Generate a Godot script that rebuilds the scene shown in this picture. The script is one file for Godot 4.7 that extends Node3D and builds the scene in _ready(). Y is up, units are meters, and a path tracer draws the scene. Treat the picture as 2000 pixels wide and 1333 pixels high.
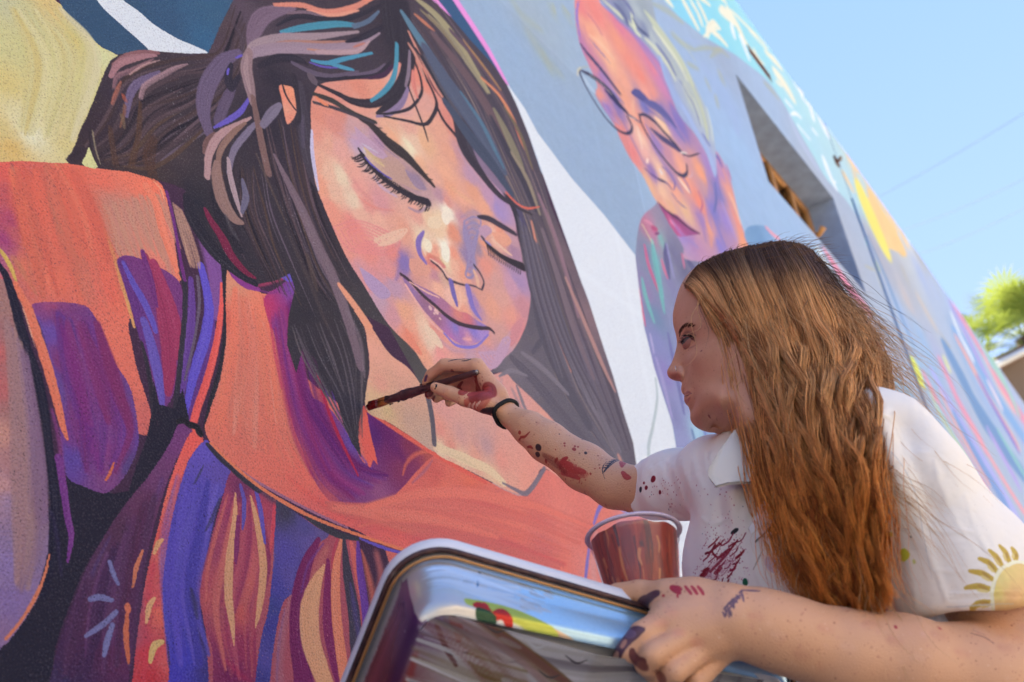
extends Node3D
# A painter at work on a tall wall mural. Metres; x runs along the wall, y is up, z points out of the wall.
# The mural is pigment, its lower left painted darker for the dimmer light there: every brush mark below is given in millimetres along the wall (x, height).

var cvs := []            # the wall's paint sheets: {img, x0, y1, r (mm per texel), w, h}
var dabs := {}
var rng := RandomNumberGenerator.new()

func _ready() -> void:
	rng.seed = 11
	var cam := Camera3D.new()
	cam.name = "camera"
	cam.keep_aspect = Camera3D.KEEP_HEIGHT
	cam.fov = 37.85
	cam.near = 0.05
	cam.far = 400.0
	cam.transform = Transform3D(Basis(Vector3(0.58672, -0.11577, 0.80147), Vector3(-0.33803, 0.86436, 0.37231), Vector3(-0.73586, -0.48936, 0.46801)), Vector3(0, 1.0, 0.975))
	var lens := CameraAttributesPhysical.new()
	lens.frustum_focal_length = 35.0
	lens.frustum_focus_distance = 1.3
	lens.exposure_aperture = 5.6
	cam.attributes = lens
	add_child(cam)
	var sun := DirectionalLight3D.new()
	sun.name = "sun"
	sun.light_energy = 1.6
	sun.light_color = Color(1.0, 0.95, 0.87)
	sun.light_angular_distance = 0.5
	sun.shadow_enabled = true
	add_child(sun)
	sun.look_at_from_position(Vector3(5.0, 10.0, -6.0), Vector3.ZERO, Vector3.UP)
	var sky := Sky.new()
	var sm := ProceduralSkyMaterial.new()
	sm.sky_top_color = Color(0.35, 0.465, 0.68)
	sm.sky_horizon_color = Color(0.54, 0.60, 0.69)
	sm.sky_curve = 0.45
	sm.sky_energy_multiplier = 1.0
	sm.ground_bottom_color = Color(0.45, 0.43, 0.40)
	sm.ground_horizon_color = Color(0.66, 0.67, 0.66)
	sky.sky_material = sm
	var env := Environment.new()
	env.background_mode = Environment.BG_SKY
	env.sky = sky
	env.tonemap_mode = Environment.TONE_MAPPER_LINEAR
	env.tonemap_exposure = 3.3
	env.sdfgi_enabled = true
	env.ssao_enabled = true
	env.ssil_enabled = true
	var we := WorldEnvironment.new()
	we.name = "environment"
	we.environment = env
	add_child(we)
	build_ground()
	build_building()
	build_opposite()
	build_person()
	build_hair_tie()
	build_brush()
	build_tray()
	build_cup()
	build_far()

# ------------------------------------------------------------------ small helpers
func tag(o: Node, label: String, category := "", group := "", kind := "") -> Node:
	if label: o.set_meta("label", label)
	if category: o.set_meta("category", category)
	if group: o.set_meta("group", group)
	if kind: o.set_meta("kind", kind)
	return o

func base(called: String, at: Vector3, label: String, category: String, group := "") -> Node3D:
	var o := Node3D.new()
	o.name = called
	add_child(o, true)
	o.position = at
	tag(o, label, category, group)
	return o

func put(mesh: Mesh, called: String, m: Material, parent: Node = self) -> MeshInstance3D:
	var o := MeshInstance3D.new()
	o.name = called
	o.mesh = mesh
	if m: o.material_override = m
	parent.add_child(o, true)
	return o

func mat(c: Color, rough := 0.8, metal := 0.0) -> StandardMaterial3D:
	var m := StandardMaterial3D.new()
	m.albedo_color = c
	m.roughness = rough
	m.metallic = metal
	return m

func noise_tex(size: int, freq: float, ramp: Array, seed_ := 1, normal := 0.0, octaves := 4) -> NoiseTexture2D:
	var t := NoiseTexture2D.new()
	t.width = size
	t.height = size
	t.seamless = true
	var n := FastNoiseLite.new()
	n.seed = seed_
	n.frequency = freq
	n.fractal_octaves = octaves
	t.noise = n
	if normal > 0.0:
		t.as_normal_map = true
		t.bump_strength = normal
	elif ramp.size():
		var g := Gradient.new()
		var o := PackedFloat32Array()
		var c := PackedColorArray()
		for k in ramp.size():
			o.append(float(k) / (ramp.size() - 1))
			c.append(ramp[k])
		g.offsets = o
		g.colors = c
		t.color_ramp = g
	return t

func begin() -> SurfaceTool:
	var st := SurfaceTool.new()
	st.begin(Mesh.PRIMITIVE_TRIANGLES)
	return st

func quad(st: SurfaceTool, a: Vector3, b: Vector3, c: Vector3, d: Vector3) -> void:
	# corners clockwise as seen from the front
	for p in [a, b, c, a, c, d]:
		st.add_vertex(p)

func box(st: SurfaceTool, lo: Vector3, hi: Vector3) -> void:
	var p := []
	for k in 8:
		p.append(Vector3(hi.x if k & 1 else lo.x, hi.y if k & 2 else lo.y, hi.z if k & 4 else lo.z))
	quad(st, p[4], p[6], p[7], p[5])
	quad(st, p[1], p[3], p[2], p[0])
	quad(st, p[0], p[2], p[6], p[4])
	quad(st, p[5], p[7], p[3], p[1])
	quad(st, p[6], p[2], p[3], p[7])
	quad(st, p[0], p[4], p[5], p[1])

func done(st: SurfaceTool) -> ArrayMesh:
	st.generate_normals()
	return st.commit()

func tube(st: SurfaceTool, path: Array, radii: Array, sides := 8, caps := true, squash := 1.0, up := Vector3.UP) -> void:
	# a tapered round bar through the points of PATH
	var rings := []
	for i in path.size():
		var a: Vector3 = path[maxi(i - 1, 0)]
		var b: Vector3 = path[mini(i + 1, path.size() - 1)]
		var t := (b - a).normalized()
		var s := t.cross(up)
		if s.length() < 0.05: s = t.cross(Vector3.RIGHT)
		s = s.normalized()
		var u := s.cross(t)
		var r: float = radii[mini(i, radii.size() - 1)]
		var ring := []
		for k in sides:
			var f := TAU * k / sides
			ring.append(path[i] + (s * cos(f) + u * sin(f) * squash) * r)
		rings.append(ring)
	for i in rings.size() - 1:
		for k in sides:
			var j := (k + 1) % sides
			quad(st, rings[i][k], rings[i][j], rings[i + 1][j], rings[i + 1][k])
	if caps:
		for k in sides:
			var j := (k + 1) % sides
			for p in [path[0], rings[0][j], rings[0][k]]: st.add_vertex(p)
			var e: int = rings.size() - 1
			for p in [path[e], rings[e][k], rings[e][j]]: st.add_vertex(p)

func curve(p: Array, n: int, closed := false) -> Array:
	# Catmull-Rom through points, N steps a span (works for Vector2 and Vector3)
	var out := []
	var c := p.size()
	var spans := c if closed else c - 1
	for i in spans:
		var p0 = p[(i - 1 + c) % c] if closed or i > 0 else p[0] * 2.0 - p[1]
		var p1 = p[i]
		var p2 = p[(i + 1) % c]
		var p3 = p[(i + 2) % c] if closed or i + 2 < c else p[c - 1] * 2.0 - p[c - 2]
		for k in n:
			var t := float(k) / n
			out.append(0.5 * (p1 * 2.0 + (p2 - p0) * t + (p0 * 2.0 - p1 * 5.0 + p2 * 4.0 - p3) * t * t + (p1 * 3.0 - p0 - p2 * 3.0 + p3) * t * t * t))
	if not closed: out.append(p[c - 1])
	return out

# ------------------------------------------------------------------ ground and sky-side surroundings
func build_ground() -> void:
	var st := begin()
	quad(st, Vector3(-150, 0, 180), Vector3(-150, 0, -180), Vector3(250, 0, -180), Vector3(250, 0, 180))
	var m := mat(Color.WHITE, 0.95)
	m.albedo_texture = noise_tex(512, 0.02, [Color(0.68, 0.65, 0.60), Color(0.76, 0.73, 0.68)], 4)
	m.uv1_triplanar = true
	m.uv1_world_triplanar = true
	m.uv1_scale = Vector3(0.4, 0.4, 0.4)
	tag(put(done(st), "ground", m), "pale dry ground of the alley along the foot of the mural", "ground", "", "structure")

func build_opposite() -> void:
	# unseen building added across the alley to fill the shade with warm light
	var root := base("added_bounce_building", Vector3(0, 0, 7.5), "added unseen pale building across the alley that bounces sunlight onto the mural", "building")
	var st := begin()
	box(st, Vector3(-12, 0, 0), Vector3(20, 3.6, 6))
	put(done(st), "wall", mat(Color(0.90, 0.86, 0.79), 0.9), root)
	st = begin()
	box(st, Vector3(-12.2, 3.6, -0.25), Vector3(20.2, 3.8, 6.2))
	put(done(st), "roof", mat(Color(0.72, 0.70, 0.66), 0.9), root)

# ------------------------------------------------------------------ painting
func sheet(x0: float, x1: float, y0: float, y1: float, r: float, bg: Color) -> Dictionary:
	var w := int(ceil((x1 - x0) / r))
	var h := int(ceil((y1 - y0) / r))
	var img := Image.create(w, h, false, Image.FORMAT_RGBA8)
	img.fill(bg)
	var c := {"img": img, "x0": x0, "x1": x1, "y0": y0, "y1": y1, "r": r, "w": w, "h": h}
	cvs.append(c)
	return c

func path2(a: Array, c: Dictionary) -> Array:
	var out := []
	for i in range(0, a.size(), 2):
		out.append(Vector2((a[i] - c.x0) / c.r, (c.y1 - a[i + 1]) / c.r))
	return out

func meets(a: Array, c: Dictionary, pad: float) -> bool:
	var lx := 1e9
	var hx := -1e9
	var ly := 1e9
	var hy := -1e9
	for i in range(0, a.size(), 2):
		lx = minf(lx, a[i]); hx = maxf(hx, a[i]); ly = minf(ly, a[i + 1]); hy = maxf(hy, a[i + 1])
	return hx + pad > c.x0 and lx - pad < c.x1 and hy + pad > c.y0 and ly - pad < c.y1

func dab(col: Color, kind: int) -> Image:
	# the footprint of a brush: 0 soft, 1 loaded, 2 dry
	var key := "%s%d" % [col.to_html(), kind]
	if dabs.has(key): return dabs[key]
	var n := 24
	var b := PackedByteArray()
	b.resize(n * n * 4)
	var g := RandomNumberGenerator.new()
	g.seed = kind + 5
	for y in n:
		for x in n:
			var d := Vector2((x + 0.5) / n * 2.0 - 1.0, (y + 0.5) / n * 2.0 - 1.0).length()
			var a := 0.0
			if kind == 0: a = clampf(exp(-d * d * 2.2) - 0.11, 0.0, 1.0) * 0.42
			elif kind == 1: a = clampf((1.0 - d) * 5.0, 0.0, 1.0)
			else: a = clampf((1.0 - d) * 4.0, 0.0, 1.0) * (1.0 if g.randf() < 0.42 else 0.0)
			var i := (y * n + x) * 4
			b[i] = int(col.r8); b[i + 1] = int(col.g8); b[i + 2] = int(col.b8); b[i + 3] = int(a * col.a * 255.0)
	var im := Image.create_from_data(n, n, false, Image.FORMAT_RGBA8, b)
	dabs[key] = im
	return im

func drag(c: Dictionary, p: Array, col: Color, w0: float, w1: float, w2: float, kind: int) -> void:
	var img: Image = c.img
	var d := dab(col, kind)
	var sized := {}
	var n := p.size()
	var left := 0.0
	for i in n - 1:
		var a: Vector2 = p[i]
		var b: Vector2 = p[i + 1]
		var l := a.distance_to(b)
		while left <= l:
			var f := left / maxf(l, 0.0001)
			var t := (i + f) / (n - 1)
			var w := lerpf(w0, w1, sin(minf(t * 2.0, 1.0) * PI * 0.5)) if t < 0.5 else lerpf(w1, w2, 1.0 - cos((t - 0.5) * PI))
			var s := maxi(1, int(round(w)))
			if not sized.has(s):
				var q: Image = d.duplicate()
				q.resize(s, s, Image.INTERPOLATE_BILINEAR if s > 12 else Image.INTERPOLATE_LANCZOS)
				sized[s] = q
			var at := a.lerp(b, f) - Vector2(s, s) * 0.5
			img.blend_rect(sized[s], Rect2i(0, 0, s, s), Vector2i(int(round(at.x)), int(round(at.y))))
			left += maxf(0.8, w * (0.2 if kind == 0 else 0.16 if kind == 1 else 0.3))
		left -= l

func s(hex: String, a: Array, w0: float, w1: float, w2: float, kind: int, alpha := 1.0) -> void:
	# one brush mark along a path, its widths in mm at the start, middle and end
	var col := Color(Color.html(hex), alpha)
	for c in cvs:
		if not meets(a, c, maxf(w0, maxf(w1, w2))): continue
		var p = curve(path2(a, c), 8)
		drag(c, p, col, w0 / c.r, w1 / c.r, w2 / c.r, kind)
		if kind == 1 and w1 / c.r > 5.0 and col.a > 0.7:
			# hairs of the brush
			var k = int(w1 / c.r / 2.2)
			for j in k:
				var off = ((j + rng.randf()) / k - 0.5) * 0.9
				var q := []
				var i0: int = rng.randi() % maxi(1, p.size() / 3)
				var i1: int = p.size() - rng.randi() % maxi(1, p.size() / 3)
				for i in range(i0, i1):
					var t: Vector2 = (p[mini(i + 1, p.size() - 1)] - p[maxi(i - 1, 0)]).normalized()
					var u := float(i) / (p.size() - 1)
					var w = (lerpf(w0, w1, u * 2.0) if u < 0.5 else lerpf(w1, w2, u * 2.0 - 1.0)) / c.r
					q.append(p[i] + Vector2(-t.y, t.x) * off * w)
				var v := rng.randf_range(-0.09, 0.09)
				var h := col.lightened(v) if v > 0.0 else col.darkened(-v)
				h.a = 0.5
				if q.size() > 2: drag(c, q, h, 1.0, rng.randf_range(1.0, 2.4), 1.0, 1)

func spans(p: Array, y: float) -> Array:
	var xs := []
	var n := p.size()
	var a: Vector2 = p[n - 1]
	for i in n:
		var b: Vector2 = p[i]
		if (a.y <= y) != (b.y <= y): xs.append(a.x + (y - a.y) * (b.x - a.x) / (b.y - a.y))
		a = b
	xs.sort()
	return xs

func f(poly: Array, at: Array, cols: String, power: float, smooth: int) -> void:
	# an outline filled with colours that run into each other, laid on with short marks
	var list := []
	for h in cols.split(" "): list.append(Color.html(h))
	for c in cvs:
		if not meets(poly, c, 0.0): continue
		var p = path2(poly, c)
		if smooth: p = curve(p, 6, true)
		var lo := Vector2(1e9, 1e9)
		var hi := Vector2(-1e9, -1e9)
		for v in p:
			lo = lo.min(v); hi = hi.max(v)
		lo = lo.max(Vector2.ZERO).floor()
		hi = hi.min(Vector2(c.w, c.h)).ceil()
		if hi.x <= lo.x or hi.y <= lo.y: continue
		var size := Vector2i(hi - lo)
		var src: Image
		if list.size() == 1:
			src = Image.create(4, 4, false, Image.FORMAT_RGBA8)
			src.fill(list[0])
			src.resize(size.x, size.y, Image.INTERPOLATE_NEAREST)
		else:
			var step := maxf(5.0, sqrt(float(size.x) * size.y) / 110.0)
			var gw := maxi(2, int(size.x / step))
			var gh := maxi(2, int(size.y / step))
			var q = path2(at, c)
			src = Image.create(gw, gh, false, Image.FORMAT_RGBA8)
			var ex := power * 0.5
			for gy in gh:
				for gx in gw:
					var o := lo + Vector2((gx + 0.5 + rng.randf_range(-0.4, 0.4)) / gw * size.x, (gy + 0.5 + rng.randf_range(-0.4, 0.4)) / gh * size.y)
					var sum := 0.0
					var r := 0.0
					var g := 0.0
					var b := 0.0
					for k in q.size():
						var w := 1.0 / pow(o.distance_squared_to(q[k]) + 4.0, ex)
						var cc: Color = list[k]
						sum += w; r += cc.r * w; g += cc.g * w; b += cc.b * w
					var v := rng.randf_range(0.988, 1.012) / sum
					src.set_pixel(gx, gy, Color(minf(r * v, 1.0), minf(g * v, 1.0), minf(b * v, 1.0)))
			src.resize(size.x, size.y, Image.INTERPOLATE_CUBIC)
		for y in range(int(lo.y), int(hi.y)):
			var xs = spans(p, y + 0.5)
			for k in range(0, xs.size() - 1, 2):
				var x0 := clampi(int(round(xs[k] + rng.randf_range(-0.6, 0.6))), int(lo.x), int(hi.x))
				var x1 := clampi(int(round(xs[k + 1] + rng.randf_range(-0.6, 0.6))), int(lo.x), int(hi.x))
				if x1 > x0: c.img.blit_rect(src, Rect2i(x0 - int(lo.x), y - int(lo.y), x1 - x0, 1), Vector2i(x0, y))

func strands(a: Array, b: Array, n: int, cols: String, wmin: float, wmax: float, alpha: float) -> void:
	# thin brush marks that run between two guide lines
	var list := cols.split(" ")
	var m := int(mini(a.size(), b.size()) / 2.0)
	for i in n:
		var t := rng.randf()
		var i0 := rng.randi() % maxi(1, m - 3)
		var i1 := mini(m, i0 + rng.randi_range(3, m))
		var l := []
		for j in range(i0, i1):
			l.append(lerpf(a[j * 2], b[j * 2], t) + rng.randf_range(-5, 5))
			l.append(lerpf(a[j * 2 + 1], b[j * 2 + 1], t) + rng.randf_range(-5, 5))
		var w := rng.randf_range(wmin, wmax)
		s(list[rng.randi() % list.size()], l, w * 0.4, w, w * 0.3, [2, 1, 1][i % 3] if wmax < 8.5 else [0, 2, 0, 2, 1][i % 5], alpha)

func k(hex: String, x: int, y: int, r: float, n: int, smin: float, smax: float) -> void:
	# flecks and pits
	var col := Color.html(hex)
	for c in cvs:
		if c.r > 2.0 or not meets([x, y], c, r): continue
		for i in n:
			var o := Vector2.from_angle(rng.randf() * TAU) * r * sqrt(rng.randf())
			var q := Vector2((x + o.x - c.x0) / c.r, (c.y1 - y - o.y) / c.r)
			var d := Vector2.from_angle(rng.randf_range(0.6, 1.4)) * rng.randf_range(0.3, 2.0)
			col.a = rng.randf_range(0.25, 0.7)
			drag(c, [q, q + d], Color(col, snappedf(col.a, 0.2)), rng.randf_range(smin, smax), rng.randf_range(smin, smax), smin, 1)

func grain(c: Dictionary) -> void:
	# tooth of the rendered wall showing through thin paint
	var n := FastNoiseLite.new()
	n.seed = 9
	n.frequency = 0.3
	n.fractal_octaves = 3
	var g := n.get_seamless_image(512, 512)
	g.convert(Image.FORMAT_L8)
	var d := g.get_data()
	var b := PackedByteArray()
	b.resize(512 * 512 * 4)
	for i in 512 * 512:
		var v := d[i] / 255.0
		if v < 0.5:
			b[i * 4] = 45; b[i * 4 + 1] = 30; b[i * 4 + 2] = 48
			b[i * 4 + 3] = int(clampf((0.36 - v) * 1.3, 0.0, 0.3) * 255.0)
		else:
			b[i * 4] = 235; b[i * 4 + 1] = 225; b[i * 4 + 2] = 230
			b[i * 4 + 3] = int(clampf((v - 0.6) * 0.7, 0.0, 0.14) * 255.0)
	var t := Image.create_from_data(512, 512, false, Image.FORMAT_RGBA8, b)
	for y in range(0, c.h, 512):
		for x in range(0, c.w, 512):
			c.img.blend_rect(t, Rect2i(0, 0, 512, 512), Vector2i(x, y))

func paint_mural() -> void:  # lower-left colours carry the dimmer light as darker paint
	f([942,1511,2028,1882,1944,1197,933,1063],[942,1511],"c9a0a0",1,0)
	f([1033,1499,2003,1748,1864,1492,1834,939,932,1011],[1108,1466,1283,1480,1596,1504,1261,1330,1559,1359,1887,1495,1096,1314],"d97068 e07868 e8887a 9a4a80 c86a70 e0a0a0 b05a68",2.5,1)
	f([1559,3717,18188,19753,7213,3284,4379,1248,1990,1198,2235,1938,2102,2480,1593,2764],[1618,3039,1729,3010,1854,2910,1879,3251,2082,2867,2186,2737,3506,4575,3708,4187,3553,3490,3711,3873,4148,3693,4161,3518,3798,4594,4553,4769,5005,4289,5237,4043,5224,3517],"a0b6d2 9fb6d4 a0b5d2 a6b4c4 9fb4d2 9eb3d0 a8b8d0 a4b8dc a3bbdc a6c0e2 a6bede a8bfe0 a4b0c8 aabcd8 b4b8c8 b8b8c4 b4c4dc",2.5,1)
	s("b9b69a",[1776,3251,1822,3225,1933,3252],79.9,74.1,32.8,0,0.35)
	s("b9b69a",[1837,3175,1903,3123,2011,3121],98.6,109.2,48.0,0,0.35)
	s("b9b69a",[2018,3433,2033,3376],63.1,87.9,37.7,0,0.35)
	s("b9b69a",[2104,3481,2158,3454],65.5,92.4,39.6,0,0.35)
	s("b9b69a",[1909,3148,1944,3072],59.7,83.3,35.7,0,0.35)
	s("b8b79c",[3006,4269,3188,4374,3370,4448],31.6,71.1,36.9,0,0.80)
	s("b8b79c",[3154,4202,3280,4242,3431,4322],56.5,68.6,35.4,0,0.80)
	s("b8b79c",[3431,4322,3631,4488,3903,4684],22.0,43.9,23.3,0,0.80)
	s("b8b79c",[3648,4437,3866,4655,4009,4710],16.9,64.4,33.0,0,0.80)
	s("b8b79c",[3259,4107,3406,4181],32.2,55.5,27.7,0,0.80)
	s("b8b79c",[3557,4123,3534,4036],44.7,73.6,36.8,0,0.80)
	s("b8b79c",[3474,4160,3491,4112],55.5,92.3,46.2,0,0.80)
	s("b8b79c",[3737,4401,3745,4329],69.6,115.3,57.7,0,0.80)
	s("b8b79c",[4617,4969,4752,5004,4875,5012],44.2,99.8,50.7,0,0.80)
	s("b8b79c",[2038,3455,2038,3412],22.0,36.5,18.2,0,0.80)
	s("b8b79c",[2105,3503,2149,3495],26.9,45.2,22.6,0,0.80)
	s("b8b79c",[2920,4221,3006,4269],23.2,39.5,19.8,0,0.80)
	s("aab8e0",[3304,4297,3561,4472],21.8,46.3,23.2,0,0.60)
	s("aab8e0",[3492,4282,3554,4241],104.1,209.3,104.6,0,0.60)
	s("aab8e0",[3793,4213,3720,3995],50.8,98.1,49.1,0,0.60)
	s("aab8e0",[4910,5115,5193,5167],56.0,116.4,58.2,0,0.60)
	s("c8ccb8",[3168,4237,3301,4246,3401,4214],15.6,56.7,21.5,0,0.60)
	f([2361,2777,2491,2898,2551,2947,2671,2896,2978,2922,4049,3438,3963,2806,2748,1970,2245,1904,2253,1962,2263,2051,2223,2205,2216,2334,2239,2489,2268,2611],[2388,2764,2441,2769,2477,2760,2355,2643,2390,2638,2276,2465,2302,2409,2565,2746,2473,2589,2284,2303,2295,2212,2290,2089,2313,2007,2424,2070,2513,2096,2646,2148,2628,2698,2361,2173,3117,2926],"c47f98 c8789c 86b4b4 8a86a8 7db2b8 9a86b0 7a90b0 7d7898 8a86ac 8e90c2 9488c2 8c8cba 9a9cc8 a4c4da 92aad0 a0c8d8 74708c 9898c4 8a86ac",2.5,1)
	s("d06a94",[2343,2670,2340,2603,2356,2550,2378,2503],12.0,24.7,8.8,1)
	s("e07090",[2234,2470,2225,2396,2224,2337],6.5,17.6,5.4,1)
	s("7cb8bc",[2410,2722,2398,2642,2388,2536,2378,2448],14.6,40.4,14.2,1)
	s("7cb8bc",[2272,2518,2270,2449,2290,2377],11.3,31.7,12.6,1)
	s("d27a9a",[2450,2667,2454,2632,2463,2603],10.5,22.3,7.4,1)
	s("e8d8b0",[2360,2757,2383,2735,2411,2708],5.7,7.6,5.7,1)
	s("6a6690",[2517,2761,2489,2686,2476,2612],12.9,38.9,14.7,1)
	s("9a94c4",[2520,2763,2517,2631],8.6,15.1,8.4,1)
	s("c87a98",[2636,2780,2627,2721],13.4,16.6,8.3,1)
	s("a8a0d0",[2251,2246,2264,2164,2271,2071],14.5,25.1,11.0,1)
	s("7a7aae",[2371,2370,2364,2237,2358,2110],14.6,28.4,13.9,1)
	s("8884b6",[2461,2406,2437,2263],17.2,27.9,16.7,1)
	s("b8b0dc",[2245,2320,2243,2256],8.1,13.4,5.3,1)
	s("68648a",[2673,2766,2738,2749],20.5,45.0,20.8,1)
	s("7088b4",[2388,2071,2391,2024],11.7,17.4,11.6,1)
	s("7c86c0",[2475,2097,2480,2055],12.7,18.9,12.6,1)
	s("b85a80",[2432,2779,2471,2796],16.7,20.0,10.8,1)
	s("8a4a78",[2445,2763,2480,2785],6.4,7.7,5.2,1)
	s("d890a8",[2383,2784,2439,2799],9.4,15.2,9.5,1)
	f([2248,3708,2193,3549,2181,3485,2176,3402,2187,3358,2209,3323,2246,3257,2218,3196,2252,3162,2313,3130,2336,3088,2379,3035,2455,3000,2499,2946,2542,2923,2604,2877,2662,2821,2703,2786,3421,3132,3407,3192,3386,3306,3393,3389,3410,3519,3398,3595,3342,3645,3260,3636,3200,3660,3046,3704,2979,3782,2907,3845,2786,3858,2660,3842,2535,3812,2431,3786,2410,3848],[2242,3617,2363,3690,2293,3539,2353,3531,2511,3654,2400,3475,2579,3609,2481,3444,2657,3590,2807,3749,2860,3707,2738,3570,2663,3527,2193,3380,2251,3355,2297,3329,2282,3183,2256,3215,2376,3247,2449,3349,2469,3293,2362,3129,2418,3075,2516,3203,2518,3137,2545,3282,2641,3354,2758,3432,2862,3481,2621,3414,2789,3509,2951,3559,2643,3248,2738,3273,2839,3280,2546,3070,2619,3118,2719,3156,2489,2988,2592,3015,2720,3087,2858,3201,3044,3365,2935,3164,3176,3463,3052,3276,3194,3356,3315,3526,3347,3443,3082,3200,3191,3212,2922,3070,2979,3056,2753,2898,2666,2893,3333,3192,2824,2893,3041,3018,2576,2941,2642,2969,2767,3029,3315,3278,2802,3818,2555,3788],"ec8a88 ee8c84 f2a88c f6b898 f09c84 f2b494 ee9484 f0a890 ee8f80 e0889a d088b0 e8988c eca090 c080a8 d88a98 b080b0 a080c0 e89a8c 8a78b0 eca488 f0a890 e8908c e88a88 f4c4ac eab0a6 ee9c88 d89890 f0c09c a888c0 7a78b8 8a7ab8 8878b8 a080b8 c890a0 f0a890 9a7ab0 f2c4a6 b088a8 e8b090 f0bea0 f0a890 f0a088 f2a482 f0927e a888c0 c898a0 8a80b8 c090b8 e8a090 8a80c0 a088c8 a884b8 e8a090 b088b8 a090d0 eea080 c090b0 9484c8 eaa890 e8b090 e4b494 e8988a d884a4 e08498",3,1)
	s("8a7ad0",[2244,3647,2208,3562,2194,3495,2189,3421],3.9,11.7,4.3,1)
	s("9484cc",[2431,3786,2535,3812,2660,3842,2780,3843,2901,3830,2944,3736,3010,3659],9.5,62.9,62.8,0)
	s("d8889c",[2243,3535,2246,3484,2278,3445],5.1,13.3,6.7,0)
	s("fad0b0",[2270,3502,2363,3520,2438,3513],14.4,49.4,19.3,0,0.60)
	s("f8d4bc",[2783,3184,2830,3172,2865,3165],12.3,23.4,7.8,1)
	s("f8dcc8",[2506,3248,2507,3197,2500,3142],14.6,31.9,12.6,0,0.80)
	s("f8d8c8",[2532,3120,2515,3093],7.5,11.2,7.4,1)
	s("8a80c4",[3275,3573,3236,3459,3156,3316,3071,3194,3078,3107,3102,3040],19.7,83.9,48.4,0)
	s("6a70a8",[3191,3403,3148,3292,3076,3187],7.2,14.7,4.8,1)
	s("b09ad8",[3209,3317,3240,3238,3263,3147],29.9,86.5,45.8,0)
	s("e8a090",[3332,3577,3359,3521,3360,3450,3359,3360],27.0,65.8,32.6,0)
	s("7a70b0",[3284,3609,3328,3605,3338,3570],14.5,38.7,16.1,1)
	s("c080a8",[3414,3626,3420,3546],12.1,24.1,12.0,1)
	s("e8a088",[2959,3080,2968,3033,2940,2959],33.9,54.4,25.2,0)
	s("a484b8",[2882,3082,2906,3035,2899,2955],20.2,36.1,15.9,0)
	s("f0b8a0",[3339,3428,3366,3374,3378,3292],19.7,35.8,14.8,1)
	s("7878b4",[2630,3439,2733,3481,2831,3499,2916,3477,2959,3466],13.0,70.5,33.6,0)
	s("9a84bc",[2581,3306,2642,3283,2709,3272],21.5,46.3,19.5,0)
	s("6a66a4",[2307,3301,2369,3302,2433,3303],15.5,31.4,12.7,0)
	s("b89ac8",[2265,3204,2288,3162,2360,3161],19.8,29.6,15.0,0)
	s("4d4468",[2182,3393,2216,3379,2280,3372,2350,3358,2419,3337],9.9,24.3,16.1,1)
	s("5c5890",[2525,3416,2611,3462,2686,3472],7.2,53.7,38.6,1)
	s("67629a",[2635,3451,2738,3494,2836,3512,2895,3502],15.3,58.1,18.1,1)
	s("3f3a64",[2298,3271,2346,3269,2396,3269,2448,3270],9.6,31.3,12.7,1)
	s("584e74",[2627,3318,2702,3326,2801,3353,2876,3367],9.2,34.2,17.4,1)
	s("dca8a0",[2660,3367,2719,3369,2799,3383],8.5,14.4,5.9,1)
	s("f4c8a8",[2691,3411,2753,3419,2809,3409],9.3,34.1,10.8,1)
	s("6a5288",[2486,3051,2540,3055,2600,3069,2651,3086,2695,3080],5.4,8.8,6.9,1)
	s("7a66a0",[2649,3157,2707,3161,2734,3138,2709,3090],5.8,9.7,4.8,1)
	s("3f3a58",[2584,3064,2640,3084],4.7,9.6,3.8,1)
	f([2536,2933,2616,2939,2681,2962,2767,2963,2856,2977,2763,2921,2650,2858,2600,2867,2560,2901],[2555,2922,2616,2907,2666,2893,2772,2940,2683,2935,2629,2938],"a05080 d06a94 c868a0 a0588a 9a5080 8a4470",2.5,1)
	s("5f3f58",[2531,2934,2600,2935,2674,2946,2762,2952,2857,2976],6.8,11.9,5.3,1)
	s("f08aa8",[2599,2898,2639,2895],7.3,13.3,7.4,1)
	s("b880b8",[2613,2835,2716,2879,2818,2943],4.5,7.9,3.4,0)
	s("9a88c8",[2531,3798,2685,3831,2796,3803,2889,3758,2931,3666],16.8,97.5,46.9,0,0.70)
	s("8a7cc0",[2897,3622,2951,3559,3004,3495],35.8,101.7,48.0,0,0.70)
	s("a890c8",[2296,3345,2339,3324,2408,3303],20.8,50.8,23.7,0,0.70)
	s("9080bc",[2606,3225,2672,3179,2743,3144,2792,3120],18.5,49.1,22.5,0,0.60)
	s("8878b8",[2378,3214,2414,3171,2458,3116,2494,3072],8.6,30.3,17.3,0,0.60)
	s("9a88cc",[3115,3407,3098,3302,3015,3163,3000,3067],30.4,69.5,40.3,0,0.70)
	s("a08cc8",[2616,2907,2688,2881,2810,2894],29.3,48.5,29.9,0,0.70)
	s("b098cc",[3244,3384,3286,3291,3295,3173],31.1,66.0,38.0,0,0.60)
	s("7a6cae",[2621,3414,2718,3443,2830,3460],12.6,30.9,12.6,0,0.80)
	s("f6c0a0",[2528,3387,2503,3316,2514,3270],12.7,45.6,20.6,0,0.60)
	s("7a6aa8",[2263,3479,2322,3471,2396,3463],3.7,7.4,3.8,1)
	s("c8708c",[2279,3621,2340,3614,2381,3581],3.9,9.7,4.9,1)
	s("8a70a8",[2808,3225,2858,3201,2873,3165],7.0,12.7,7.6,1)
	s("6a5a98",[2678,3055,2729,3042,2792,3051],5.6,6.4,2.6,1)
	s("e8e0e8",[2621,3123,2633,3117],12.8,19.2,12.8,1)
	s("b06a90",[2963,3225,2972,3176,2923,3105],9.9,9.0,4.4,1)
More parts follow.
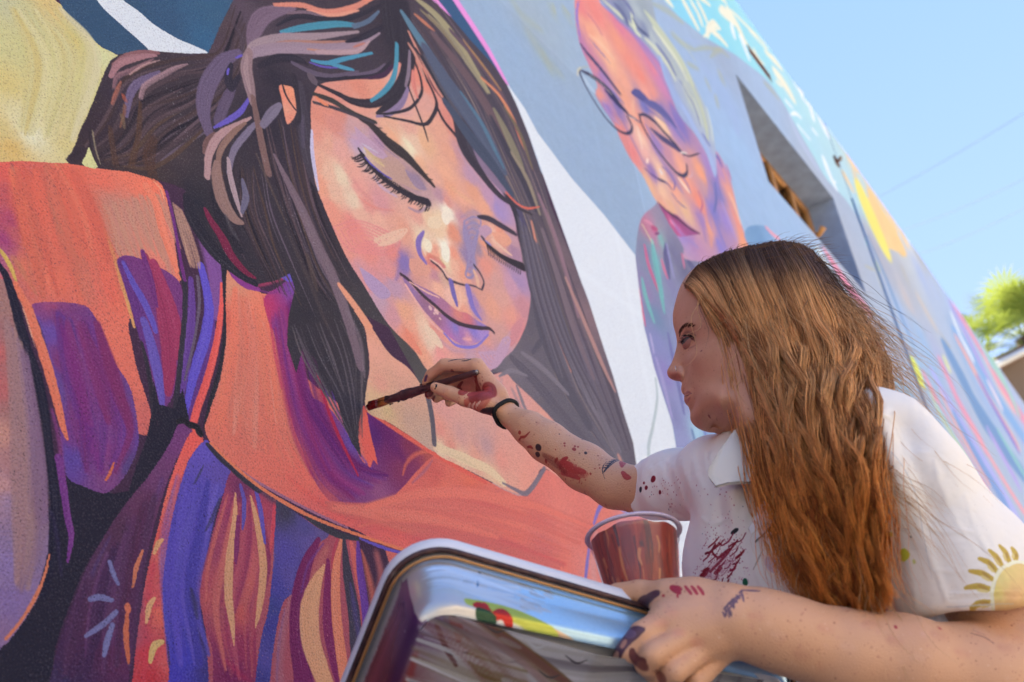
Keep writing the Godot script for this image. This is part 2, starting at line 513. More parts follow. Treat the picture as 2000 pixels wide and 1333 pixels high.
	f([2428,3864,2959,4324,3002,4150,3104,4082,3236,4056,3309,3972,3354,3869,3344,3731,3243,3473,3202,3499,3181,3546,3100,3596,2974,3614,2932,3707,2907,3845,2786,3858,2660,3842,2535,3812],[2486,3832,2633,3934,2792,4045,2831,3978,2892,3973,2937,3921,3037,3920,3069,3835,3161,3846,3219,3779,3069,3678,3225,3677,3206,3561,2935,3834,2955,3723,2883,4121],"9494b8 848aa8 b4bcc0 8a90ac b8bec0 a8b0c4 b8beb8 aab2c8 c4c8b4 b8c0c0 a0acd0 b0b8cc a8b0dc 9aa4d4 9cacd8 a0a8b0",2.5,1)
	s("d2d4bc",[2458,3829,2578,3858,2659,3883,2732,3879],8.5,31.0,11.2,1)
	s("70749a",[2563,3896,2633,3893,2649,3854],17.6,58.0,19.3,1)
	s("dadcc0",[2721,3976,2722,3933,2716,3877,2764,3883],17.2,36.8,11.8,1)
	s("5f6488",[2727,3948,2764,3925,2853,3953],19.6,30.8,11.9,1)
	s("c8ccb4",[2883,4121,2977,4107,3085,4079,3197,4050,3257,3981],22.1,109.0,35.6,1)
	s("dcdcc4",[2929,4068,3023,4053,3132,4024,3192,3956],14.6,48.6,17.3,1)
	s("7c80a8",[2921,3963,3007,3931,3059,3893],15.7,53.7,20.0,1)
	s("d4d6c0",[2802,3902,2903,3916,2995,3899,3040,3847],12.9,53.9,20.0,1)
	s("a4b4dc",[2925,3890,2945,3778,3000,3713,3104,3681],28.4,89.3,33.6,1)
	s("c4c8b0",[3206,3989,3266,3920,3284,3800,3249,3650],28.5,48.3,15.7,1)
	s("8c92b4",[3089,3882,3187,3864,3219,3779],10.8,35.7,11.8,1)
	s("8c92b4",[3131,3858,3196,3806,3202,3704],13.3,26.6,10.0,1)
	s("ccd0c0",[3126,3887,3210,3837,3228,3721],13.0,32.5,10.7,1)
	s("a8b8e0",[3046,3704,3131,3626,3206,3561,3211,3444],33.3,80.1,16.0,1)
	s("8a90c0",[3200,3660,3260,3636],19.2,40.3,17.9,1)
	s("7a7ca4",[2642,4006,2716,4004,2737,3979],15.4,41.9,18.6,1)
	s("c8d0d0",[3358,3916,3349,3800,3315,3692],14.2,22.7,9.9,1)
	s("423e58",[2131,3234,2141,3207,2166,3176,2211,3143,2263,3121,2322,3119,2384,3139,2433,3175,2458,3216,2440,3247],12.6,10.1,15.4,1)
	s("423e58",[2132,3240,2202,3268,2279,3290,2353,3291,2409,3269,2452,3264],6.7,20.0,12.3,1)
	s("423e58",[2548,3329,2554,3288,2589,3254,2648,3225,2726,3208,2785,3207,2843,3230,2890,3274,2908,3321],14.2,16.5,10.9,1)
	s("423e58",[2547,3326,2603,3365,2682,3386,2753,3382,2843,3379,2908,3368],5.0,18.6,14.9,1)
	s("d8e4f4",[2155,3225,2183,3205,2218,3204],27.4,49.7,14.7,0,0.60)
	s("cfcab6",[2113,3201,2126,3233,2155,3265],7.2,8.3,4.2,1)
	s("b8b4a0",[2155,3265,2208,3309],3.8,4.5,3.2,1)
	s("cfc8b0",[2202,3268,2279,3288,2351,3285],2.3,4.8,3.2,1)
	s("6a6480",[2444,3259,2489,3276,2540,3288],6.1,10.0,7.6,1)
	s("e8e0d0",[2457,3259,2504,3279],2.8,3.8,2.8,1)
	s("3a3648",[2907,3377,2960,3395,3109,3503],7.0,5.9,3.9,1)
	s("e8e0d4",[2874,3361,2946,3401],4.3,7.0,3.5,1)
	s("c8d0ec",[2859,3237,2922,3274,2961,3325],2.3,5.9,3.0,0)
	f([2395,4269,3086,4429,3190,4437,3341,4464,3646,4577,3710,4606,4120,4822,4366,4925,4696,5055,4918,5059,5045,4993,5167,4912,5327,4838,5491,4761,5912,4823,6185,4758,6255,4582,8731,5804,6961,5837,6184,5667,5744,5745,5069,5673,4617,5659,4431,6317],[3385,4565,3868,4889,4354,5170,4493,5063,4925,5435,5084,5320,5323,5318,5641,5407,5508,5131,5746,5094,6134,5136,6324,5004,6924,5597,7250,5566],"90d2ea 94d6e8 9cdae6 a0dae8 a4dce8 b0dae6 b4dce6 b8dce4 b4d8e6 b8d8e4 bcd8e2 b4d4e4 dcd6c8 ecd0a8",2.5,1)
	s("f2ecd6",[3478,4675,3521,4642,3583,4588],73.7,81.8,52.3,1)
	s("f2ecd6",[3612,4781,3662,4758,3676,4681],57.1,55.4,35.1,1)
	s("f2ecd6",[3727,4878,3761,4840,3790,4779],63.4,66.1,42.0,1)
	s("f2ecd6",[3197,4455,3243,4482,3278,4482],18.2,44.1,28.3,1)
	s("f2ecd6",[3774,4957,3888,5020,3944,5047],23.7,30.6,19.7,1)
	s("f2ecd6",[4228,5343,4321,5385],33.1,37.0,23.5,1)
	s("f2ecd6",[3701,4619,3766,4722,3924,4895,4001,4916],24.9,51.7,33.3,1)
	s("f2ecd6",[3646,4577,3846,4779,3982,4901],14.0,16.3,10.7,1)
	s("f2ecd6",[3825,4750,3932,4802,4041,4821],29.4,54.5,35.3,1)
	s("f2ecd6",[4113,5138,4256,5235,4329,5237],36.7,118.7,76.3,1)
	s("f2ecd6",[4332,5313,4409,5273,4459,5180],118.1,133.1,84.5,1)
	s("f2ecd6",[4390,5375,4607,5447,4804,5513,5014,5582],29.4,34.4,22.6,1)
	s("f2ecd6",[4457,5223,4566,5191,4693,5228],54.3,32.2,20.9,1)
	s("f2ecd6",[4688,5451,4908,5500,5050,5570],32.7,22.4,14.6,1)
	s("f2ecd6",[4943,5464,5086,5509,5263,5553],56.8,71.9,46.8,1)
	s("f2ecd6",[5104,5539,5235,5557],52.4,58.6,37.3,1)
	s("f2ecd6",[5013,5345,5138,5359,5249,5344,5300,5321],92.6,166.7,106.5,1)
	s("f2ecd6",[4969,5229,5083,5273],35.5,39.7,25.3,1)
	s("f2ecd6",[4644,5236,4677,5201,4774,5230],65.8,32.7,21.1,1)
	s("eef2fa",[4289,5176,4262,5097,4252,5047],45.9,61.2,38.7,1)
	s("eef2fa",[4407,5154,4424,5096,4435,5026],77.3,78.3,49.6,1)
	s("eef2fa",[5047,5126,5180,5151],35.5,39.7,25.3,1)
	s("eef2fa",[5063,5019,5235,5142,5357,5186],16.1,39.8,25.8,1)
	s("eef2fa",[5530,5625,5653,5612],98.5,109.6,69.8,1)
	s("eef2fa",[5825,5665,5785,5537,5747,5437],104.1,103.9,65.4,1)
	s("eef2fa",[6027,5701,6028,5582,6080,5531],153.1,204.2,130.2,1)
	s("eef2fa",[5608,5548,5755,5566],46.1,51.5,32.8,1)
	s("eef2fa",[5593,5247,5705,5265],40.1,44.7,28.4,1)
	s("eef2fa",[5169,5001,5333,5018,5408,5036],34.6,30.9,19.8,1)
	s("eef2fa",[5639,4998,5643,4895,5698,4814],106.9,137.5,87.5,1)
	s("eef2fa",[5610,4830,5784,4902],19.7,22.2,14.1,1)
	s("c4cce6",[5011,4984,5061,4844,5200,4788,5342,4731],78.2,177.3,95.7,0)
	f([6714,5843,6656,5615,6208,4846,6192,4466,6254,4187,6330,3848,6272,3559,6193,3265,12082,3085,28304,2755,27457,4923,12990,5617,11941,5876,9442,5804,8232,5633,7264,5624],[6568,5562,6811,5537,7211,5673,7527,5691,6382,5093,7720,5675,8068,5695,6354,4642,6603,4631,7111,4768,8498,5661,6893,4466,8173,5260,8641,5353,6434,4112,6950,4166,8367,4916,7000,3996,6386,3740,9369,5461,7387,4106,8966,4881,9277,4599,10223,4713,11743,4510,19778,5255],"ecd0aa c4d4d8 ecd0a6 c8d4da b4d4de dcd6d0 e4e0dc b4b0bc b4b4c2 b6b6c0 b8b6b8 c8bec0 b0bcdc b4c0dc a8bce0 a6bee0 b4c0d8 a4bcdc a8c0dc b0c0e0 b4b8d8 9ab4d8 a4b8de b0c0d8 b0b8dc b4b8dc",2.5,1)
	f([6842,5368,7215,5518,7461,5516,7705,5447,7761,5284,7451,5147,7110,5007,6828,4911,6742,5060],[7181,5329,7502,5248],"f4cf96 f2cc92",2,1)
	s("f2cb92",[7107,5327,7258,5256,7386,5209,7636,5276],301.6,244.8,143.7,1)
	s("f2cb92",[7044,5387,7181,5329],294.4,495.3,396.2,1)
	s("f4e478",[6673,5319,6648,5152,6679,4992,6764,4883],249.2,525.4,420.9,1)
	s("f2cfa2",[6600,5600,6854,5639],112.9,116.0,69.6,1)
	s("f2cfa2",[6898,5743,6999,5647,7249,5714],213.9,75.2,46.4,1)
	s("f2cfa2",[7287,5756,7394,5657],228.5,229.4,137.6,1)
	s("f2cfa2",[7487,5649,7637,5590,7692,5540],194.0,236.3,142.0,1)
	s("f2cfa2",[7948,5633,7989,5512],227.3,226.5,135.9,1)
	s("f2cfa2",[6169,5180,6286,5126],117.7,118.7,71.2,1)
	s("f4eee4",[7850,5807,7981,5774],167.9,169.4,101.7,1)
	s("f4eee4",[8208,5831,8235,5718],266.3,265.2,159.1,1)
	s("b4b09c",[8232,5633,8580,5680,9040,5750],70.8,151.7,60.7,0,0.70)
	s("e0c8b4",[7479,4758,7634,4682,7872,4601],155.4,298.0,142.6,0,0.80)
	s("c4b088",[8009,4620,8134,4578,8279,4597],90.9,82.4,33.4,0,0.70)
	s("c8b898",[7253,4905,7255,4764],125.4,207.2,82.9,0,0.50)
	s("6f8cb4",[6240,4698,6344,4452,6397,4160,6492,3918],27.6,62.4,35.4,1,0.80)
	s("8aa8d2",[6090,4848,6187,4638,6330,4438,6392,4155,6478,3905],91.0,157.9,87.8,0,0.70)
	s("e69cb4",[9522,5840,9848,5667,10567,5500,11476,5216,13823,4967],245.9,371.6,329.2,1)
	s("b0a8e0",[9446,5494,9694,5379,9971,5139,10360,4800,11743,4510],187.7,382.2,259.4,1)
	s("8db0de",[8911,5020,9488,5062,9851,4839,10539,4751,12313,4523],119.3,309.9,363.2,1)
	s("eeb0a8",[8919,4923,9176,4781,9455,4620,9676,4514,10439,4320],138.4,225.0,190.0,1)
	s("e8ecf4",[9226,5294,9241,5091,9494,4960],116.9,161.2,163.3,1)
	s("7c9cc8",[7963,4440,8113,4372,8348,4224,8618,4046,10084,3867],254.0,487.8,318.3,1)
	s("e6a0b8",[7435,4124,7509,3987,7594,3838,8009,3628],173.1,216.9,222.8,1)
	s("b6b6ec",[6867,3840,7010,3753,7233,3645,7850,3395,8389,3122],140.2,208.1,246.7,1)
	s("eaa2b4",[6485,3689,6578,3593,6683,3486,7071,3246,7686,2898],105.9,154.4,159.8,1)
	s("e4e6a0",[7677,4255,7696,4202],85.3,141.9,141.9,1)
	s("a8ccc4",[10795,5779,11072,5550,11654,5446,11817,5185],198.4,397.8,397.6,1)
	s("f0b8b4",[10606,5353,10872,5128,11428,5013],138.9,145.6,150.5,1)
	s("a0c4dc",[10054,5709,10566,5616,10951,5411],72.4,173.6,176.6,1)
	s("b8c8a8",[10737,5708,11032,5583],79.8,134.9,134.9,1)
	s("9488d0",[9390,4678,9709,4485,10304,4241],130.2,190.6,197.1,1)
	s("e8d8e4",[10049,4866,10327,4725],120.3,203.3,203.3,1)
	s("a0cce0",[6470,3501,6697,3419,7180,3134],60.6,123.0,127.0,1)
	s("e8b0b0",[6895,3700,7041,3496,7559,3200],77.2,102.7,106.3,1)
	s("c8d4b8",[6476,3545,6552,3416,7010,3202],79.9,98.0,101.5,1)
	s("88a4d8",[7168,3594,7512,3365,8058,3125],145.4,211.0,219.4,1)
	s("f0a8b0",[7755,3745,8298,3481,8978,3250],79.5,118.4,124.3,1)
	s("b8a8e0",[8655,3934,9238,3618],123.8,213.2,213.2,1)
	s("98c8c8",[9311,4129,10084,3867],82.7,144.7,144.7,1)
	s("eef06a",[6157,3639,6272,3656,6290,3613],43.2,211.4,113.7,1)
	s("eef06a",[6125,3521,6272,3559,6327,3550],23.0,77.9,43.6,1)
	s("d8d8cc",[6140,4410,6095,4297,6051,4187],78.0,143.0,76.0,0,0.70)
	s("cfc098",[5754,4219,6064,4328],17.9,45.0,22.5,0,0.70)
	s("b4c8a0",[6166,4438,6175,4396],84.5,101.2,67.5,1)
	f([3430,3294,3715,3461,3795,3445,4049,3438,4554,3403,5091,3305,5884,3355,4881,2743,4000,3020,3442,3175],[3583,3348,3778,3382,4225,3328,4650,3164],"7a9cc4 88a8d0 a0c0dc a8c8dc",2,1)
	s("f0a0b0",[3740,3466,3833,3470,3915,3490],17.6,25.9,16.4,1)
	s("f0a0b4",[4751,3848,4942,3776,5132,3730,5408,3729],46.6,147.9,99.9,1)
	s("e890a8",[4808,3843,4993,3760,5204,3735],24.6,67.1,30.6,1)
	s("eef4f6",[4617,3788,4729,3702,4925,3639,5200,3575],52.3,80.2,66.2,1)
	s("bce4ea",[4541,3763,4652,3641,4843,3577],53.6,83.3,59.6,0)
	s("c8d8e0",[4554,3403,4942,3322,5295,3158],67.6,177.0,137.3,0)
	f([327,2133,479,2154,502,2136,523,2127,541,2126,559,2122,580,2125,611,2113,602,1926,449,1835,382,1795],[420,2092,455,2092,479,2134,521,2106,462,2040,437,1968,552,2032,498,1976,463,1926,478,1909,526,1924,457,1872,561,2105,537,2103,422,2028,440,1894],"c8c49c cdc795 dcc083 d8c480 d0c98f dac684 d8ce90 d6c88e e2d6a8 e8e2c4 dac98e deb974 dad7a4 d2c68a d2ca92 d8c286",2.5,1)
	f([475,2179,532,2229,543,2206,556,2196,587,2187,614,2180,634,2173,643,2148,586,2127,559,2122,541,2126,523,2127,502,2136],[475,2179],"3c5572",1,0)
	f([577,2268,813,2487,791,2416,771,2350,738,2241,709,2235,680,2232,637,2229,609,2238,583,2239],[591,2246,663,2262,749,2356,732,2271],"3c5674 3d5878 40607f 3e6488",2,1)
	f([530,2211,571,2246,583,2239,609,2238,637,2232,679,2235,708,2243,739,2249,714,2220,633,2159,632,2173,614,2180,587,2187,556,2196,541,2205],[530,2211],"dfe3ec",1,1)
	f([1343,2991,1469,3047,1483,3003,1598,2919,1663,2849,1607,2845,1489,2897,1382,2917],[1343,2991],"3f5d83",1,0)
	s("f49be2",[1347,2940,1403,2924,1455,2913],39.7,27.0,6.1,1)
	s("f69ae2",[1461,3021,1487,3000,1599,2926,1680,2848],42.3,36.1,14.6,1)
	f([1663,2849,1683,2850,1748,2815,1795,2762,1945,2694,2102,2655,2258,2592,2239,2489,2215,2334,2224,2206,2263,2051,2254,1962,2247,1802,2224,1541,2162,1201,1797,1193,1814,1592,1998,1868,1970,2090,1891,2333,1785,2616,1745,2724],[1663,2849],"e8ecf5",1,0)
	s("c3ced4",[2219,2171,2201,2104,2144,2012,2095,1942,2075,1888],11.6,12.2,19.2,1)
	f([366,1794,583,1915,658,1939,711,1953,787,1854,928,1882,1051,1627,1108,1466,1047,1210,469,1187],[366,1794],"4a3248",1,0)
	f([381,1805,447,1844,471,1860,510,1881,550,1903,583,1915,617,1931,658,1941,676,1931,692,1879,709,1800,714,1752,716,1689,642,1706,650,1649,685,1560,641,1561,596,1672,537,1649,511,1658,488,1684,413,1677],[461,1838,500,1849,545,1880,492,1805,524,1822,549,1780,499,1747,521,1789,529,1717,570,1783,576,1724,607,1738,545,1755,460,1799,471,1770,467,1739,479,1752,468,1717,494,1715,581,1896,618,1922,651,1923,599,1864,631,1864,619,1823,648,1847,663,1864,683,1822,700,1805,572,1832,635,1719,625,1669,658,1623,677,1572,422,1766],"e2665c dc6a5e e4705e d8705a c57b6b e4715f d47560 c97a68 ea7a64 e6745f e37766 ea7060 dd7262 c85e62 b4506c a84a78 c26068 b06080 dc7a64 ea7662 ee7d66 f47d63 cb8575 c98a7c cf8a7a dd8a78 ea8674 ea8a76 e08074 d87a68 ee7a64 ea7a66 e87866 d87068 c25a60",3,1)
	s("c98f7c",[573,1854,589,1828,607,1803],5.3,8.0,4.4,2)
	s("cf8d7a",[578,1847,593,1825,611,1798],5.4,8.0,4.4,2)
	s("c98a7c",[582,1847,598,1821,616,1789],5.3,7.9,4.4,2)
	s("c88e7a",[585,1856,601,1823,620,1786],5.2,7.8,4.3,2)
	s("c98f7c",[589,1857,605,1827,623,1794],5.3,7.9,4.4,2)
	s("cf8d7a",[592,1857,609,1822,628,1785],5.2,7.8,4.3,2)
	s("c98a7c",[596,1867,613,1824,632,1781],5.2,7.8,4.3,2)
	s("c88e7a",[599,1867,617,1830,635,1792],5.3,7.9,4.4,2)
	s("c98f7c",[603,1868,621,1828,640,1789],5.3,8.0,4.4,2)
	s("cf8d7a",[607,1877,624,1838,643,1801],5.3,8.1,4.5,2)
	s("c98a7c",[611,1870,628,1835,647,1795],5.4,8.0,4.4,2)
	s("c88e7a",[615,1880,631,1849,650,1813],5.5,8.2,4.6,2)
	s("c98f7c",[619,1880,636,1844,655,1803],5.5,8.2,4.5,2)
	s("cf8d7a",[623,1881,639,1852,658,1820],5.6,8.4,4.7,2)
	s("c98a7c",[626,1891,643,1858,662,1823],5.6,8.4,4.7,2)
	s("c88e7a",[630,1891,647,1857,666,1821],5.6,8.4,4.7,2)
	s("c98f7c",[634,1892,652,1854,671,1816],5.6,8.4,4.7,2)
	s("cf8d7a",[638,1902,655,1863,675,1825],5.6,8.5,4.7,2)
	s("c98a7c",[642,1902,660,1858,680,1815],5.6,8.4,4.7,2)
	s("c88e7a",[647,1895,664,1856,684,1812],5.7,8.4,4.7,2)
	s("c98f7c",[650,1905,669,1859,689,1808],5.6,8.4,4.6,2)
	s("cf8d7a",[655,1906,673,1851,694,1793],5.6,8.3,4.6,2)
	s("c98a7c",[658,1916,678,1853,698,1789],5.5,8.3,4.5,2)
	s("c88e7a",[663,1916,682,1859,702,1801],5.6,8.4,4.6,2)
	s("c98f7c",[667,1917,684,1885,703,1851],6.0,9.0,5.0,2)
	s("cf8d7a",[671,1927,689,1887,708,1846],5.9,8.9,4.9,2)
	s("f0866c",[647,1921,665,1900,678,1863,695,1828,709,1796],14.5,15.4,7.6,1)
	s("f8a080",[658,1937,671,1929,677,1914],2.2,2.9,1.0,1)
	s("e0a46c",[515,1881,532,1868,552,1850,576,1834,593,1810,608,1785,621,1752,633,1726,646,1693],3.6,6.9,4.1,1)
	s("e8b878",[523,1875,540,1860,556,1847],2.7,4.6,1.8,1)
	s("d9b25f",[461,1725,469,1719,479,1707,488,1691],3.7,6.2,2.7,1)
	s("c87a62",[481,1720,498,1703,514,1684],10.5,8.8,2.9,2)
	f([616,1785,644,1799,705,1794,718,1754,718,1682,714,1643,708,1611,696,1592,688,1604,677,1629,659,1683,644,1715,628,1755],[616,1785],"7a3f7c",1,1)
	s("6a3a80",[621,1779,639,1744,655,1704,670,1657],17.2,21.3,11.3,1)
	s("6a58b8",[622,1782,638,1759,657,1736,671,1714,678,1698],5.3,12.5,6.9,1)
	s("6f5cb4",[659,1709,674,1673,687,1633,696,1592],11.8,17.6,6.3,1)
	s("a03c60",[653,1807,681,1754,695,1705,702,1653,702,1616],12.8,27.7,10.8,1)
	s("a64064",[668,1802,695,1753,711,1711,713,1673],14.9,21.2,9.7,1)
	s("753878",[649,1812,663,1779,677,1737],7.1,10.4,5.2,1)
	s("3a343f",[658,1676,666,1655,674,1628,682,1595,694,1556],3.3,7.1,17.2,1)
	s("6c4694",[728,1805,732,1760,731,1711,727,1662,723,1623],8.8,15.9,7.7,1)
	s("6a3f86",[764,1782,763,1708,753,1641,737,1594],17.5,19.2,11.5,1)
	s("86569a",[746,1907,763,1861,774,1813,775,1762],22.9,30.9,19.7,1)
	s("8a5a9c",[735,1892,755,1839,767,1784],10.2,15.4,11.4,0)
	s("6857c8",[744,1834,756,1796,761,1764,756,1721,745,1677,736,1635,730,1596],13.7,18.7,7.5,1)
	s("6c5c70",[739,1814,744,1774,742,1740,738,1706,730,1663,726,1643],5.4,4.6,2.3,1)
	s("3a3440",[712,1806,719,1788,721,1739,719,1690,717,1643,714,1598],8.5,8.7,7.6,1)
	s("74387c",[680,1931,692,1896,702,1858,712,1819,718,1798],4.8,5.5,6.5,1)
	s("c59882",[692,1917,706,1877,721,1840,727,1824],3.9,6.8,2.9,2)
	s("c99b84",[696,1916,710,1879,725,1836,731,1825],4.0,7.0,3.0,2)
	s("bf9480",[699,1915,714,1881,729,1840,734,1826],4.0,6.8,2.9,2)
	s("c59882",[703,1914,718,1883,734,1844,738,1827],4.1,6.7,2.9,2)
	s("c99b84",[706,1913,722,1885,738,1848,742,1828],4.2,6.6,2.8,2)
	s("f0645e",[781,1821,782,1782,777,1729,768,1681,758,1642,748,1609,741,1574],5.5,12.4,12.0,1)
	s("ef665c",[743,1578,736,1554,727,1517],10.3,13.2,14.4,1)
	s("332f38",[783,1866,787,1837,791,1786,791,1735,787,1696,779,1661,769,1623,762,1583],15.8,10.5,6.2,1)
	f([555,1484,576,1483,583,1470,603,1465,636,1464,656,1472,665,1510,675,1544,681,1588,680,1627,690,1597,713,1598,724,1631,732,1604,739,1580,724,1564,709,1539,689,1503,670,1472,648,1442,631,1414,617,1387,605,1359,594,1319,586,1286,583,1243,570,1191,491,1188,477,1279,551,1340],[555,1484],"2f2b38",1,0)
	f([510,1666,533,1682,576,1695,595,1679,608,1659,624,1632,644,1611,655,1586,664,1547,664,1527,658,1509,648,1486,632,1466,620,1461,597,1464,577,1471,565,1512,552,1572,538,1614,525,1644],[542,1668,570,1655,593,1628,561,1616,556,1574,592,1572,626,1584,584,1524,646,1542,618,1514,581,1491,627,1484,537,1641,625,1549,596,1672,653,1504,534,1676],"7a4280 7d3f76 804075 874075 6b4c92 7d3f78 6f4c8f 7a4286 6a4a96 8a4680 654a9a 824a80 7050a0 7a4a90 734486 5f4880 a0507a",3,1)
	s("6f50a0",[520,1656,538,1614,555,1567,568,1519],5.5,9.1,5.2,0)
	s("a04a70",[537,1677,552,1626,571,1579,586,1531],6.9,5.4,2.7,0,0.50)
	s("d8704f",[634,1502,630,1488,625,1477],1.9,3.7,1.8,1)
	f([413,1677,470,1686,477,1679,489,1656,502,1621,516,1591,522,1572,528,1545,539,1510,551,1471,558,1448,565,1418,567,1392,566,1372,563,1341,552,1313,539,1290,528,1276,483,1242],[480,1653,493,1624,501,1594,515,1534,484,1594,490,1551,500,1499,514,1473,535,1509,546,1451,518,1427,539,1392,526,1362,556,1373,532,1321,527,1290,532,1442,507,1442,451,1575,485,1355],"a87b76 a27274 a07072 99706f c46a68 c06a6a cc9184 b78080 8d6363 95706f a585a0 8f789a 9379a8 8e7394 8a6fa0 8f6f95 94718c c49090 b07070 8f76a0",2.5,1)
	s("2b2838",[461,1706,475,1693,488,1666,501,1634,515,1602,528,1577,539,1542,548,1507,558,1467,567,1427,571,1387,569,1364,563,1336],7.2,16.3,10.0,1)
	s("5a4640",[522,1575,532,1540,542,1505,553,1465,561,1431],3.7,6.2,3.6,0,0.80)
	s("e08060",[567,1378,565,1358,558,1333,545,1305,531,1284],1.7,3.8,2.6,1)
	s("e57b60",[488,1687,497,1674,508,1659,524,1626,540,1593,555,1557,566,1528,573,1514],7.0,14.0,3.3,1)
	s("eea88a",[497,1667,511,1638,521,1615],1.3,2.0,0.7,1,0.70)
	s("9a4a8a",[550,1545,561,1517,569,1488,574,1467],6.5,10.1,7.5,0)
	s("7c3f86",[565,1490,574,1458,583,1425,590,1403,589,1374],10.1,8.7,2.4,1)
	s("453a62",[564,1426,575,1394,584,1356],6.1,9.6,5.9,0,0.50)
	f([722,1580,743,1573,721,1531,705,1483,692,1429,682,1372,678,1319,674,1250,673,1195,570,1191,583,1249,589,1287,599,1325,610,1366,631,1414,654,1456,682,1498,708,1546],[715,1555,696,1508,678,1452,653,1421,673,1389,637,1382,624,1323,654,1339,653,1283,612,1268,596,1254,673,1302,627,1352,688,1416],"7a4478 75456f 6a3f5c 583850 683c62 5a3a55 563452 6f3f66 603050 4a3050 453555 7a3f70 5f4060 74406c",2.5,1)
	s("5a4a80",[637,1412,624,1380,610,1338,598,1287],4.9,8.3,5.7,0,0.60)
	s("68487e",[702,1500,689,1454,676,1407],9.6,12.1,5.2,0,0.70)
	f([741,1574,760,1571,752,1551,737,1530,727,1489,719,1453,714,1407,711,1365,717,1318,728,1254,730,1197,682,1195,680,1280,682,1320,686,1361,693,1404,701,1444,709,1485,722,1530],[747,1563,726,1509,717,1473,704,1425,696,1387,709,1395,697,1345,708,1335,694,1287,718,1284,700,1260,682,1303,684,1343],"f0655c ee6a60 e87060 e26058 d2585c e07468 dc5a60 e8705e cf454e d86060 cc4048 b85868 b0586a",2.5,1)
	s("e0a474",[707,1423,701,1416,696,1403],3.1,6.0,2.6,1)
	s("d67c5e",[681,1405,674,1383,671,1360],2.6,5.9,2.6,1)
	s("e4aa7a",[701,1352,694,1340,692,1322],3.2,7.3,3.3,1)
	s("dcb272",[715,1304,704,1297,700,1279],4.7,9.2,4.6,1)
	s("cf6c50",[667,1335,667,1306,673,1275],3.2,7.1,3.2,1)
	s("d8745a",[666,1338,667,1332],7.8,8.5,6.5,1)
	s("7c78a6",[639,1384,645,1371,653,1359],4.7,5.9,3.5,1)
	s("7c78a6",[619,1338,631,1342,647,1341],5.7,7.4,4.5,1)
	s("7c78a6",[653,1329,637,1313,618,1298],5.6,6.7,4.0,1)
	s("7c78a6",[649,1314,644,1294,642,1280],5.9,7.4,4.4,1)
	f([761,1567,773,1565,803,1545,810,1535,791,1494,780,1461,770,1412,759,1391,753,1365,762,1342,782,1302,797,1259,800,1200,730,1197,726,1285,717,1318,711,1365,713,1408,719,1454,728,1496,739,1534],[763,1551,785,1528,751,1495,746,1453,725,1430,763,1424,727,1367,739,1339,745,1292,774,1313,733,1268,760,1360,748,1383,782,1279],"6a58b8 6855a8 6556b4 6654b6 5f52ba 6a55a8 5a50b8 5a52bc 5048b8 4a3f70 5045b0 50486e 5c50a4 4a4080",2.5,1)
	s("4a4468",[790,1494,779,1467,768,1445],3.7,6.4,2.1,2)
	s("4a4568",[748,1503,755,1517,762,1533],2.1,3.5,1.4,2)
	s("45405c",[750,1371,757,1353,761,1336],6.0,13.5,6.0,0)
	f([807,1539,849,1528,890,1510,981,1489,1033,1490,1043,1486,1056,1346,1027,1209,789,1200,774,1325,759,1379,772,1418,789,1480],[807,1539],"b25864",1,0)
	f([809,1540,844,1529,885,1509,883,1469,869,1396,855,1347,852,1300,859,1264,857,1202,793,1200,786,1294,774,1325,764,1357,759,1379,772,1418,789,1480],[802,1490,792,1423,774,1381,810,1380,833,1417,851,1387,823,1350,804,1317,835,1314,813,1281,849,1490,872,1452,831,1479,791,1346,823,1513,789,1297,779,1357],"a84a66 a04a64 b65260 c07068 d0686a d66a62 cc605c a84060 9a3a5a 7a2c58 c05060 a84060 98446c a05062 7a3a60 8a3a5e c05a5e",2.5,1)
	f([885,1513,904,1509,959,1491,983,1484,945,1455,926,1421,916,1392,897,1376,887,1346,878,1303,874,1265,869,1203,845,1202,857,1312,871,1361,879,1423,882,1475],[899,1501,937,1483,941,1467,903,1444,912,1410,885,1392,877,1344,864,1298,860,1273,971,1483,876,1364],"4a4458 5c528c 6a5a9c 5f52a0 64569c 524a9a 4c4690 5a5098 4a4488 6a5a90 4a4a8a",2.5,1)
	s("b0707e",[910,1386,896,1340,889,1295,892,1267],8.4,24.0,25.4,0)
	s("9a6488",[899,1367,889,1320,885,1269],5.1,8.5,6.6,0)
	s("7d2e5e",[963,1474,938,1432,924,1381,922,1330,930,1286,933,1267],8.4,30.9,41.1,1)
	s("7a4a90",[972,1470,942,1433,928,1392],4.8,7.9,3.4,0)
	s("c8746c",[980,1467,961,1433,945,1402],12.0,25.5,8.3,0)
	s("e4a27a",[973,1439,955,1407,943,1370,945,1330,958,1301,973,1273],2.5,37.1,29.2,1)
	s("ecb488",[959,1404,946,1367,949,1334],5.3,13.2,7.5,0,0.60)
	s("86305e",[980,1447,978,1392,979,1347,990,1304,1000,1275],6.0,23.6,19.3,1)
	s("c04a5c",[1001,1485,992,1461,987,1437],2.8,5.8,2.9,1)
	s("e8886a",[1008,1483,996,1439,993,1388,997,1339,1008,1276],5.8,20.1,23.5,1)
	s("48404f",[1013,1487,1018,1435,1027,1385,1031,1329,1035,1278],5.4,25.0,34.3,1)
	s("5a4c86",[1023,1421,1031,1379,1037,1337],6.4,18.9,12.5,0)
	s("dc6c66",[1028,1481,1037,1446,1045,1402],8.9,15.3,10.8,1)
	s("6f429a",[1042,1489,1044,1447,1051,1396,1052,1353],4.4,17.1,14.7,1)
	s("f07c62",[1049,1475,1060,1442,1068,1402,1058,1353],5.7,24.9,12.2,0)
	s("cf7470",[1081,1477,1089,1440,1075,1399],23.4,26.5,20.0,0)
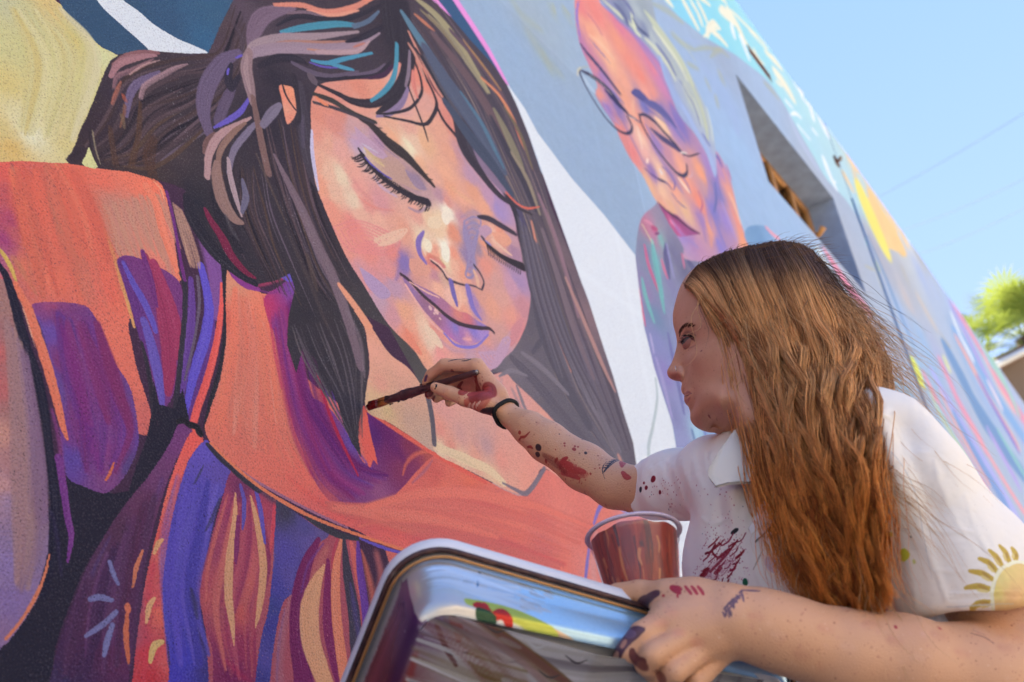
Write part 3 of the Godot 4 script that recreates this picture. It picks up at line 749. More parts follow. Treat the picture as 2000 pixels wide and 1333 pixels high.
	s("d85060",[882,1516,879,1475,874,1438],3.6,7.0,2.6,1)
	s("e0a27a",[814,1507,814,1468,807,1413,807,1370,813,1339,817,1311],2.5,14.5,1.6,1)
	s("dd9e76",[840,1509,850,1479,860,1439,862,1402,856,1361,850,1336],2.8,14.2,1.6,1)
	s("6a58aa",[822,1521,829,1500,829,1478,827,1460],4.5,7.4,2.5,1)
	s("6a58b2",[848,1522,857,1492,865,1449],4.6,8.2,3.6,1)
	s("8a3a68",[820,1476,818,1435,817,1413],5.0,8.2,2.4,1)
	s("c83c58",[814,1414,817,1412],3.1,3.1,3.1,1)
	f([793,1857,820,1847,865,1840,922,1894,908,1817,906,1767,946,1724,1033,1700,1070,1712,1128,1704,1178,1696,1243,1689,1312,1677,1400,1668,1447,1663,1506,1670,1586,1743,1694,1734,1813,1723,1998,1734,1993,1708,1842,1489,1736,1475,1157,1492,1034,1504,942,1514,867,1528,805,1546,764,1577,769,1615,784,1667,792,1735,789,1802],[802,1825,817,1797,845,1791,865,1764,802,1706,828,1699,820,1648,866,1696,885,1653,786,1606,830,1596,904,1618,867,1553,943,1565,993,1534,962,1527,1068,1531,1165,1569,1238,1645,1262,1619,1329,1597,1336,1646,1455,1625,1637,1666,1724,1630,1439,1544,1294,1553,1601,1524,1136,1520,1198,1524,1364,1549,1807,1704,1546,1584,1875,1649,1701,1551,790,1768],"dd9478 ea8c74 f08268 ee7b66 e98a76 da8a78 d88474 ea7a68 ee7866 ea7a66 e07868 ec7666 ea7868 ee7668 ea6a66 e8706a e06a6a e67468 d96860 ea7a66 e57a6c e8745e ee8070 ea8578 e57c70 e67468 e0706a ec7f70 ea6f68 d86068 e07a70 ea8274 d87470 d88a90 e88a80 e07060",2.5,1)
	s("ee6a60",[904,1555,942,1538,1003,1524,1067,1522,1148,1519],9.4,13.4,7.2,0,0.60)
	s("d8606c",[1148,1519,1224,1530,1280,1554],6.7,11.5,5.1,0,0.50)
	s("c8706c",[1257,1581,1346,1615,1449,1674],8.5,12.6,5.7,0,0.45)
	s("f08a72",[1045,1510,1164,1556,1303,1614],6.0,11.3,7.0,0,0.60)
	f([860,1829,890,1865,920,1895,924,1876,909,1818,907,1767,924,1721,946,1698,988,1690,1018,1667,1041,1641,1064,1617,1084,1636,1076,1687,1073,1713,1128,1702,1177,1694,1243,1687,1220,1664,1184,1631,1149,1596,1098,1555,1046,1536,1003,1532,973,1545,948,1573,934,1602,919,1631,907,1668,897,1707,885,1746,873,1785],[865,1817,890,1792,900,1742,890,1721,935,1703,945,1655,986,1642,964,1595,1005,1573,1048,1567,1094,1574,1095,1674,1124,1656,1146,1626,1176,1678,1039,1598,1226,1679,988,1694,1030,1638,922,1880,1085,1698,920,1664,943,1589,983,1543,1126,1683],"c04070 8a3f84 9a3f74 c04a70 8f3f78 8a3f80 8a4a88 86407a 84487e 8a4a80 9a5884 5f2c70 7a3268 8a3c62 8a3a58 6a3a80 b85854 8a4a9a 7450a0 7a4aa0 6a3078 a84a70 b05068 c05a68 74306a",2.5,1)
	s("6a50b2",[998,1724,1005,1700,1018,1669,1041,1641,1069,1619,1090,1607],5.4,10.8,4.2,0,0.80)
	s("7a50a4",[976,1639,1001,1613,1038,1589,1083,1584],5.8,9.4,3.9,0,0.80)
	s("b84062",[966,1740,979,1692,1003,1647,1029,1620],5.3,10.7,4.3,0,0.80)
	s("5f3a78",[947,1760,959,1711,978,1657],6.9,14.1,5.6,0,0.80)
	s("9a4070",[936,1765,946,1707,957,1642],7.8,15.5,6.1,0,0.80)
	s("7458b0",[977,1739,989,1708,1001,1690],3.6,7.4,3.0,0,0.80)
	s("a04a70",[925,1674,944,1622,984,1576],6.7,13.3,5.4,0,0.80)
	s("c85a66",[920,1664,936,1611,963,1566,1004,1540],3.3,6.2,2.5,0,0.80)
	s("8f3f8c",[791,1860,804,1844,825,1838,850,1842],8.0,12.1,7.6,1)
	s("c84a6c",[845,1845,875,1866,906,1890],6.2,11.0,4.8,0)
	s("8a3f86",[850,1840,880,1850,911,1887],4.4,7.7,4.8,0)
	s("d04a68",[858,1834,871,1793,885,1746,897,1698,912,1649],4.5,7.5,4.3,0)
	f([1066,1718,1075,1708,1080,1679,1089,1646,1094,1623,1085,1627,1075,1612,1065,1635,1057,1663,1055,1687],[1066,1718],"ee6a5e",1,1)
	s("f0795c",[1153,1620,1165,1644,1185,1663,1212,1677,1235,1681],6.2,13.6,3.8,0)
	s("9a6a90",[1175,1611,1211,1643,1234,1668],4.4,11.3,3.8,0,0.60)
	s("e8675a",[1075,1711,1127,1701,1177,1692,1242,1681,1311,1671,1384,1664],5.5,10.4,7.1,1)
	s("8a5048",[1082,1714,1140,1704,1217,1693,1284,1683],1.7,2.3,1.2,1,0.60)
	f([863,1935,875,1937,894,1932,913,1919,918,1912,922,1894,911,1883,898,1883,890,1889,904,1910,885,1911,870,1917],[863,1935],"6f5cc4",1,1)
	s("c03a58",[863,1935,870,1919,890,1911,906,1909],2.4,3.5,2.3,1)
	strands([461,1842,474,1794,490,1743,514,1681], [544,1892,587,1840,619,1775,642,1714], 50, "e87a62 d96a5a c97866 f08a70 d2705e e5705e", 10.0, 28.0, 0.30)
	strands([542,1665,562,1603,582,1542,595,1482], [595,1679,625,1618,655,1551,641,1488], 40, "7a3a74 8a4480 6a3f88 934a84 6e4296 843668", 10.0, 28.0, 0.30)
	strands([802,1825,809,1742,793,1654,787,1591], [875,1777,895,1706,919,1622,953,1568], 46, "ee8068 e2806e f09078 d97a6a f07a66 e8927e", 10.0, 28.0, 0.30)
	strands([962,1527,1067,1522,1185,1522,1345,1518,1565,1518], [1068,1539,1207,1605,1365,1644,1546,1661,1752,1658], 46, "ee8070 e0746a f29080 d8706a e8887a dc6866", 10.0, 30.0, 0.30)
	strands([885,1808,900,1725,919,1647,963,1570,1025,1541], [917,1858,946,1707,997,1645,1050,1609,1120,1610], 46, "8a3a7c 9a4080 7a3478 a04070 74409a b04a74 6a2c70", 10.0, 28.0, 0.30)
	strands([722,1508,712,1427,711,1365,725,1279], [789,1511,772,1432,756,1366,782,1290], 36, "6a5ac0 5a4cae 7464c0 5046a0 6256b0", 8.0, 22.0, 0.30)
	strands([798,1499,777,1414,768,1355,798,1274], [867,1487,876,1425,855,1355,848,1278], 36, "b8586a a84862 cc6a66 92406a d4756a 8a3a5e", 7.0, 18.0, 0.30)
	strands([604,1337,597,1293,590,1251], [690,1480,676,1389,672,1274], 34, "5a3a58 6a4468 4a3050 744a74 5c3450", 8.0, 22.0, 0.30)
	strands([485,1641,509,1532,530,1419,535,1337], [512,1598,542,1481,559,1408,551,1340], 30, "a87f80 94707a 9a7a98 b08a84 8a6a88", 9.0, 24.0, 0.30)
	strands([427,2088,464,2024,466,1902], [494,2144,553,2101,533,1928], 30, "d8cc94 cfc48c e0d6a4 d4c080 dcd0a8", 12.0, 34.0, 0.25)
	s("8f2f68",[906,1835,926,1734,945,1655,984,1584,1036,1552],9.0,29.6,15.1,0,0.70)
	s("a8386a",[883,1789,897,1707,919,1622,955,1564],6.4,19.6,10.9,0,0.80)
	s("7a2a66",[947,1769,972,1689,1008,1640,1056,1602],11.8,34.9,16.5,0,0.60)
	s("6a2a68",[1091,1700,1125,1674,1160,1648],13.0,39.3,18.5,0,0.60)
	s("c03a5c",[805,1292,828,1277,852,1264],6.9,17.6,9.6,0,0.50)
	s("b83050",[968,1736,988,1686,1013,1642,1049,1592],3.6,8.5,3.6,1,0.70)
	s("c84068",[870,1819,880,1752,895,1689],4.3,9.6,5.3,0,0.80)
	s("d04a5c",[697,1393,693,1344,693,1298,693,1254],6.9,17.2,13.0,0,0.50)
	s("803080",[550,1654,576,1594,596,1534,621,1483],9.9,27.8,13.8,0,0.50)
	s("8f3a70",[569,1661,602,1603,621,1548],7.5,21.6,10.0,0,0.50)
	s("d8704f",[634,1502,630,1488,625,1477],1.9,3.7,1.8,1)
	s("7c3f86",[565,1490,574,1458,583,1425,590,1403,589,1374],10.1,8.7,2.4,1)
	s("e0a474",[707,1423,701,1416,696,1403],3.1,6.0,2.6,1)
	s("d67c5e",[681,1405,674,1383,671,1360],2.6,5.9,2.6,1)
	s("e4aa7a",[701,1352,694,1340,692,1322],3.2,7.3,3.3,1)
	s("dcb272",[715,1304,704,1297,700,1279],4.7,9.2,4.6,1)
	s("cf6c50",[667,1335,667,1306,673,1275],3.2,7.1,3.2,1)
	s("d8745a",[666,1338,667,1332],7.8,8.5,6.5,1)
	s("7c78a6",[639,1384,645,1371,653,1359],4.7,5.9,3.5,1)
	s("7c78a6",[619,1338,631,1342,647,1341],5.7,7.4,4.5,1)
	s("7c78a6",[653,1329,637,1313,618,1298],5.6,6.7,4.0,1)
	s("7c78a6",[649,1314,644,1294,642,1280],5.9,7.4,4.4,1)
	s("4a4468",[790,1494,779,1467,768,1445],3.7,6.4,2.1,2)
	s("4a4568",[748,1503,755,1517,762,1533],2.1,3.5,1.4,2)
	s("45405c",[750,1371,757,1353,761,1336],6.0,13.5,6.0,0)
	s("e4a27a",[973,1439,955,1407,943,1370,945,1330,958,1301,973,1273],2.5,37.1,29.2,1)
	s("e0a27a",[814,1507,814,1468,807,1413,807,1370,813,1339,817,1311],2.5,14.5,1.6,1)
	s("dd9e76",[840,1509,850,1479,860,1439,862,1402,856,1361,850,1336],2.8,14.2,1.6,1)
	s("6a58aa",[822,1521,829,1500,829,1478,827,1460],4.5,7.4,2.5,1)
	s("6a58b2",[848,1522,857,1492,865,1449],4.6,8.2,3.6,1)
	s("8a3a68",[820,1476,818,1435,817,1413],5.0,8.2,2.4,1)
	s("3f3a45",[766,1564,784,1553,805,1543,831,1531,853,1524],5.2,12.0,16.9,1)
	s("4a4458",[849,1526,876,1514,904,1508],17.4,16.5,11.7,0)
	s("44404a",[942,1501,971,1494,1001,1489,1044,1490],6.9,11.9,4.9,1)
	s("a8708c",[805,1548,849,1533,904,1521,962,1511,1023,1503],2.5,4.2,3.5,1)
	s("e8825f",[771,1567,805,1548,853,1527,904,1513,961,1503,1044,1497,1145,1493],3.4,5.8,5.3,1)
	s("7a4048",[1049,1491,1087,1490,1145,1488],2.5,4.3,4.4,1)
	s("6c58ba",[1046,1492,1076,1489,1110,1487,1157,1486],2.6,5.1,5.2,1)
	s("2c282e",[719,1581,728,1586,737,1583,749,1583,757,1575],5.9,9.9,7.1,1)
	s("2c282e",[749,1583,756,1573],7.9,10.6,5.3,1)
	f([1051,1897,1091,1881,1139,1841,1191,1828,1230,1791,1245,1728,1246,1686,1178,1697,1128,1706,1073,1714,1087,1793,1085,1836,1079,1869],[1106,1829,1114,1774,1173,1784,1124,1731,1099,1726,1181,1728,1224,1703,1079,1888,1144,1745,1163,1820],"eaa792 e6a28e dca28e dcb888 e0b890 cfa590 cca794 eb9d7e d8a88c e8a892",2.5,1)
	f([1230,1866,1277,1851,1422,1898,1495,1932,1519,1919,1580,1901,1627,1884,1685,1859,1775,1808,1951,1736,1694,1734,1587,1746,1546,1700,1506,1671,1447,1665,1400,1670,1312,1677,1243,1685,1242,1728],[1283,1780,1321,1741,1397,1743,1288,1711,1442,1724,1261,1696,1314,1691,1403,1683,1465,1676,1544,1730,1468,1862,1537,1861,1585,1830,1521,1702,1263,1734,1361,1712,1668,1785],"e2a096 d9a098 c79a9a e89a88 ec9c8c eecfac ecc8a6 eabf9e eca792 ea9c8c dc9c98 e0a09a e0a090 ee9f8c ea9a8a e8a490 ea9a8c",2.5,1)
	s("eecda8",[1248,1698,1286,1696,1322,1696,1351,1694,1397,1693,1441,1677],15.6,22.7,17.3,1)
	s("83737f",[1436,1677,1478,1673,1508,1673,1536,1693,1563,1719,1591,1747],3.7,11.4,10.8,1)
	s("c09a9c",[1477,1910,1453,1857,1430,1795],14.5,11.9,4.3,0)
	s("a08890",[1509,1898,1533,1860,1559,1811,1557,1788],17.0,18.9,7.5,0)
	s("8f8088",[1529,1911,1544,1875,1560,1851],8.6,12.9,4.3,1)
	s("d09898",[1359,1742,1377,1717],24.3,20.9,10.4,0,0.50)
	s("8a78c4",[1804,1720,1780,1698,1753,1664],10.8,10.6,6.0,1)
	s("8a78c4",[1723,1614,1696,1561,1676,1516],8.4,10.2,6.7,1)
	s("b49ac8",[1859,1733,1913,1728,1974,1735],9.2,17.7,10.3,1)
	s("e0a09c",[1759,1648,1724,1576,1718,1513],24.6,40.8,48.2,0)
	f([835,2590,801,2490,786,2412,771,2362,759,2322,750,2285,739,2248,709,2224,677,2202,650,2184,628,2169,603,2147,585,2128,573,2106,567,2081,563,2061,559,2039,555,2015,548,1982,542,1959,539,1936,534,1913,528,1897,532,1893,583,1914,617,1930,658,1941,692,1950,711,1952,711,1939,720,1919,737,1902,760,1885,779,1858,798,1858,815,1850,845,1849,885,1874,913,1900,923,1875,909,1818,906,1767,924,1725,938,1776,966,1763,974,1734,989,1712,998,1722,1011,1700,1020,1671,1038,1643,1058,1624,1053,1658,1056,1688,1071,1725,1085,1792,1085,1836,1079,1869,1054,1893,1143,1894,1198,1831,1230,1791,1249,1794,1251,1857,1206,1875,1140,1901,1083,1956,1041,1997,995,2071,975,2112,969,2146,967,2200,968,2278,992,2360,1099,2451,1234,2601,1309,2673,1355,2613,1426,2565,1444,2500,1495,2464,1575,2438,1614,2377,1620,2336,1623,2252,1634,2229,1636,2181,1621,2135,1588,2068,1542,2007,1489,1958,1434,1907,1495,1932,1519,1919,1580,1901,1627,1884,1685,1859,1775,1808,1901,1725,2005,1867,2010,1924,1987,2007,1970,2090,1948,2159,1913,2283,1891,2333,1830,2460,1799,2524,1783,2606,1745,2724,1709,2798,1674,2848,1617,2879,1530,2894,1451,2917,1382,2917,1304,2974,1179,2964,1028,2852,912,2722],[783,2334,763,2271,815,2397,607,2051,573,1981,648,2079,697,2012,623,1966,657,1959,765,1936,796,1877,737,1940,863,2170,885,2290,843,1948,907,1981,953,2058,955,2137,1011,2003,1068,1915,1167,1862,1230,1814,949,1853,969,1787,1034,1718,1042,1659,973,1923,993,1833,910,2462,1034,2607,1207,2673,1253,2631,1338,2777,1463,2723,1546,2616,1636,2544,1612,2421,1509,2513,1678,2336,1681,2167,1691,2037,1809,2081,1701,1914,1869,1903,1519,1949,1593,1951,1897,2230,1820,2376],"57464c 56454e 5c4c58 433844 40343c 43393f 4c4044 4a3a38 483c3e 38333a 38333c 33303a 36303a 37313b 3d363f 3f3840 3d3540 3d3440 40383f 4a4347 56504f 5c5656 3a353c 3c373e 413b44 3f3a42 3f383e 40393f 4a3e48 4a3e46 40363e 3b333b 55474e 544a54 4c4654 584e58 4a4450 4a414c 554e60 6a626e 6d656f 73697a 6d6570 6f6874 7a707a 756b76 8a7078 7a666e",2.2,0)
	strands([794,2406,758,2267,669,2179,599,2095,568,1987,542,1916], [838,2341,787,2175,740,2079,697,2012,657,1959,609,1935], 48, "54444a 5c4a50 3a3138 2e2830 66525a 4c3c3c 5a463e 6a5a68", 2.0, 8.0, 0.60)
	strands([840,2178,874,2089,907,2002,950,1912,990,1875], [955,2254,964,2143,991,2057,1037,1995,1075,1949], 40, "54444a 5c4a50 3a3138 2e2830 66525a 4c3c3c 5a463e 6a5a68", 2.0, 7.0, 0.55)
	strands([767,2025,764,1964,785,1918,825,1872], [863,2082,885,2000,917,1936,971,1843], 28, "54444a 5c4a50 3a3138 2e2830 66525a 4c3c3c 5a463e 6a5a68", 2.0, 7.0, 0.50)
	strands([911,1800,936,1756,988,1703,1041,1650], [1041,1873,1072,1816,1068,1748,1058,1663], 26, "4c444c 39343c 5e545c 6a5e62", 2.0, 6.0, 0.50)
	strands([1268,2787,1368,2718,1450,2632,1528,2510,1617,2394,1638,2203,1700,1989,1856,1861], [1393,2926,1552,2840,1674,2733,1754,2581,1816,2405,1905,2174,1963,2053,2000,1901], 80, "6a5c66 5a4f5e 7a6a72 8a7478 4e4654 746a78 94807a 655a5a", 2.0, 8.0, 0.50)
	s("332f39",[714,1941,722,1913,745,1888,775,1867,815,1854,845,1849],14.0,28.4,10.8,1)
	s("7c2c48",[747,1937,758,1921,778,1903,797,1878,823,1862,845,1859],6.8,18.6,3.3,1)
	s("332e37",[762,1977,769,1957,781,1925,814,1895],15.4,24.0,12.1,1)
	f([556,1935,554,1922,550,1907,555,1902,572,1910,564,1930],[556,1935],"dad69a",1,1)
	s("3f343b",[556,1965,562,1937,573,1914],8.0,8.0,3.5,1)
	s("b0a080",[559,1967,566,1940,576,1918],2.5,3.5,1.8,2,0.80)
	s("41363d",[548,1928,541,1911,533,1899],10.0,13.6,11.0,1)
	s("8d6064",[579,2102,596,2131,624,2161,650,2181],6.7,11.6,5.1,1)
	s("a97a80",[576,2078,587,2111,615,2145,646,2173],6.7,12.6,4.0,1)
	s("9c727a",[583,2061,586,2085,606,2112,642,2162],5.8,9.8,2.9,2)
	s("c89c9a",[605,2103,626,2137,653,2168],2.7,4.4,1.5,2)
	s("b36c5c",[583,2031,587,2054,593,2082],5.6,7.7,2.8,2)
	s("70607f",[606,2025,609,2067,622,2101,654,2145],7.6,14.0,4.3,1)
	s("b28c94",[626,2072,631,2099,655,2136,683,2175,703,2197],8.9,10.8,2.3,2)
	s("8c5c4a",[603,2042,602,2020,599,1997],6.1,6.6,2.2,2)
	s("5f4538",[626,2064,628,2007,621,1942],6.6,10.7,13.4,2)
	s("5b4238",[584,1988,591,1956,599,1926],8.4,11.9,13.5,2)
	s("563e36",[653,2013,647,1972,657,1945],13.9,25.3,19.4,2)
	s("7a6450",[600,2021,605,2001],8.9,7.1,3.6,2)
	s("b05a48",[598,2059,604,2049],6.2,9.2,5.1,2)
	s("6c5b76",[748,2082,735,2123,742,2182,770,2253,803,2300],20.3,32.8,13.0,1)
	s("62526a",[764,2116,777,2168,796,2226],20.2,21.5,8.5,1)
	s("38323e",[787,2260,781,2227,786,2206,804,2244],7.5,17.5,8.1,1)
	s("6c5cc2",[781,2245,779,2230],3.8,4.8,2.9,1)
	s("6b5bbb",[757,2101,786,2137,810,2173,826,2213],3.8,10.9,4.3,1)
	s("6c5cc2",[795,2280,812,2301],2.5,4.1,2.5,1)
	s("7a5a58",[740,2039,743,2063,759,2092],5.2,8.9,4.5,1)
	s("b79092",[748,1998,750,2044,771,2097,830,2171],12.7,15.3,4.0,1)
	s("8e6c63",[767,2010,770,2061,794,2114,819,2152],9.2,11.6,4.8,1)
	s("7f7289",[788,2027,796,2078,824,2136,843,2170],9.0,12.8,6.5,1)
	s("96756f",[765,2034,767,2005,779,1968,798,1949,817,1948],13.6,29.5,6.6,1)
	s("b2979e",[786,2057,791,2024,802,1990,815,1959],6.4,12.8,3.5,1)
	s("6f6880",[815,2031,822,2001,815,1967],6.8,14.4,7.1,1)
	s("5c545c",[784,1946,796,1924,812,1911],9.3,14.6,4.9,0)
	s("7d6679",[825,2319,833,2375,861,2438,930,2514],13.9,34.6,11.5,1)
	s("584a55",[784,2360,804,2339,811,2296],16.1,19.5,9.6,0)
	s("dd8a77",[879,2478,950,2536,1019,2574,1095,2652,1159,2735],7.3,15.3,9.5,1)
	s("e69a84",[963,2533,1033,2577,1111,2656],4.9,8.2,4.3,1)
	s("806874",[910,2481,963,2528,1018,2556],3.1,7.8,4.0,1)
	s("35303a",[885,2429,936,2494,1018,2553,1093,2621,1187,2736],3.5,12.8,6.4,1)
	s("4f90a8",[895,2420,962,2487,1047,2564,1108,2608],7.5,16.4,9.7,1)
	s("607088",[1092,2593,1138,2645,1177,2708],12.2,10.3,5.3,1)
	s("7060c0",[891,2413,961,2467,1005,2503],2.6,3.1,2.1,1)
	s("a28a92",[816,2298,838,2344,897,2407,988,2483,1107,2590],13.2,20.0,5.5,1)
	s("b07c70",[861,2357,910,2407,1016,2489,1097,2556],2.7,6.4,3.4,1)
	s("9d8594",[815,2277,830,2317,910,2392,1015,2470,1105,2553,1175,2641],8.5,26.3,5.2,1)
	s("c28a78",[961,2428,1029,2473,1104,2536],3.3,6.3,3.3,1)
	s("ba989e",[985,2439,1043,2482,1103,2533,1140,2589],8.7,12.9,4.1,1)
	s("c07c70",[1089,2532,1124,2571],3.0,5.1,3.1,1)
	s("352f39",[1067,2529,1105,2568,1155,2628,1191,2675],4.1,14.4,8.4,1)
	s("5194b2",[971,2406,1014,2432,1072,2489,1147,2560],5.7,10.3,5.4,1)
	s("5194b2",[1014,2432,1053,2450,1087,2467],7.7,10.3,5.2,1)
	s("6a58b2",[965,2397,1000,2412,1041,2439],2.5,4.5,2.3,1)
	s("96797e",[825,2319,818,2277,824,2241,834,2201],13.7,30.2,15.0,1)
	s("a98c90",[819,2304,817,2265,827,2225],5.3,11.4,5.0,1)
	s("80625f",[833,2218,843,2173,854,2125,868,2074],11.2,16.2,17.3,1)
	s("37313b",[845,2297,885,2346,934,2382,960,2389],8.4,19.1,6.9,1)
	s("66586a",[922,2364,972,2376,1026,2405,1100,2473],8.4,13.9,5.2,1)
	s("37313b",[959,2356,1040,2408,1163,2519,1207,2581],5.4,9.2,5.2,1)
	s("6c5c70",[1069,2439,1147,2507,1185,2557],3.1,7.0,3.1,1)
	s("7f7388",[854,2169,874,2209,894,2244],13.3,20.0,10.2,1)
	s("4a414c",[941,2324,947,2249,955,2172,973,2114],18.6,37.4,22.8,1)
	s("5f5468",[945,2253,946,2177],15.0,17.1,9.8,0)
	s("695a64",[967,2362,980,2358],17.9,25.1,10.8,1)
	s("3a333b",[927,2333,933,2288,937,2242,926,2217],16.2,12.9,7.3,1)
	s("7b6671",[880,2122,907,2085,941,2039,975,1983,1008,1937,1032,1887,1051,1837,1066,1785],5.8,31.1,18.7,1)
	s("8a7680",[1042,1883,1069,1835,1074,1769],14.3,15.4,7.5,0)
	s("eb9e80",[1023,1928,1055,1905,1096,1877],10.2,17.5,8.8,1)
	s("6a5650",[841,2101,874,2046,907,1991],8.1,10.8,5.4,0)
	s("56484a",[907,1981,950,1912,993,1833],13.5,18.7,10.6,0)
	s("5c4c48",[951,1953,972,1892],10.5,15.6,5.2,2)
	k("d8d2dc",698,2072,19,13,0.7,1.3)
	k("d8d2dc",705,2057,19,13,0.7,1.3)
	k("d8d2dc",686,2116,19,13,0.7,1.3)
	k("d8d2dc",786,1872,18,13,0.7,1.3)
	k("d8d2dc",907,2033,20,13,0.7,1.3)
	k("d8d2dc",924,2000,20,13,0.7,1.3)
	k("d8d2dc",952,1984,20,13,0.7,1.3)
	k("d8d2dc",941,2020,20,13,0.7,1.3)
	k("d8d2dc",852,2097,20,13,0.7,1.3)
	k("d8d2dc",991,1772,19,13,0.7,1.3)
	k("d8d2dc",1079,1858,20,13,0.7,1.3)
	k("d8d2dc",1084,1772,20,13,0.7,1.3)
	k("d8d2dc",1085,1901,21,13,0.7,1.3)
	k("d8d2dc",1065,1873,20,13,0.7,1.3)
	f([891,2285,897,2256,905,2218,911,2209,924,2231,931,2253,928,2284,923,2303,909,2298],[899,2270,915,2287,909,2241,918,2229],"ec8f78 f09a78 e8a088 e8907a",2,1)
	s("3a323a",[899,2293,906,2275,916,2264,930,2254],4.5,5.1,3.4,1)
	s("665d66",[1233,1799,1240,1766,1243,1730,1242,1700],17.1,14.2,12.7,1)
	f([966,2277,971,2314,990,2358,1040,2404,1099,2451,1178,2512,1224,2586,1271,2645,1311,2659,1341,2610,1367,2593,1426,2565,1444,2500,1495,2464,1575,2438,1604,2409,1616,2379,1616,2337,1623,2295,1623,2252,1634,2229,1636,2183,1625,2143,1596,2081,1542,2007,1489,1958,1434,1908,1404,1879,1261,1840,1206,1873,1140,1901,1083,1956,1041,1997,995,2071,975,2112,969,2146,967,2200],[983,2279,1010,2316,1022,2286,984,2243,1007,2233,1077,2316,982,2165,1033,2231,1004,2161,1040,2170,1018,2119,1067,2130,988,2117,1008,2077,1083,2171,1064,2196,1108,2144,1086,2108,1140,2167,1019,2050,1064,2068,1134,2122,1177,2133,1075,2046,1134,2085,1199,2133,1048,2011,1101,2037,1164,2068,1072,1985,1103,1972,1153,2017,1120,1937,1165,1989,1200,1923,1157,1926,1188,1943,1244,1935,1258,1910,1197,1895,1226,1874,1273,1936,1283,1896,1184,2393,1249,2422,1221,2467,1067,2394,1097,2429,1159,2466,1037,2328,1095,2380,1301,2605,1311,2536,1189,2358,1243,2360,1263,2396,1297,2410,1357,2485,1386,2437,1273,2340,1360,2372,1416,2456,1455,2414,1458,2372,1321,2328,1372,2330,1414,2323,1517,2391,1553,2374,1491,2347,1423,2301,1353,2289,1330,2292,1399,2535,1089,2279,1119,2270,1106,2279,1148,2275,1189,2277,1235,2281,1261,2286,1281,2268,1185,2310,1148,2316,1352,2262,1327,2223,1289,2202,1364,2212,1312,2191,1332,2160,1325,2127,1364,2126,1356,2157,1380,2124,1297,2131,1272,2136,1268,2150,1286,2106,1406,2267,1416,2219,1404,2174,1443,2219,1442,2272,1250,2196,1472,2233,1472,2180,1504,2156,1516,2122,1563,2169,1593,2203,1597,2131,1472,2077,1439,2088,1546,2083,1564,2065,1496,2013,1433,1953,1345,1908,1376,1903,1507,1981,1310,1873,1422,1984,1517,2281,1549,2297,1590,2307,1594,2280,1490,2283,1260,2077,1230,2051,1289,2067,1318,2073,1333,2048,1370,2058,1409,2063,1370,2024,1294,2048,1199,2056],"e0917e e2937f dd9285 e59a88 e8aa94 cfa0a0 eaaa92 e6a79c eab8a0 ecd0b4 eab8a0 ebccb2 eea58a ee9c88 e8a398 eaa898 e59a90 e8b09c dc9a9c ee9c88 ea8f86 ecb09c e8a894 e89488 eebaa2 e8a48e e99a8c ea938a e88e86 dd9a9c e0969a e29694 caa0b0 c49ab0 f0a890 d89aa0 ecaa8c f0c6ac f0ccb2 f0957c f0a88c e89a8e f0a098 e8ae94 e6aa98 dca49e e09482 e08f7a e89c84 dd9080 e4a08e e88f7c e0a496 ecae8e f0dfc0 ebc2a8 eab390 e8a890 e8a78e eeb494 eeae92 d0989c c79ab0 e8a488 ebae98 eea88a eeac94 c89ab4 ac92c4 eeaa8e dda090 e29c90 c094a0 e08e80 c2a0bc d8b49c cfc0c8 c9a48e c39a8e b08c98 a08494 c8a0a0 c29a9a b890a8 faecd8 f2d2b0 eec8a6 e8987e f0caa8 fcf2e0 f2dcb6 f0b49c f0a088 eea48c f0a890 f2e2c0 ecccb0 e88878 d098a0 a88ea8 a088a8 a88a9c a890a8 e8a898 eea388 ea9a8a d8a098 e0a498 d09cb0 b090b8 d09098 e8a48e e0a090 eaa090 dc8e94 d8a098 d09aa8 e0a098 c8a0b0 c89aac f0a898 e8a08c eebaa4 ec9c84 c89aa4 b088a0 e0a090 e8a490 dc9c90 cc9098 d8aa98 f2bcac f2b8a0 b08ab8 f0a890 f0b49c 9078b4",4.0,1)
	s("d2c6e6",[968,2232,967,2190,972,2147,980,2105],5.0,9.7,4.1,1)
	s("eed6bc",[1024,2172,1049,2164,1074,2143],13.1,34.9,17.5,0,0.25)
	s("f0b0a0",[1065,2086,1118,2097,1177,2133],12.0,19.6,10.1,0,0.40)
	s("eab8a0",[1103,2060,1138,2087,1207,2143],7.4,20.6,5.9,0,0.30)
	s("e88a80",[1081,2147,1122,2145,1180,2169],5.8,9.0,4.7,0,0.60)
	s("dd8f90",[1070,2181,1089,2166,1123,2158],7.2,13.2,6.7,0,0.60)
	s("c09ab8",[1272,1930,1323,1918,1399,1944],15.1,19.0,10.9,0,0.60)
	s("8f7ab4",[1207,2072,1186,2038,1169,2004],16.7,24.1,10.8,0,0.80)
	s("c8a0b8",[1072,1990,1109,1964,1147,1938],18.8,34.8,16.0,0,0.40)
	s("e89080",[1185,1911,1196,1884,1223,1873],13.0,23.8,9.0,0,0.50)
	s("8f7cae",[1413,2257,1414,2205,1411,2151,1413,2120],27.0,34.7,26.8,0,0.70)
	s("a890b0",[1398,2269,1448,2310,1486,2316],8.6,26.1,13.2,0,0.60)
	s("f4c4a6",[1244,1935,1271,1919,1299,1902],10.1,16.9,6.8,0,0.30)
	s("c8a0bc",[1451,1960,1503,2006,1550,2060],8.5,18.8,9.7,0,0.50)
	s("b898c0",[1539,2403,1574,2378,1599,2355],21.6,33.2,16.6,0,0.70)
	s("c09ab8",[1418,2472,1458,2430,1502,2411],15.9,24.8,15.0,0,0.70)
	s("f0b890",[1373,2337,1416,2334,1462,2338],11.6,24.3,10.6,0,0.60)
	s("b892b0",[1462,2229,1506,2216,1571,2214,1610,2211],12.5,19.0,15.4,0,0.60)
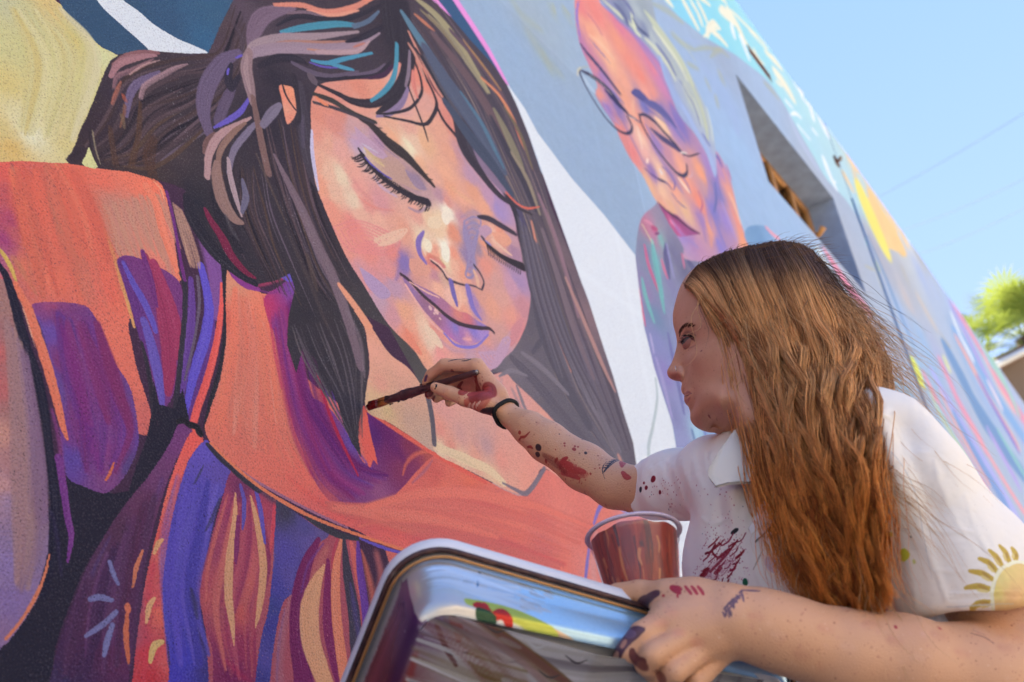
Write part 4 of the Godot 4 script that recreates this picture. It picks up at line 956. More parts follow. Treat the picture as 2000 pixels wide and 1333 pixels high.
	s("ecc0a0",[1183,2386,1227,2360,1263,2321],13.0,30.9,13.3,0,0.50)
	s("d8a0a8",[1034,2269,1090,2292,1120,2324],9.5,13.3,5.8,0,0.50)
	s("a08eb4",[1410,2266,1445,2296,1472,2299,1456,2260,1440,2217,1429,2183,1430,2156,1413,2124,1392,2119,1407,2156,1409,2190,1402,2227,1410,2266],4.3,6.6,6.7,1,0.80)
	s("a08eb4",[1413,2254,1441,2278,1462,2280,1450,2249,1437,2215,1428,2188,1429,2166,1416,2140,1399,2136,1410,2166,1412,2193,1407,2223,1413,2254],4.3,6.6,6.7,1,0.80)
	s("a08eb4",[1416,2242,1437,2260,1453,2261,1444,2238,1434,2213,1427,2192,1428,2176,1418,2157,1405,2153,1414,2176,1415,2197,1412,2219,1416,2242],4.3,6.6,6.7,1,0.80)
	s("a08eb4",[1419,2230,1433,2242,1443,2243,1437,2228,1431,2211,1427,2197,1427,2186,1420,2173,1412,2171,1418,2186,1419,2200,1416,2215,1419,2230],4.3,6.7,6.7,1,0.80)
	s("a08eb4",[1422,2218,1429,2224,1434,2224,1431,2217,1428,2209,1426,2202,1426,2196,1423,2190,1418,2188,1421,2196,1422,2203,1421,2211,1422,2218],4.3,6.7,6.7,1,0.80)
	s("c6a0b8",[1083,2313,1104,2308,1137,2304,1170,2294,1142,2281,1107,2279,1091,2289,1083,2313],7.2,7.9,6.9,1,0.80)
	s("c6a0b8",[1090,2310,1107,2306,1133,2302,1160,2294,1137,2284,1110,2283,1097,2290,1090,2310],7.2,7.9,7.0,1,0.80)
	s("c6a0b8",[1097,2306,1110,2303,1130,2300,1149,2295,1133,2287,1112,2286,1102,2291,1097,2306],7.2,7.9,7.0,1,0.80)
	s("c6a0b8",[1104,2303,1113,2301,1126,2299,1139,2295,1128,2290,1114,2289,1108,2293,1104,2303],7.3,7.9,7.0,1,0.80)
	s("c6a0b8",[1112,2299,1116,2298,1123,2297,1129,2295,1123,2293,1117,2292,1113,2294,1112,2299],7.3,7.9,7.1,1,0.80)
	s("c49c90",[1147,2269,1187,2302,1233,2295,1274,2277,1245,2261,1196,2255,1162,2257,1147,2269],4.0,7.7,8.0,1,0.80)
	s("c49c90",[1158,2270,1191,2296,1227,2291,1260,2277,1237,2263,1198,2258,1171,2260,1158,2270],4.0,7.7,8.1,1,0.80)
	s("c49c90",[1170,2271,1195,2290,1222,2286,1246,2276,1229,2266,1200,2262,1179,2263,1170,2271],4.1,7.6,8.1,1,0.80)
	s("c49c90",[1182,2272,1198,2285,1216,2282,1232,2275,1221,2269,1202,2266,1188,2267,1182,2272],4.1,7.6,8.2,1,0.80)
	s("c49c90",[1194,2273,1202,2279,1211,2278,1219,2274,1213,2271,1204,2270,1197,2270,1194,2273],4.1,7.6,8.3,1,0.80)
	s("a58aa0",[1226,2294,1260,2294,1284,2281,1253,2270,1226,2294],6.9,6.6,8.5,1,0.80)
	s("a58aa0",[1232,2292,1259,2292,1278,2281,1253,2273,1232,2292],6.9,6.6,8.6,1,0.80)
	s("a58aa0",[1238,2290,1258,2290,1273,2282,1254,2276,1238,2290],6.9,6.6,8.6,1,0.80)
	s("a58aa0",[1244,2289,1257,2288,1267,2283,1255,2279,1244,2289],6.9,6.6,8.6,1,0.80)
	s("a58aa0",[1250,2287,1256,2286,1261,2284,1255,2282,1250,2287],6.9,6.6,8.6,1,0.80)
	s("e89090",[1014,2043,1070,2087,1128,2103,1189,2104,1161,2060,1100,2031,1050,2015,1014,2043],3.5,5.1,6.3,1,0.25)
	s("e89090",[1030,2047,1076,2083,1122,2095,1170,2096,1148,2061,1100,2037,1059,2024,1030,2047],3.6,5.1,6.4,1,0.25)
	s("e89090",[1047,2051,1082,2078,1117,2087,1152,2087,1136,2061,1100,2043,1069,2034,1047,2051],3.6,5.1,6.5,1,0.25)
	s("e89090",[1064,2055,1088,2073,1111,2079,1134,2079,1124,2062,1100,2050,1079,2043,1064,2055],3.6,5.1,6.6,1,0.25)
	s("e89090",[1082,2059,1094,2068,1105,2071,1117,2071,1112,2062,1100,2056,1090,2053,1082,2059],3.7,5.1,6.7,1,0.25)
	s("efc2aa",[1117,2068,1161,2106,1214,2143,1185,2103,1140,2068,1117,2068],3.7,4.8,5.5,1,0.30)
	s("efc2aa",[1126,2074,1161,2104,1203,2134,1180,2102,1144,2074,1126,2074],3.7,4.8,5.5,1,0.30)
	s("efc2aa",[1135,2079,1162,2102,1193,2124,1176,2100,1149,2079,1135,2079],3.7,4.8,5.6,1,0.30)
	s("efc2aa",[1144,2085,1162,2100,1183,2115,1171,2099,1153,2085,1144,2085],3.7,4.8,5.6,1,0.30)
	s("efc2aa",[1153,2091,1162,2099,1173,2106,1167,2098,1158,2091,1153,2091],3.8,4.8,5.7,1,0.30)
	s("e08a84",[1260,2088,1294,2111,1324,2108,1304,2101,1276,2092,1260,2088],4.0,6.0,5.1,1,0.70)
	s("e08a84",[1266,2091,1293,2109,1317,2107,1301,2101,1279,2093,1266,2091],4.0,6.0,5.1,1,0.70)
	s("e08a84",[1272,2093,1293,2107,1310,2105,1299,2101,1282,2095,1272,2093],4.0,6.0,5.1,1,0.70)
	s("e08a84",[1278,2095,1292,2104,1304,2103,1296,2100,1285,2097,1278,2095],4.0,6.0,5.1,1,0.70)
	s("e08a84",[1285,2098,1292,2102,1298,2102,1294,2100,1288,2098,1285,2098],4.1,6.0,5.1,1,0.70)
	s("c49cb4",[1464,2275,1491,2295,1510,2293,1486,2267,1467,2248,1464,2275],4.5,5.6,8.6,1,0.70)
	s("c49cb4",[1468,2275,1489,2291,1504,2290,1485,2268,1470,2253,1468,2275],4.5,5.6,8.6,1,0.70)
	s("c49cb4",[1472,2275,1488,2287,1499,2286,1485,2270,1474,2259,1472,2275],4.5,5.6,8.6,1,0.70)
	s("c49cb4",[1476,2275,1486,2283,1494,2283,1484,2272,1477,2264,1476,2275],4.5,5.6,8.6,1,0.70)
	s("c49cb4",[1479,2275,1485,2279,1489,2279,1484,2274,1480,2270,1479,2275],4.5,5.6,8.6,1,0.70)
	s("eba58c",[1514,2287,1560,2310,1584,2304,1563,2281,1528,2274,1514,2287],5.0,7.8,10.2,1,0.80)
	s("eba58c",[1521,2288,1558,2307,1577,2302,1560,2283,1532,2277,1521,2288],5.0,7.8,10.3,1,0.80)
	s("eba58c",[1528,2289,1556,2303,1570,2299,1557,2285,1537,2281,1528,2289],5.0,7.8,10.3,1,0.80)
	s("eba58c",[1535,2290,1554,2299,1563,2297,1555,2287,1541,2284,1535,2290],5.0,7.8,10.4,1,0.80)
	s("eba58c",[1542,2290,1552,2295,1556,2294,1552,2289,1545,2288,1542,2290],5.0,7.8,10.4,1,0.80)
	s("d68e94",[1542,2055,1586,2095,1563,2047,1526,2006,1542,2055],4.5,6.0,6.7,1,0.60)
	s("d68e94",[1544,2054,1579,2086,1561,2047,1532,2014,1544,2054],4.5,6.0,6.7,1,0.60)
	s("d68e94",[1547,2053,1573,2077,1559,2048,1537,2023,1547,2053],4.5,6.0,6.7,1,0.60)
	s("d68e94",[1549,2052,1566,2068,1557,2049,1543,2032,1549,2052],4.5,6.0,6.7,1,0.60)
	s("d68e94",[1551,2051,1560,2059,1556,2049,1548,2041,1551,2051],4.5,6.0,6.7,1,0.60)
	s("f2d0b6",[1245,1941,1272,1934,1290,1913,1269,1913,1248,1925,1245,1941],6.0,8.4,6.6,1,0.40)
	s("f2d0b6",[1249,1938,1270,1933,1285,1915,1268,1915,1251,1925,1249,1938],6.0,8.4,6.6,1,0.40)
	s("f2d0b6",[1253,1934,1269,1931,1280,1918,1267,1918,1255,1925,1253,1934],6.0,8.4,6.6,1,0.40)
	s("f2d0b6",[1257,1931,1268,1929,1275,1920,1267,1920,1258,1925,1257,1931],6.0,8.4,6.7,1,0.40)
	s("f2d0b6",[1261,1928,1266,1927,1270,1923,1266,1923,1261,1925,1261,1928],6.0,8.4,6.7,1,0.40)
	s("ee8f78",[1190,1909,1207,1893,1226,1873,1204,1878,1191,1891,1190,1909],6.6,8.2,5.8,1,0.60)
	s("ee8f78",[1193,1905,1207,1892,1221,1876,1204,1880,1193,1891,1193,1905],6.6,8.2,5.8,1,0.60)
	s("ee8f78",[1195,1901,1206,1892,1217,1879,1204,1883,1196,1890,1195,1901],6.6,8.3,5.8,1,0.60)
	s("ee8f78",[1198,1897,1205,1891,1212,1883,1204,1885,1198,1890,1198,1897],6.6,8.3,5.9,1,0.60)
	s("ee8f78",[1201,1893,1204,1890,1208,1886,1204,1887,1201,1889,1201,1893],6.6,8.3,5.9,1,0.60)
	s("c8a0ba",[1408,1944,1470,1967,1501,2010,1526,2020,1492,1965,1445,1924,1408,1944],4.3,6.8,7.4,1,0.70)
	s("c8a0ba",[1421,1949,1471,1968,1495,2002,1515,2010,1488,1966,1450,1933,1421,1949],4.3,6.8,7.5,1,0.70)
	s("c8a0ba",[1433,1954,1471,1969,1489,1994,1504,2000,1484,1968,1456,1942,1433,1954],4.4,6.7,7.6,1,0.70)
	s("c8a0ba",[1446,1960,1472,1969,1484,1986,1494,1990,1481,1969,1461,1952,1446,1960],4.4,6.7,7.6,1,0.70)
	s("c8a0ba",[1460,1965,1472,1970,1478,1979,1483,1981,1477,1970,1467,1961,1460,1965],4.4,6.6,7.7,1,0.70)
	s("b89abf",[1078,1987,1116,1982,1150,1969,1125,1949,1093,1962,1078,1987],5.4,7.5,6.3,1,0.55)
	s("b89abf",[1085,1984,1116,1980,1142,1969,1123,1953,1097,1964,1085,1984],5.4,7.5,6.3,1,0.55)
	s("b89abf",[1091,1980,1115,1977,1135,1970,1120,1957,1100,1965,1091,1980],5.4,7.5,6.3,1,0.55)
	s("b89abf",[1098,1977,1114,1975,1127,1970,1117,1962,1104,1967,1098,1977],5.4,7.5,6.4,1,0.55)
	s("b89abf",[1105,1973,1113,1972,1120,1970,1115,1966,1108,1968,1105,1973],5.5,7.5,6.4,1,0.55)
	s("e2a08e",[1218,2074,1251,2085,1266,2072,1234,2047,1216,2053,1218,2074],4.6,8.4,5.8,1,0.70)
	s("e2a08e",[1222,2073,1248,2081,1260,2071,1235,2051,1220,2056,1222,2073],4.6,8.5,5.8,1,0.70)
	s("e2a08e",[1226,2071,1245,2077,1255,2070,1235,2054,1224,2058,1226,2071],4.6,8.5,5.8,1,0.70)
	s("e2a08e",[1229,2069,1243,2074,1249,2068,1236,2058,1228,2061,1229,2069],4.6,8.5,5.9,1,0.70)
	s("e2a08e",[1233,2068,1240,2070,1243,2067,1236,2062,1233,2063,1233,2068],4.6,8.5,5.9,1,0.70)
	s("f6e6cc",[1268,2147,1284,2144,1276,2123,1264,2130,1268,2147],6.8,9.5,5.5,1,0.80)
	s("f6e6cc",[1269,2145,1282,2142,1276,2126,1266,2131,1269,2145],6.8,9.6,5.5,1,0.80)
	s("f6e6cc",[1270,2142,1280,2141,1275,2128,1268,2132,1270,2142],6.8,9.6,5.5,1,0.80)
	s("f6e6cc",[1271,2140,1278,2139,1274,2131,1269,2133,1271,2140],6.8,9.6,5.5,1,0.80)
	s("f6e6cc",[1272,2138,1275,2138,1274,2133,1271,2135,1272,2138],6.8,9.6,5.5,1,0.80)
	s("fbf0dc",[1327,2165,1341,2159,1334,2128,1321,2134,1327,2165],8.0,9.9,6.0,1,0.80)
	s("fbf0dc",[1328,2162,1339,2156,1333,2131,1323,2137,1328,2162],8.0,9.9,6.0,1,0.80)
	s("fbf0dc",[1329,2158,1337,2154,1332,2135,1325,2139,1329,2158],8.0,9.9,6.0,1,0.80)
	s("fbf0dc",[1329,2154,1335,2151,1332,2139,1327,2141,1329,2154],8.0,9.9,6.0,1,0.80)
	s("fbf0dc",[1330,2150,1333,2149,1331,2143,1329,2144,1330,2150],8.0,9.9,6.0,1,0.80)
	s("f8e8d4",[1349,2266,1360,2258,1344,2227,1334,2237,1349,2266],9.0,11.2,5.0,1,0.80)
	s("f8e8d4",[1349,2262,1357,2255,1345,2231,1337,2239,1349,2262],9.0,11.2,5.0,1,0.80)
	s("f8e8d4",[1348,2258,1355,2253,1345,2235,1339,2241,1348,2258],9.0,11.2,5.0,1,0.80)
	s("f8e8d4",[1348,2254,1352,2251,1346,2239,1342,2243,1348,2254],9.0,11.2,5.0,1,0.80)
	s("f8e8d4",[1347,2251,1350,2249,1346,2243,1344,2245,1347,2251],8.9,11.3,5.0,1,0.80)
	s("f2d4b4",[1289,2210,1325,2229,1316,2202,1284,2188,1289,2210],4.5,6.0,5.8,1,0.60)
	s("f2d4b4",[1292,2209,1321,2224,1314,2203,1288,2192,1292,2209],4.5,6.0,5.8,1,0.60)
	s("f2d4b4",[1295,2209,1316,2220,1311,2204,1292,2196,1295,2209],4.5,6.0,5.8,1,0.60)
	s("f2d4b4",[1298,2208,1312,2216,1309,2205,1296,2200,1298,2208],4.5,6.0,5.8,1,0.60)
	s("f2d4b4",[1301,2208,1308,2211,1306,2206,1300,2203,1301,2208],4.5,6.0,5.8,1,0.60)
	s("d8b68e",[1105,2277,1130,2269,1159,2265],5.5,12.2,5.3,1)
	s("d2c8dc",[1097,2284,1120,2286,1146,2289],3.1,10.5,3.0,0)
	s("9c849c",[1230,2285,1260,2290,1286,2281],12.2,32.1,12.1,0)
	s("9a84a4",[1224,2200,1256,2208,1291,2242],6.6,12.0,5.1,0)
	s("c7b0d0",[1127,2221,1147,2208,1191,2208],7.6,15.5,9.5,0)
	s("39313a",[1088,2266,1109,2246,1145,2234,1188,2230,1237,2235,1292,2250],5.7,13.5,20.7,1)
	s("6a5ab2",[1094,2264,1118,2249,1150,2243,1179,2245],3.8,6.1,3.1,1)
	s("3a3238",[1093,2254,1078,2237,1065,2231],2.8,2.6,1.1,1)
	s("3a3238",[1097,2250,1080,2234,1067,2228],2.8,2.8,1.2,1)
	s("3a3238",[1102,2248,1085,2232,1073,2226],2.8,2.7,1.1,1)
	s("3a3238",[1107,2247,1097,2233,1087,2226],2.9,2.4,1.0,1)
	s("3a3238",[1111,2246,1095,2226,1081,2217],2.8,2.5,1.0,1)
	s("3a3238",[1116,2245,1105,2224,1092,2212],3.1,2.3,0.9,1)
	s("3a3238",[1121,2244,1111,2227,1099,2216],3.0,2.3,0.9,1)
	s("3a3238",[1126,2244,1113,2226,1101,2216],2.9,2.4,1.0,1)
	s("3a3238",[1131,2243,1123,2229,1114,2220],3.1,2.3,0.9,1)
	s("3a3238",[1135,2243,1123,2227,1112,2220],2.9,2.5,1.0,1)
	s("3a3238",[1140,2242,1131,2223,1119,2210],3.2,2.3,0.9,1)
	s("3a3238",[1145,2242,1136,2222,1124,2209],3.3,2.3,0.9,1)
	s("3a3238",[1150,2242,1142,2223,1131,2210],3.4,2.3,0.9,1)
	s("3a3238",[1155,2241,1145,2228,1135,2220],2.9,2.4,1.0,1)
	s("3a3238",[1160,2241,1153,2226,1144,2215],3.4,2.3,1.0,1)
	s("3a3238",[1165,2241,1150,2220,1135,2208],3.0,2.4,1.0,1)
	s("3a3238",[1170,2241,1158,2225,1147,2216],3.0,2.4,1.0,1)
	s("3a3238",[1175,2241,1164,2223,1152,2211],3.1,2.3,1.0,1)
	s("3a3238",[1180,2241,1169,2225,1158,2217],3.0,2.4,1.0,1)
	s("3a3238",[1185,2241,1172,2222,1158,2211],3.1,2.4,1.0,1)
	s("3a3238",[1190,2241,1183,2221,1171,2206],3.7,2.4,1.0,1)
	s("3a3238",[1195,2241,1191,2226,1182,2213],3.9,2.4,1.0,1)
	s("3a3238",[1201,2241,1198,2228,1191,2217],4.2,2.5,1.0,1)
	s("3a3238",[1206,2242,1199,2225,1188,2214],3.5,2.4,1.0,1)
	s("3a3238",[1211,2242,1204,2228,1195,2218],3.5,2.4,1.0,1)
	s("3a3238",[1216,2242,1212,2227,1203,2214],4.1,2.5,1.0,1)
	s("3a3238",[1221,2242,1215,2223,1203,2208],3.9,2.4,1.0,1)
	s("3a3238",[1227,2243,1222,2227,1213,2215],4.0,2.4,1.0,1)
	s("3a3238",[1232,2243,1232,2227,1224,2213],4.9,2.7,1.1,1)
	s("3a3238",[1237,2243,1238,2227,1230,2210],5.1,2.7,1.1,1)
	s("3a3238",[1242,2244,1234,2224,1222,2210],3.7,2.4,1.0,1)
	s("3a3238",[1248,2244,1243,2230,1234,2219],3.8,2.4,1.0,1)
	s("3a3238",[1253,2244,1250,2229,1240,2216],4.2,2.5,1.0,1)
	s("3a3238",[1259,2245,1261,2234,1256,2224],5.6,2.9,1.2,1)
	s("3a3238",[1264,2245,1258,2230,1248,2218],3.8,2.4,1.0,1)
	s("3a3238",[1269,2245,1266,2231,1257,2219],4.2,2.5,1.0,1)
	s("3a3238",[1275,2246,1268,2225,1255,2209],4.0,2.5,1.0,1)
	s("3a3238",[1280,2246,1282,2233,1275,2221],5.4,2.8,1.2,1)
	s("3a3238",[1286,2247,1283,2230,1273,2216],4.5,2.6,1.1,1)
	s("3a3238",[1291,2247,1290,2234,1282,2222],4.7,2.6,1.1,1)
	s("3a3238",[1104,2258,1084,2244,1070,2229],3.0,2.3,0.9,1)
	s("3a3238",[1104,2258,1093,2262,1088,2265],5.4,4.7,1.9,1)
	s("413839",[1116,2351,1143,2346,1179,2336,1225,2335,1263,2324,1315,2305],14.7,34.3,10.5,1)
	s("413839",[1079,2347,1110,2349,1143,2350],6.4,15.0,13.5,1)
	s("453b3b",[1143,2353,1162,2364],2.3,2.3,0.9,1)
	s("453b3b",[1156,2349,1175,2357],2.6,2.6,1.0,1)
	s("453b3b",[1170,2346,1188,2351],2.9,2.9,1.2,1)
	s("453b3b",[1183,2342,1202,2352],2.5,2.5,1.0,1)
	s("453b3b",[1196,2339,1215,2345],2.7,2.7,1.1,1)
	s("453b3b",[1210,2335,1229,2346],2.4,2.4,1.0,1)
	s("453b3b",[1223,2331,1243,2339],2.6,2.6,1.1,1)
	s("453b3b",[1237,2328,1256,2333],2.9,2.9,1.2,1)
	s("453b3b",[1251,2324,1271,2333],2.5,2.5,1.0,1)
	s("453b3b",[1264,2320,1284,2327],2.8,2.8,1.1,1)
	s("453b3b",[1278,2317,1299,2327],2.4,2.4,1.0,1)
	s("453b3b",[1293,2313,1313,2321],2.6,2.7,1.1,1)
	s("8f7a9c",[1134,2323,1166,2314,1208,2314],3.8,6.8,3.4,0)
	s("483e4a",[1464,2306,1506,2323,1555,2329,1611,2335],8.1,19.6,12.7,1)
	s("3a3239",[1468,2255,1492,2243,1534,2237,1577,2241,1622,2249],6.8,15.1,26.1,1)
	s("8f88c8",[1480,2251,1502,2248],3.9,5.9,2.0,1)
	s("3a3239",[1485,2237,1488,2223,1485,2213],6.7,3.1,1.3,1)
	s("3a3239",[1493,2238,1496,2223,1492,2213],6.7,3.2,1.3,1)
	s("3a3239",[1501,2238,1504,2224,1500,2214],6.8,3.2,1.3,1)
	s("3a3239",[1508,2239,1511,2224,1508,2214],6.8,3.2,1.3,1)
	s("3a3239",[1516,2239,1519,2225,1515,2214],6.9,3.2,1.3,1)
	s("3a3239",[1524,2239,1527,2225,1523,2214],6.9,3.3,1.3,1)
	s("3a3239",[1532,2240,1535,2226,1531,2215],7.0,3.3,1.3,1)
	s("3a3239",[1540,2240,1543,2226,1539,2215],7.0,3.3,1.3,1)
	s("3a3239",[1548,2241,1551,2227,1547,2215],7.1,3.3,1.3,1)
	s("3a3239",[1556,2241,1559,2228,1555,2216],7.2,3.3,1.3,1)
	s("3a3239",[1564,2241,1567,2228,1563,2216],7.2,3.4,1.3,1)
	s("3a3239",[1572,2242,1575,2229,1571,2216],7.3,3.4,1.4,1)
	s("3a3239",[1580,2242,1583,2229,1579,2217],7.3,3.4,1.4,1)
	s("3a3239",[1588,2243,1592,2230,1587,2217],7.4,3.4,1.4,1)
	s("3a3239",[1596,2243,1600,2230,1595,2217],7.5,3.5,1.4,1)
	s("3a3239",[1605,2243,1608,2231,1603,2218],7.5,3.5,1.4,1)
	s("f0c0a8",[1509,2269,1552,2262,1580,2260],4.1,8.0,4.0,1)
	s("8a72ba",[1266,2164,1247,2131,1247,2103,1264,2088],5.7,17.4,7.8,1)
	s("f6e2c4",[1270,2145,1259,2125,1266,2106],3.4,13.2,5.7,0)
	s("d88a78",[1276,2111,1303,2118,1326,2111],3.8,12.8,5.5,0)
	s("f0c0b0",[1278,2105,1306,2104,1327,2091,1347,2089],3.1,4.9,3.3,1)
	s("52424e",[1281,2101,1302,2098,1317,2091,1328,2081,1363,2086,1397,2096],4.9,6.8,3.8,1)
	s("463c4c",[1426,2161,1445,2149,1455,2131,1444,2107],6.5,5.7,5.6,1)
	s("5a4c5a",[1393,2097,1421,2105,1442,2106],2.5,4.7,3.1,1)
	s("e8b49c",[1424,2144,1432,2129,1432,2110],11.1,11.4,7.6,1)
	s("7a6ab2",[1339,2080,1344,2053,1351,2028],16.7,17.3,5.8,1)
	s("8a78c2",[1395,2091,1399,2065,1408,2043,1429,2028],19.5,18.2,6.1,1)
	s("f6c8b0",[1365,2068,1365,2043,1355,2021],8.7,10.6,6.6,0)
	f([1195,2020,1218,2022,1261,2026,1299,2027,1348,2017,1382,2024,1414,2021,1457,2019,1425,2005,1382,1995,1341,1989,1310,1991,1281,1999,1245,2008],[1224,2016,1268,2019,1313,2013,1352,2012,1380,2012,1427,2014],"a278a4 a070a0 b47898 e08a80 d87a80 9c80c0",2,1)
	f([1190,2021,1214,1992,1248,1970,1290,1952,1334,1940,1375,1947,1424,1980,1453,2011,1416,1999,1365,1987,1310,1986,1273,1993,1237,2004],[1216,2010,1250,1994,1285,1972,1339,1971,1354,1966,1377,1964,1426,1991,1319,1943,1398,1992],"9c78a8 a0708c a8708c 9080c8 b078b0 dc98ac b090d0 c078b0 8a7cd0",2,1)
	s("4a3a45",[1185,2026,1210,2022,1244,2007,1281,1998,1310,1990,1344,1987,1382,1994,1425,2007,1455,2018,1471,2014],7.5,10.1,7.1,1)
	s("e8b8b8",[1264,1986,1267,1986],10.6,10.6,10.6,1)
	s("e8b8b8",[1282,1986,1285,1986],13.3,13.3,13.3,1)
	s("e8b8b8",[1291,1974,1294,1974],5.3,5.3,5.3,1)
	s("e8b8b8",[1274,1978,1277,1978],5.3,5.3,5.3,1)
	s("f4b0a8",[1359,1956,1386,1965],9.0,13.6,9.1,0)
	s("f2b4ac",[1197,2008,1227,1981,1268,1954,1307,1943],5.3,6.2,3.2,1)
	s("8a7ad2",[1301,1945,1336,1933,1397,1954,1450,2002],4.9,6.2,3.2,1)
	s("f0b8ac",[1209,2019,1261,2019,1296,2023],2.7,3.9,2.6,1)
	s("3a333b",[1272,2725,1268,2642,1247,2565,1211,2496,1165,2441,1125,2404,1078,2378,1038,2369,987,2356],60.9,22.8,7.0,1)
	s("3a333b",[1275,2679,1259,2589,1234,2511,1188,2444,1146,2392],31.8,25.6,4.9,1)
	s("45403f",[974,2324,1024,2341,1079,2347,1144,2367],9.0,15.1,8.5,1)
	s("4c444c",[973,2303,1030,2327,1093,2348,1137,2362],6.0,8.3,5.6,1)
	s("3a333b",[1235,2809,1237,2728,1238,2650,1246,2625],113.5,110.8,53.0,1)
	s("e88a68",[980,2320,997,2319,1010,2321],6.5,10.4,4.5,1)
	s("5194ae",[1230,2650,1222,2585,1206,2528,1172,2468,1132,2416],12.9,14.1,6.9,1)
	s("8f7a9c",[1146,2384,1190,2424,1232,2482,1258,2543],5.1,15.9,8.8,1)
	s("3a333b",[1264,2673,1291,2636,1305,2592,1299,2550,1255,2480,1186,2419,1146,2392],10.4,7.9,3.4,1)
	s("3a333b",[1276,2696,1315,2630,1345,2590,1354,2558,1334,2510,1302,2466,1243,2437,1169,2400],12.8,10.0,3.7,1)
	s("3a333b",[1251,2556,1277,2501,1299,2454,1309,2423],4.6,7.6,3.3,1)
	s("3a333b",[1352,2556,1373,2525,1410,2509,1445,2493],10.3,12.8,10.3,1)
	s("423a44",[1287,2698,1328,2656,1387,2603,1427,2561,1439,2488,1486,2454,1556,2423,1619,2422],16.4,42.8,10.8,1)
	s("8f7690",[1477,2527,1514,2486,1560,2464,1601,2449],16.9,52.5,21.2,1)
	s("d69080",[1276,2724,1312,2672,1359,2612,1409,2582],8.0,16.2,8.2,1)
	s("cf8f80",[1272,2683,1297,2661,1322,2605],8.1,14.8,7.4,1)
	s("e0867a",[1278,2606,1277,2564,1285,2533],7.3,17.4,8.7,1)
	s("8a7686",[1273,2661,1263,2592,1247,2536],8.1,11.4,5.6,1)
	s("3a3740",[1296,2687,1342,2650,1407,2594,1434,2558],8.2,19.2,11.0,1)
	s("5a5560",[1328,2688,1393,2624,1443,2579],13.9,28.1,14.2,1)
	s("628298",[1258,2772,1298,2742,1365,2696,1434,2649,1473,2628],16.9,42.9,20.1,1)
	s("5a6076",[1335,2715,1415,2652,1504,2601,1559,2552,1599,2514],39.9,88.8,30.0,1)
	s("4c5266",[1388,2589,1474,2538,1547,2506,1619,2456],27.2,57.2,23.2,1)
	s("5a7890",[1455,2668,1527,2619,1568,2566,1601,2523],8.9,21.0,9.0,1)
	s("4f9abb",[1474,2767,1524,2730,1560,2695,1582,2655],12.6,27.6,9.2,1)
	s("a99c7a",[1307,2864,1386,2871,1461,2848,1534,2791,1580,2756],12.0,39.0,13.2,1)
	s("9a8d76",[1361,2847,1436,2834,1509,2790,1573,2747],8.3,25.9,9.8,1)
	s("8a7a64",[1330,2839,1405,2834,1475,2802],7.8,18.3,9.3,1)
	s("c27a62",[1305,2804,1375,2807],7.2,14.7,4.9,1)
	s("70595f",[1369,2792,1468,2756,1560,2697,1647,2599,1694,2511],23.1,51.0,24.8,1)
	s("6a5560",[1444,2861,1542,2841,1625,2801,1683,2722,1737,2604],17.7,34.1,19.4,1)
	s("b0845e",[1495,2870,1573,2838,1639,2804],6.4,13.4,6.8,1)
	s("dd8c68",[1554,2785,1627,2778,1678,2733,1702,2675,1726,2639],8.3,19.4,6.7,1)
	s("e26e5e",[1673,2729,1699,2689,1716,2655],6.7,16.5,6.6,1)
	s("8b806c",[1595,2706,1637,2655,1672,2595,1690,2551],16.2,45.8,18.3,1)
	s("7a6a58",[1644,2748,1701,2699,1737,2604],10.2,22.4,9.5,1)
	s("4a4450",[1576,2668,1627,2602,1678,2536,1717,2463],18.9,37.1,18.5,1)
	s("9a8a78",[1647,2599,1703,2551,1738,2459],12.8,21.4,9.1,1)
	s("58506a",[1640,2437,1653,2339,1661,2242,1673,2150],25.7,54.5,29.2,1)
	s("5d5788",[1639,2391,1642,2304,1650,2208],14.4,29.1,11.9,1)
	s("3f3943",[1599,2437,1624,2398,1635,2329,1637,2245],17.2,28.3,13.9,1)
	s("d98f7a",[1691,2415,1698,2332,1703,2224,1722,2129,1765,2030],6.5,15.7,8.0,1)
	s("957480",[1747,2527,1790,2439,1823,2317,1844,2208],12.8,23.2,11.4,1)
	s("b88c88",[1815,2306,1868,2210,1926,2104,1966,2047],12.4,24.5,9.2,1)
	s("7c6a74",[1738,2412,1777,2295,1810,2165,1867,2048],17.7,35.0,17.4,1)
	s("5e5864",[1650,2208,1668,2094,1722,1997,1804,1909],24.6,55.7,35.7,1)
	s("7d7480",[1737,2135,1777,2042,1861,1952,1931,1882],21.8,37.5,21.6,1)
	s("665e6a",[1524,1975,1593,1951,1679,1907,1788,1854],18.7,37.1,25.4,1)
	s("827883",[1567,2003,1641,1993,1734,1962],10.3,19.9,10.2,1)
	s("5f5966",[1608,2019,1686,2101],9.7,15.3,7.6,1)
	s("857b86",[1469,1913,1518,1943,1574,1951],4.1,10.4,5.3,1)
	s("786e79",[1833,2009,1894,1910,1946,1822],22.3,39.1,27.8,1)
	s("c08c84",[1921,1866,1932,1850],11.1,16.6,8.3,1)
	s("e26e5c",[1593,2447,1636,2438,1681,2448,1742,2486],7.3,6.5,2.7,1)
	s("463c44",[1585,2436,1634,2426,1700,2439],7.3,10.8,5.5,1)
	s("5a525e",[1629,2400,1638,2203,1685,2009],4.8,10.0,4.9,1,0.60)
	s("6a6270",[1635,2396,1650,2196,1703,2004],4.9,10.2,5.0,1,0.60)
	s("746a76",[1641,2392,1662,2189,1721,1999],5.0,10.3,5.1,1,0.60)
	s("5a525e",[1648,2388,1673,2182,1739,1994],5.1,10.5,5.1,1,0.60)
	s("6a6270",[1654,2384,1685,2174,1758,1988],5.1,10.6,5.2,1,0.60)
	s("746a76",[1661,2380,1697,2167,1777,1983],5.2,10.8,5.3,1,0.60)
	s("5a525e",[1667,2376,1709,2159,1796,1978],5.3,10.9,5.4,1,0.60)
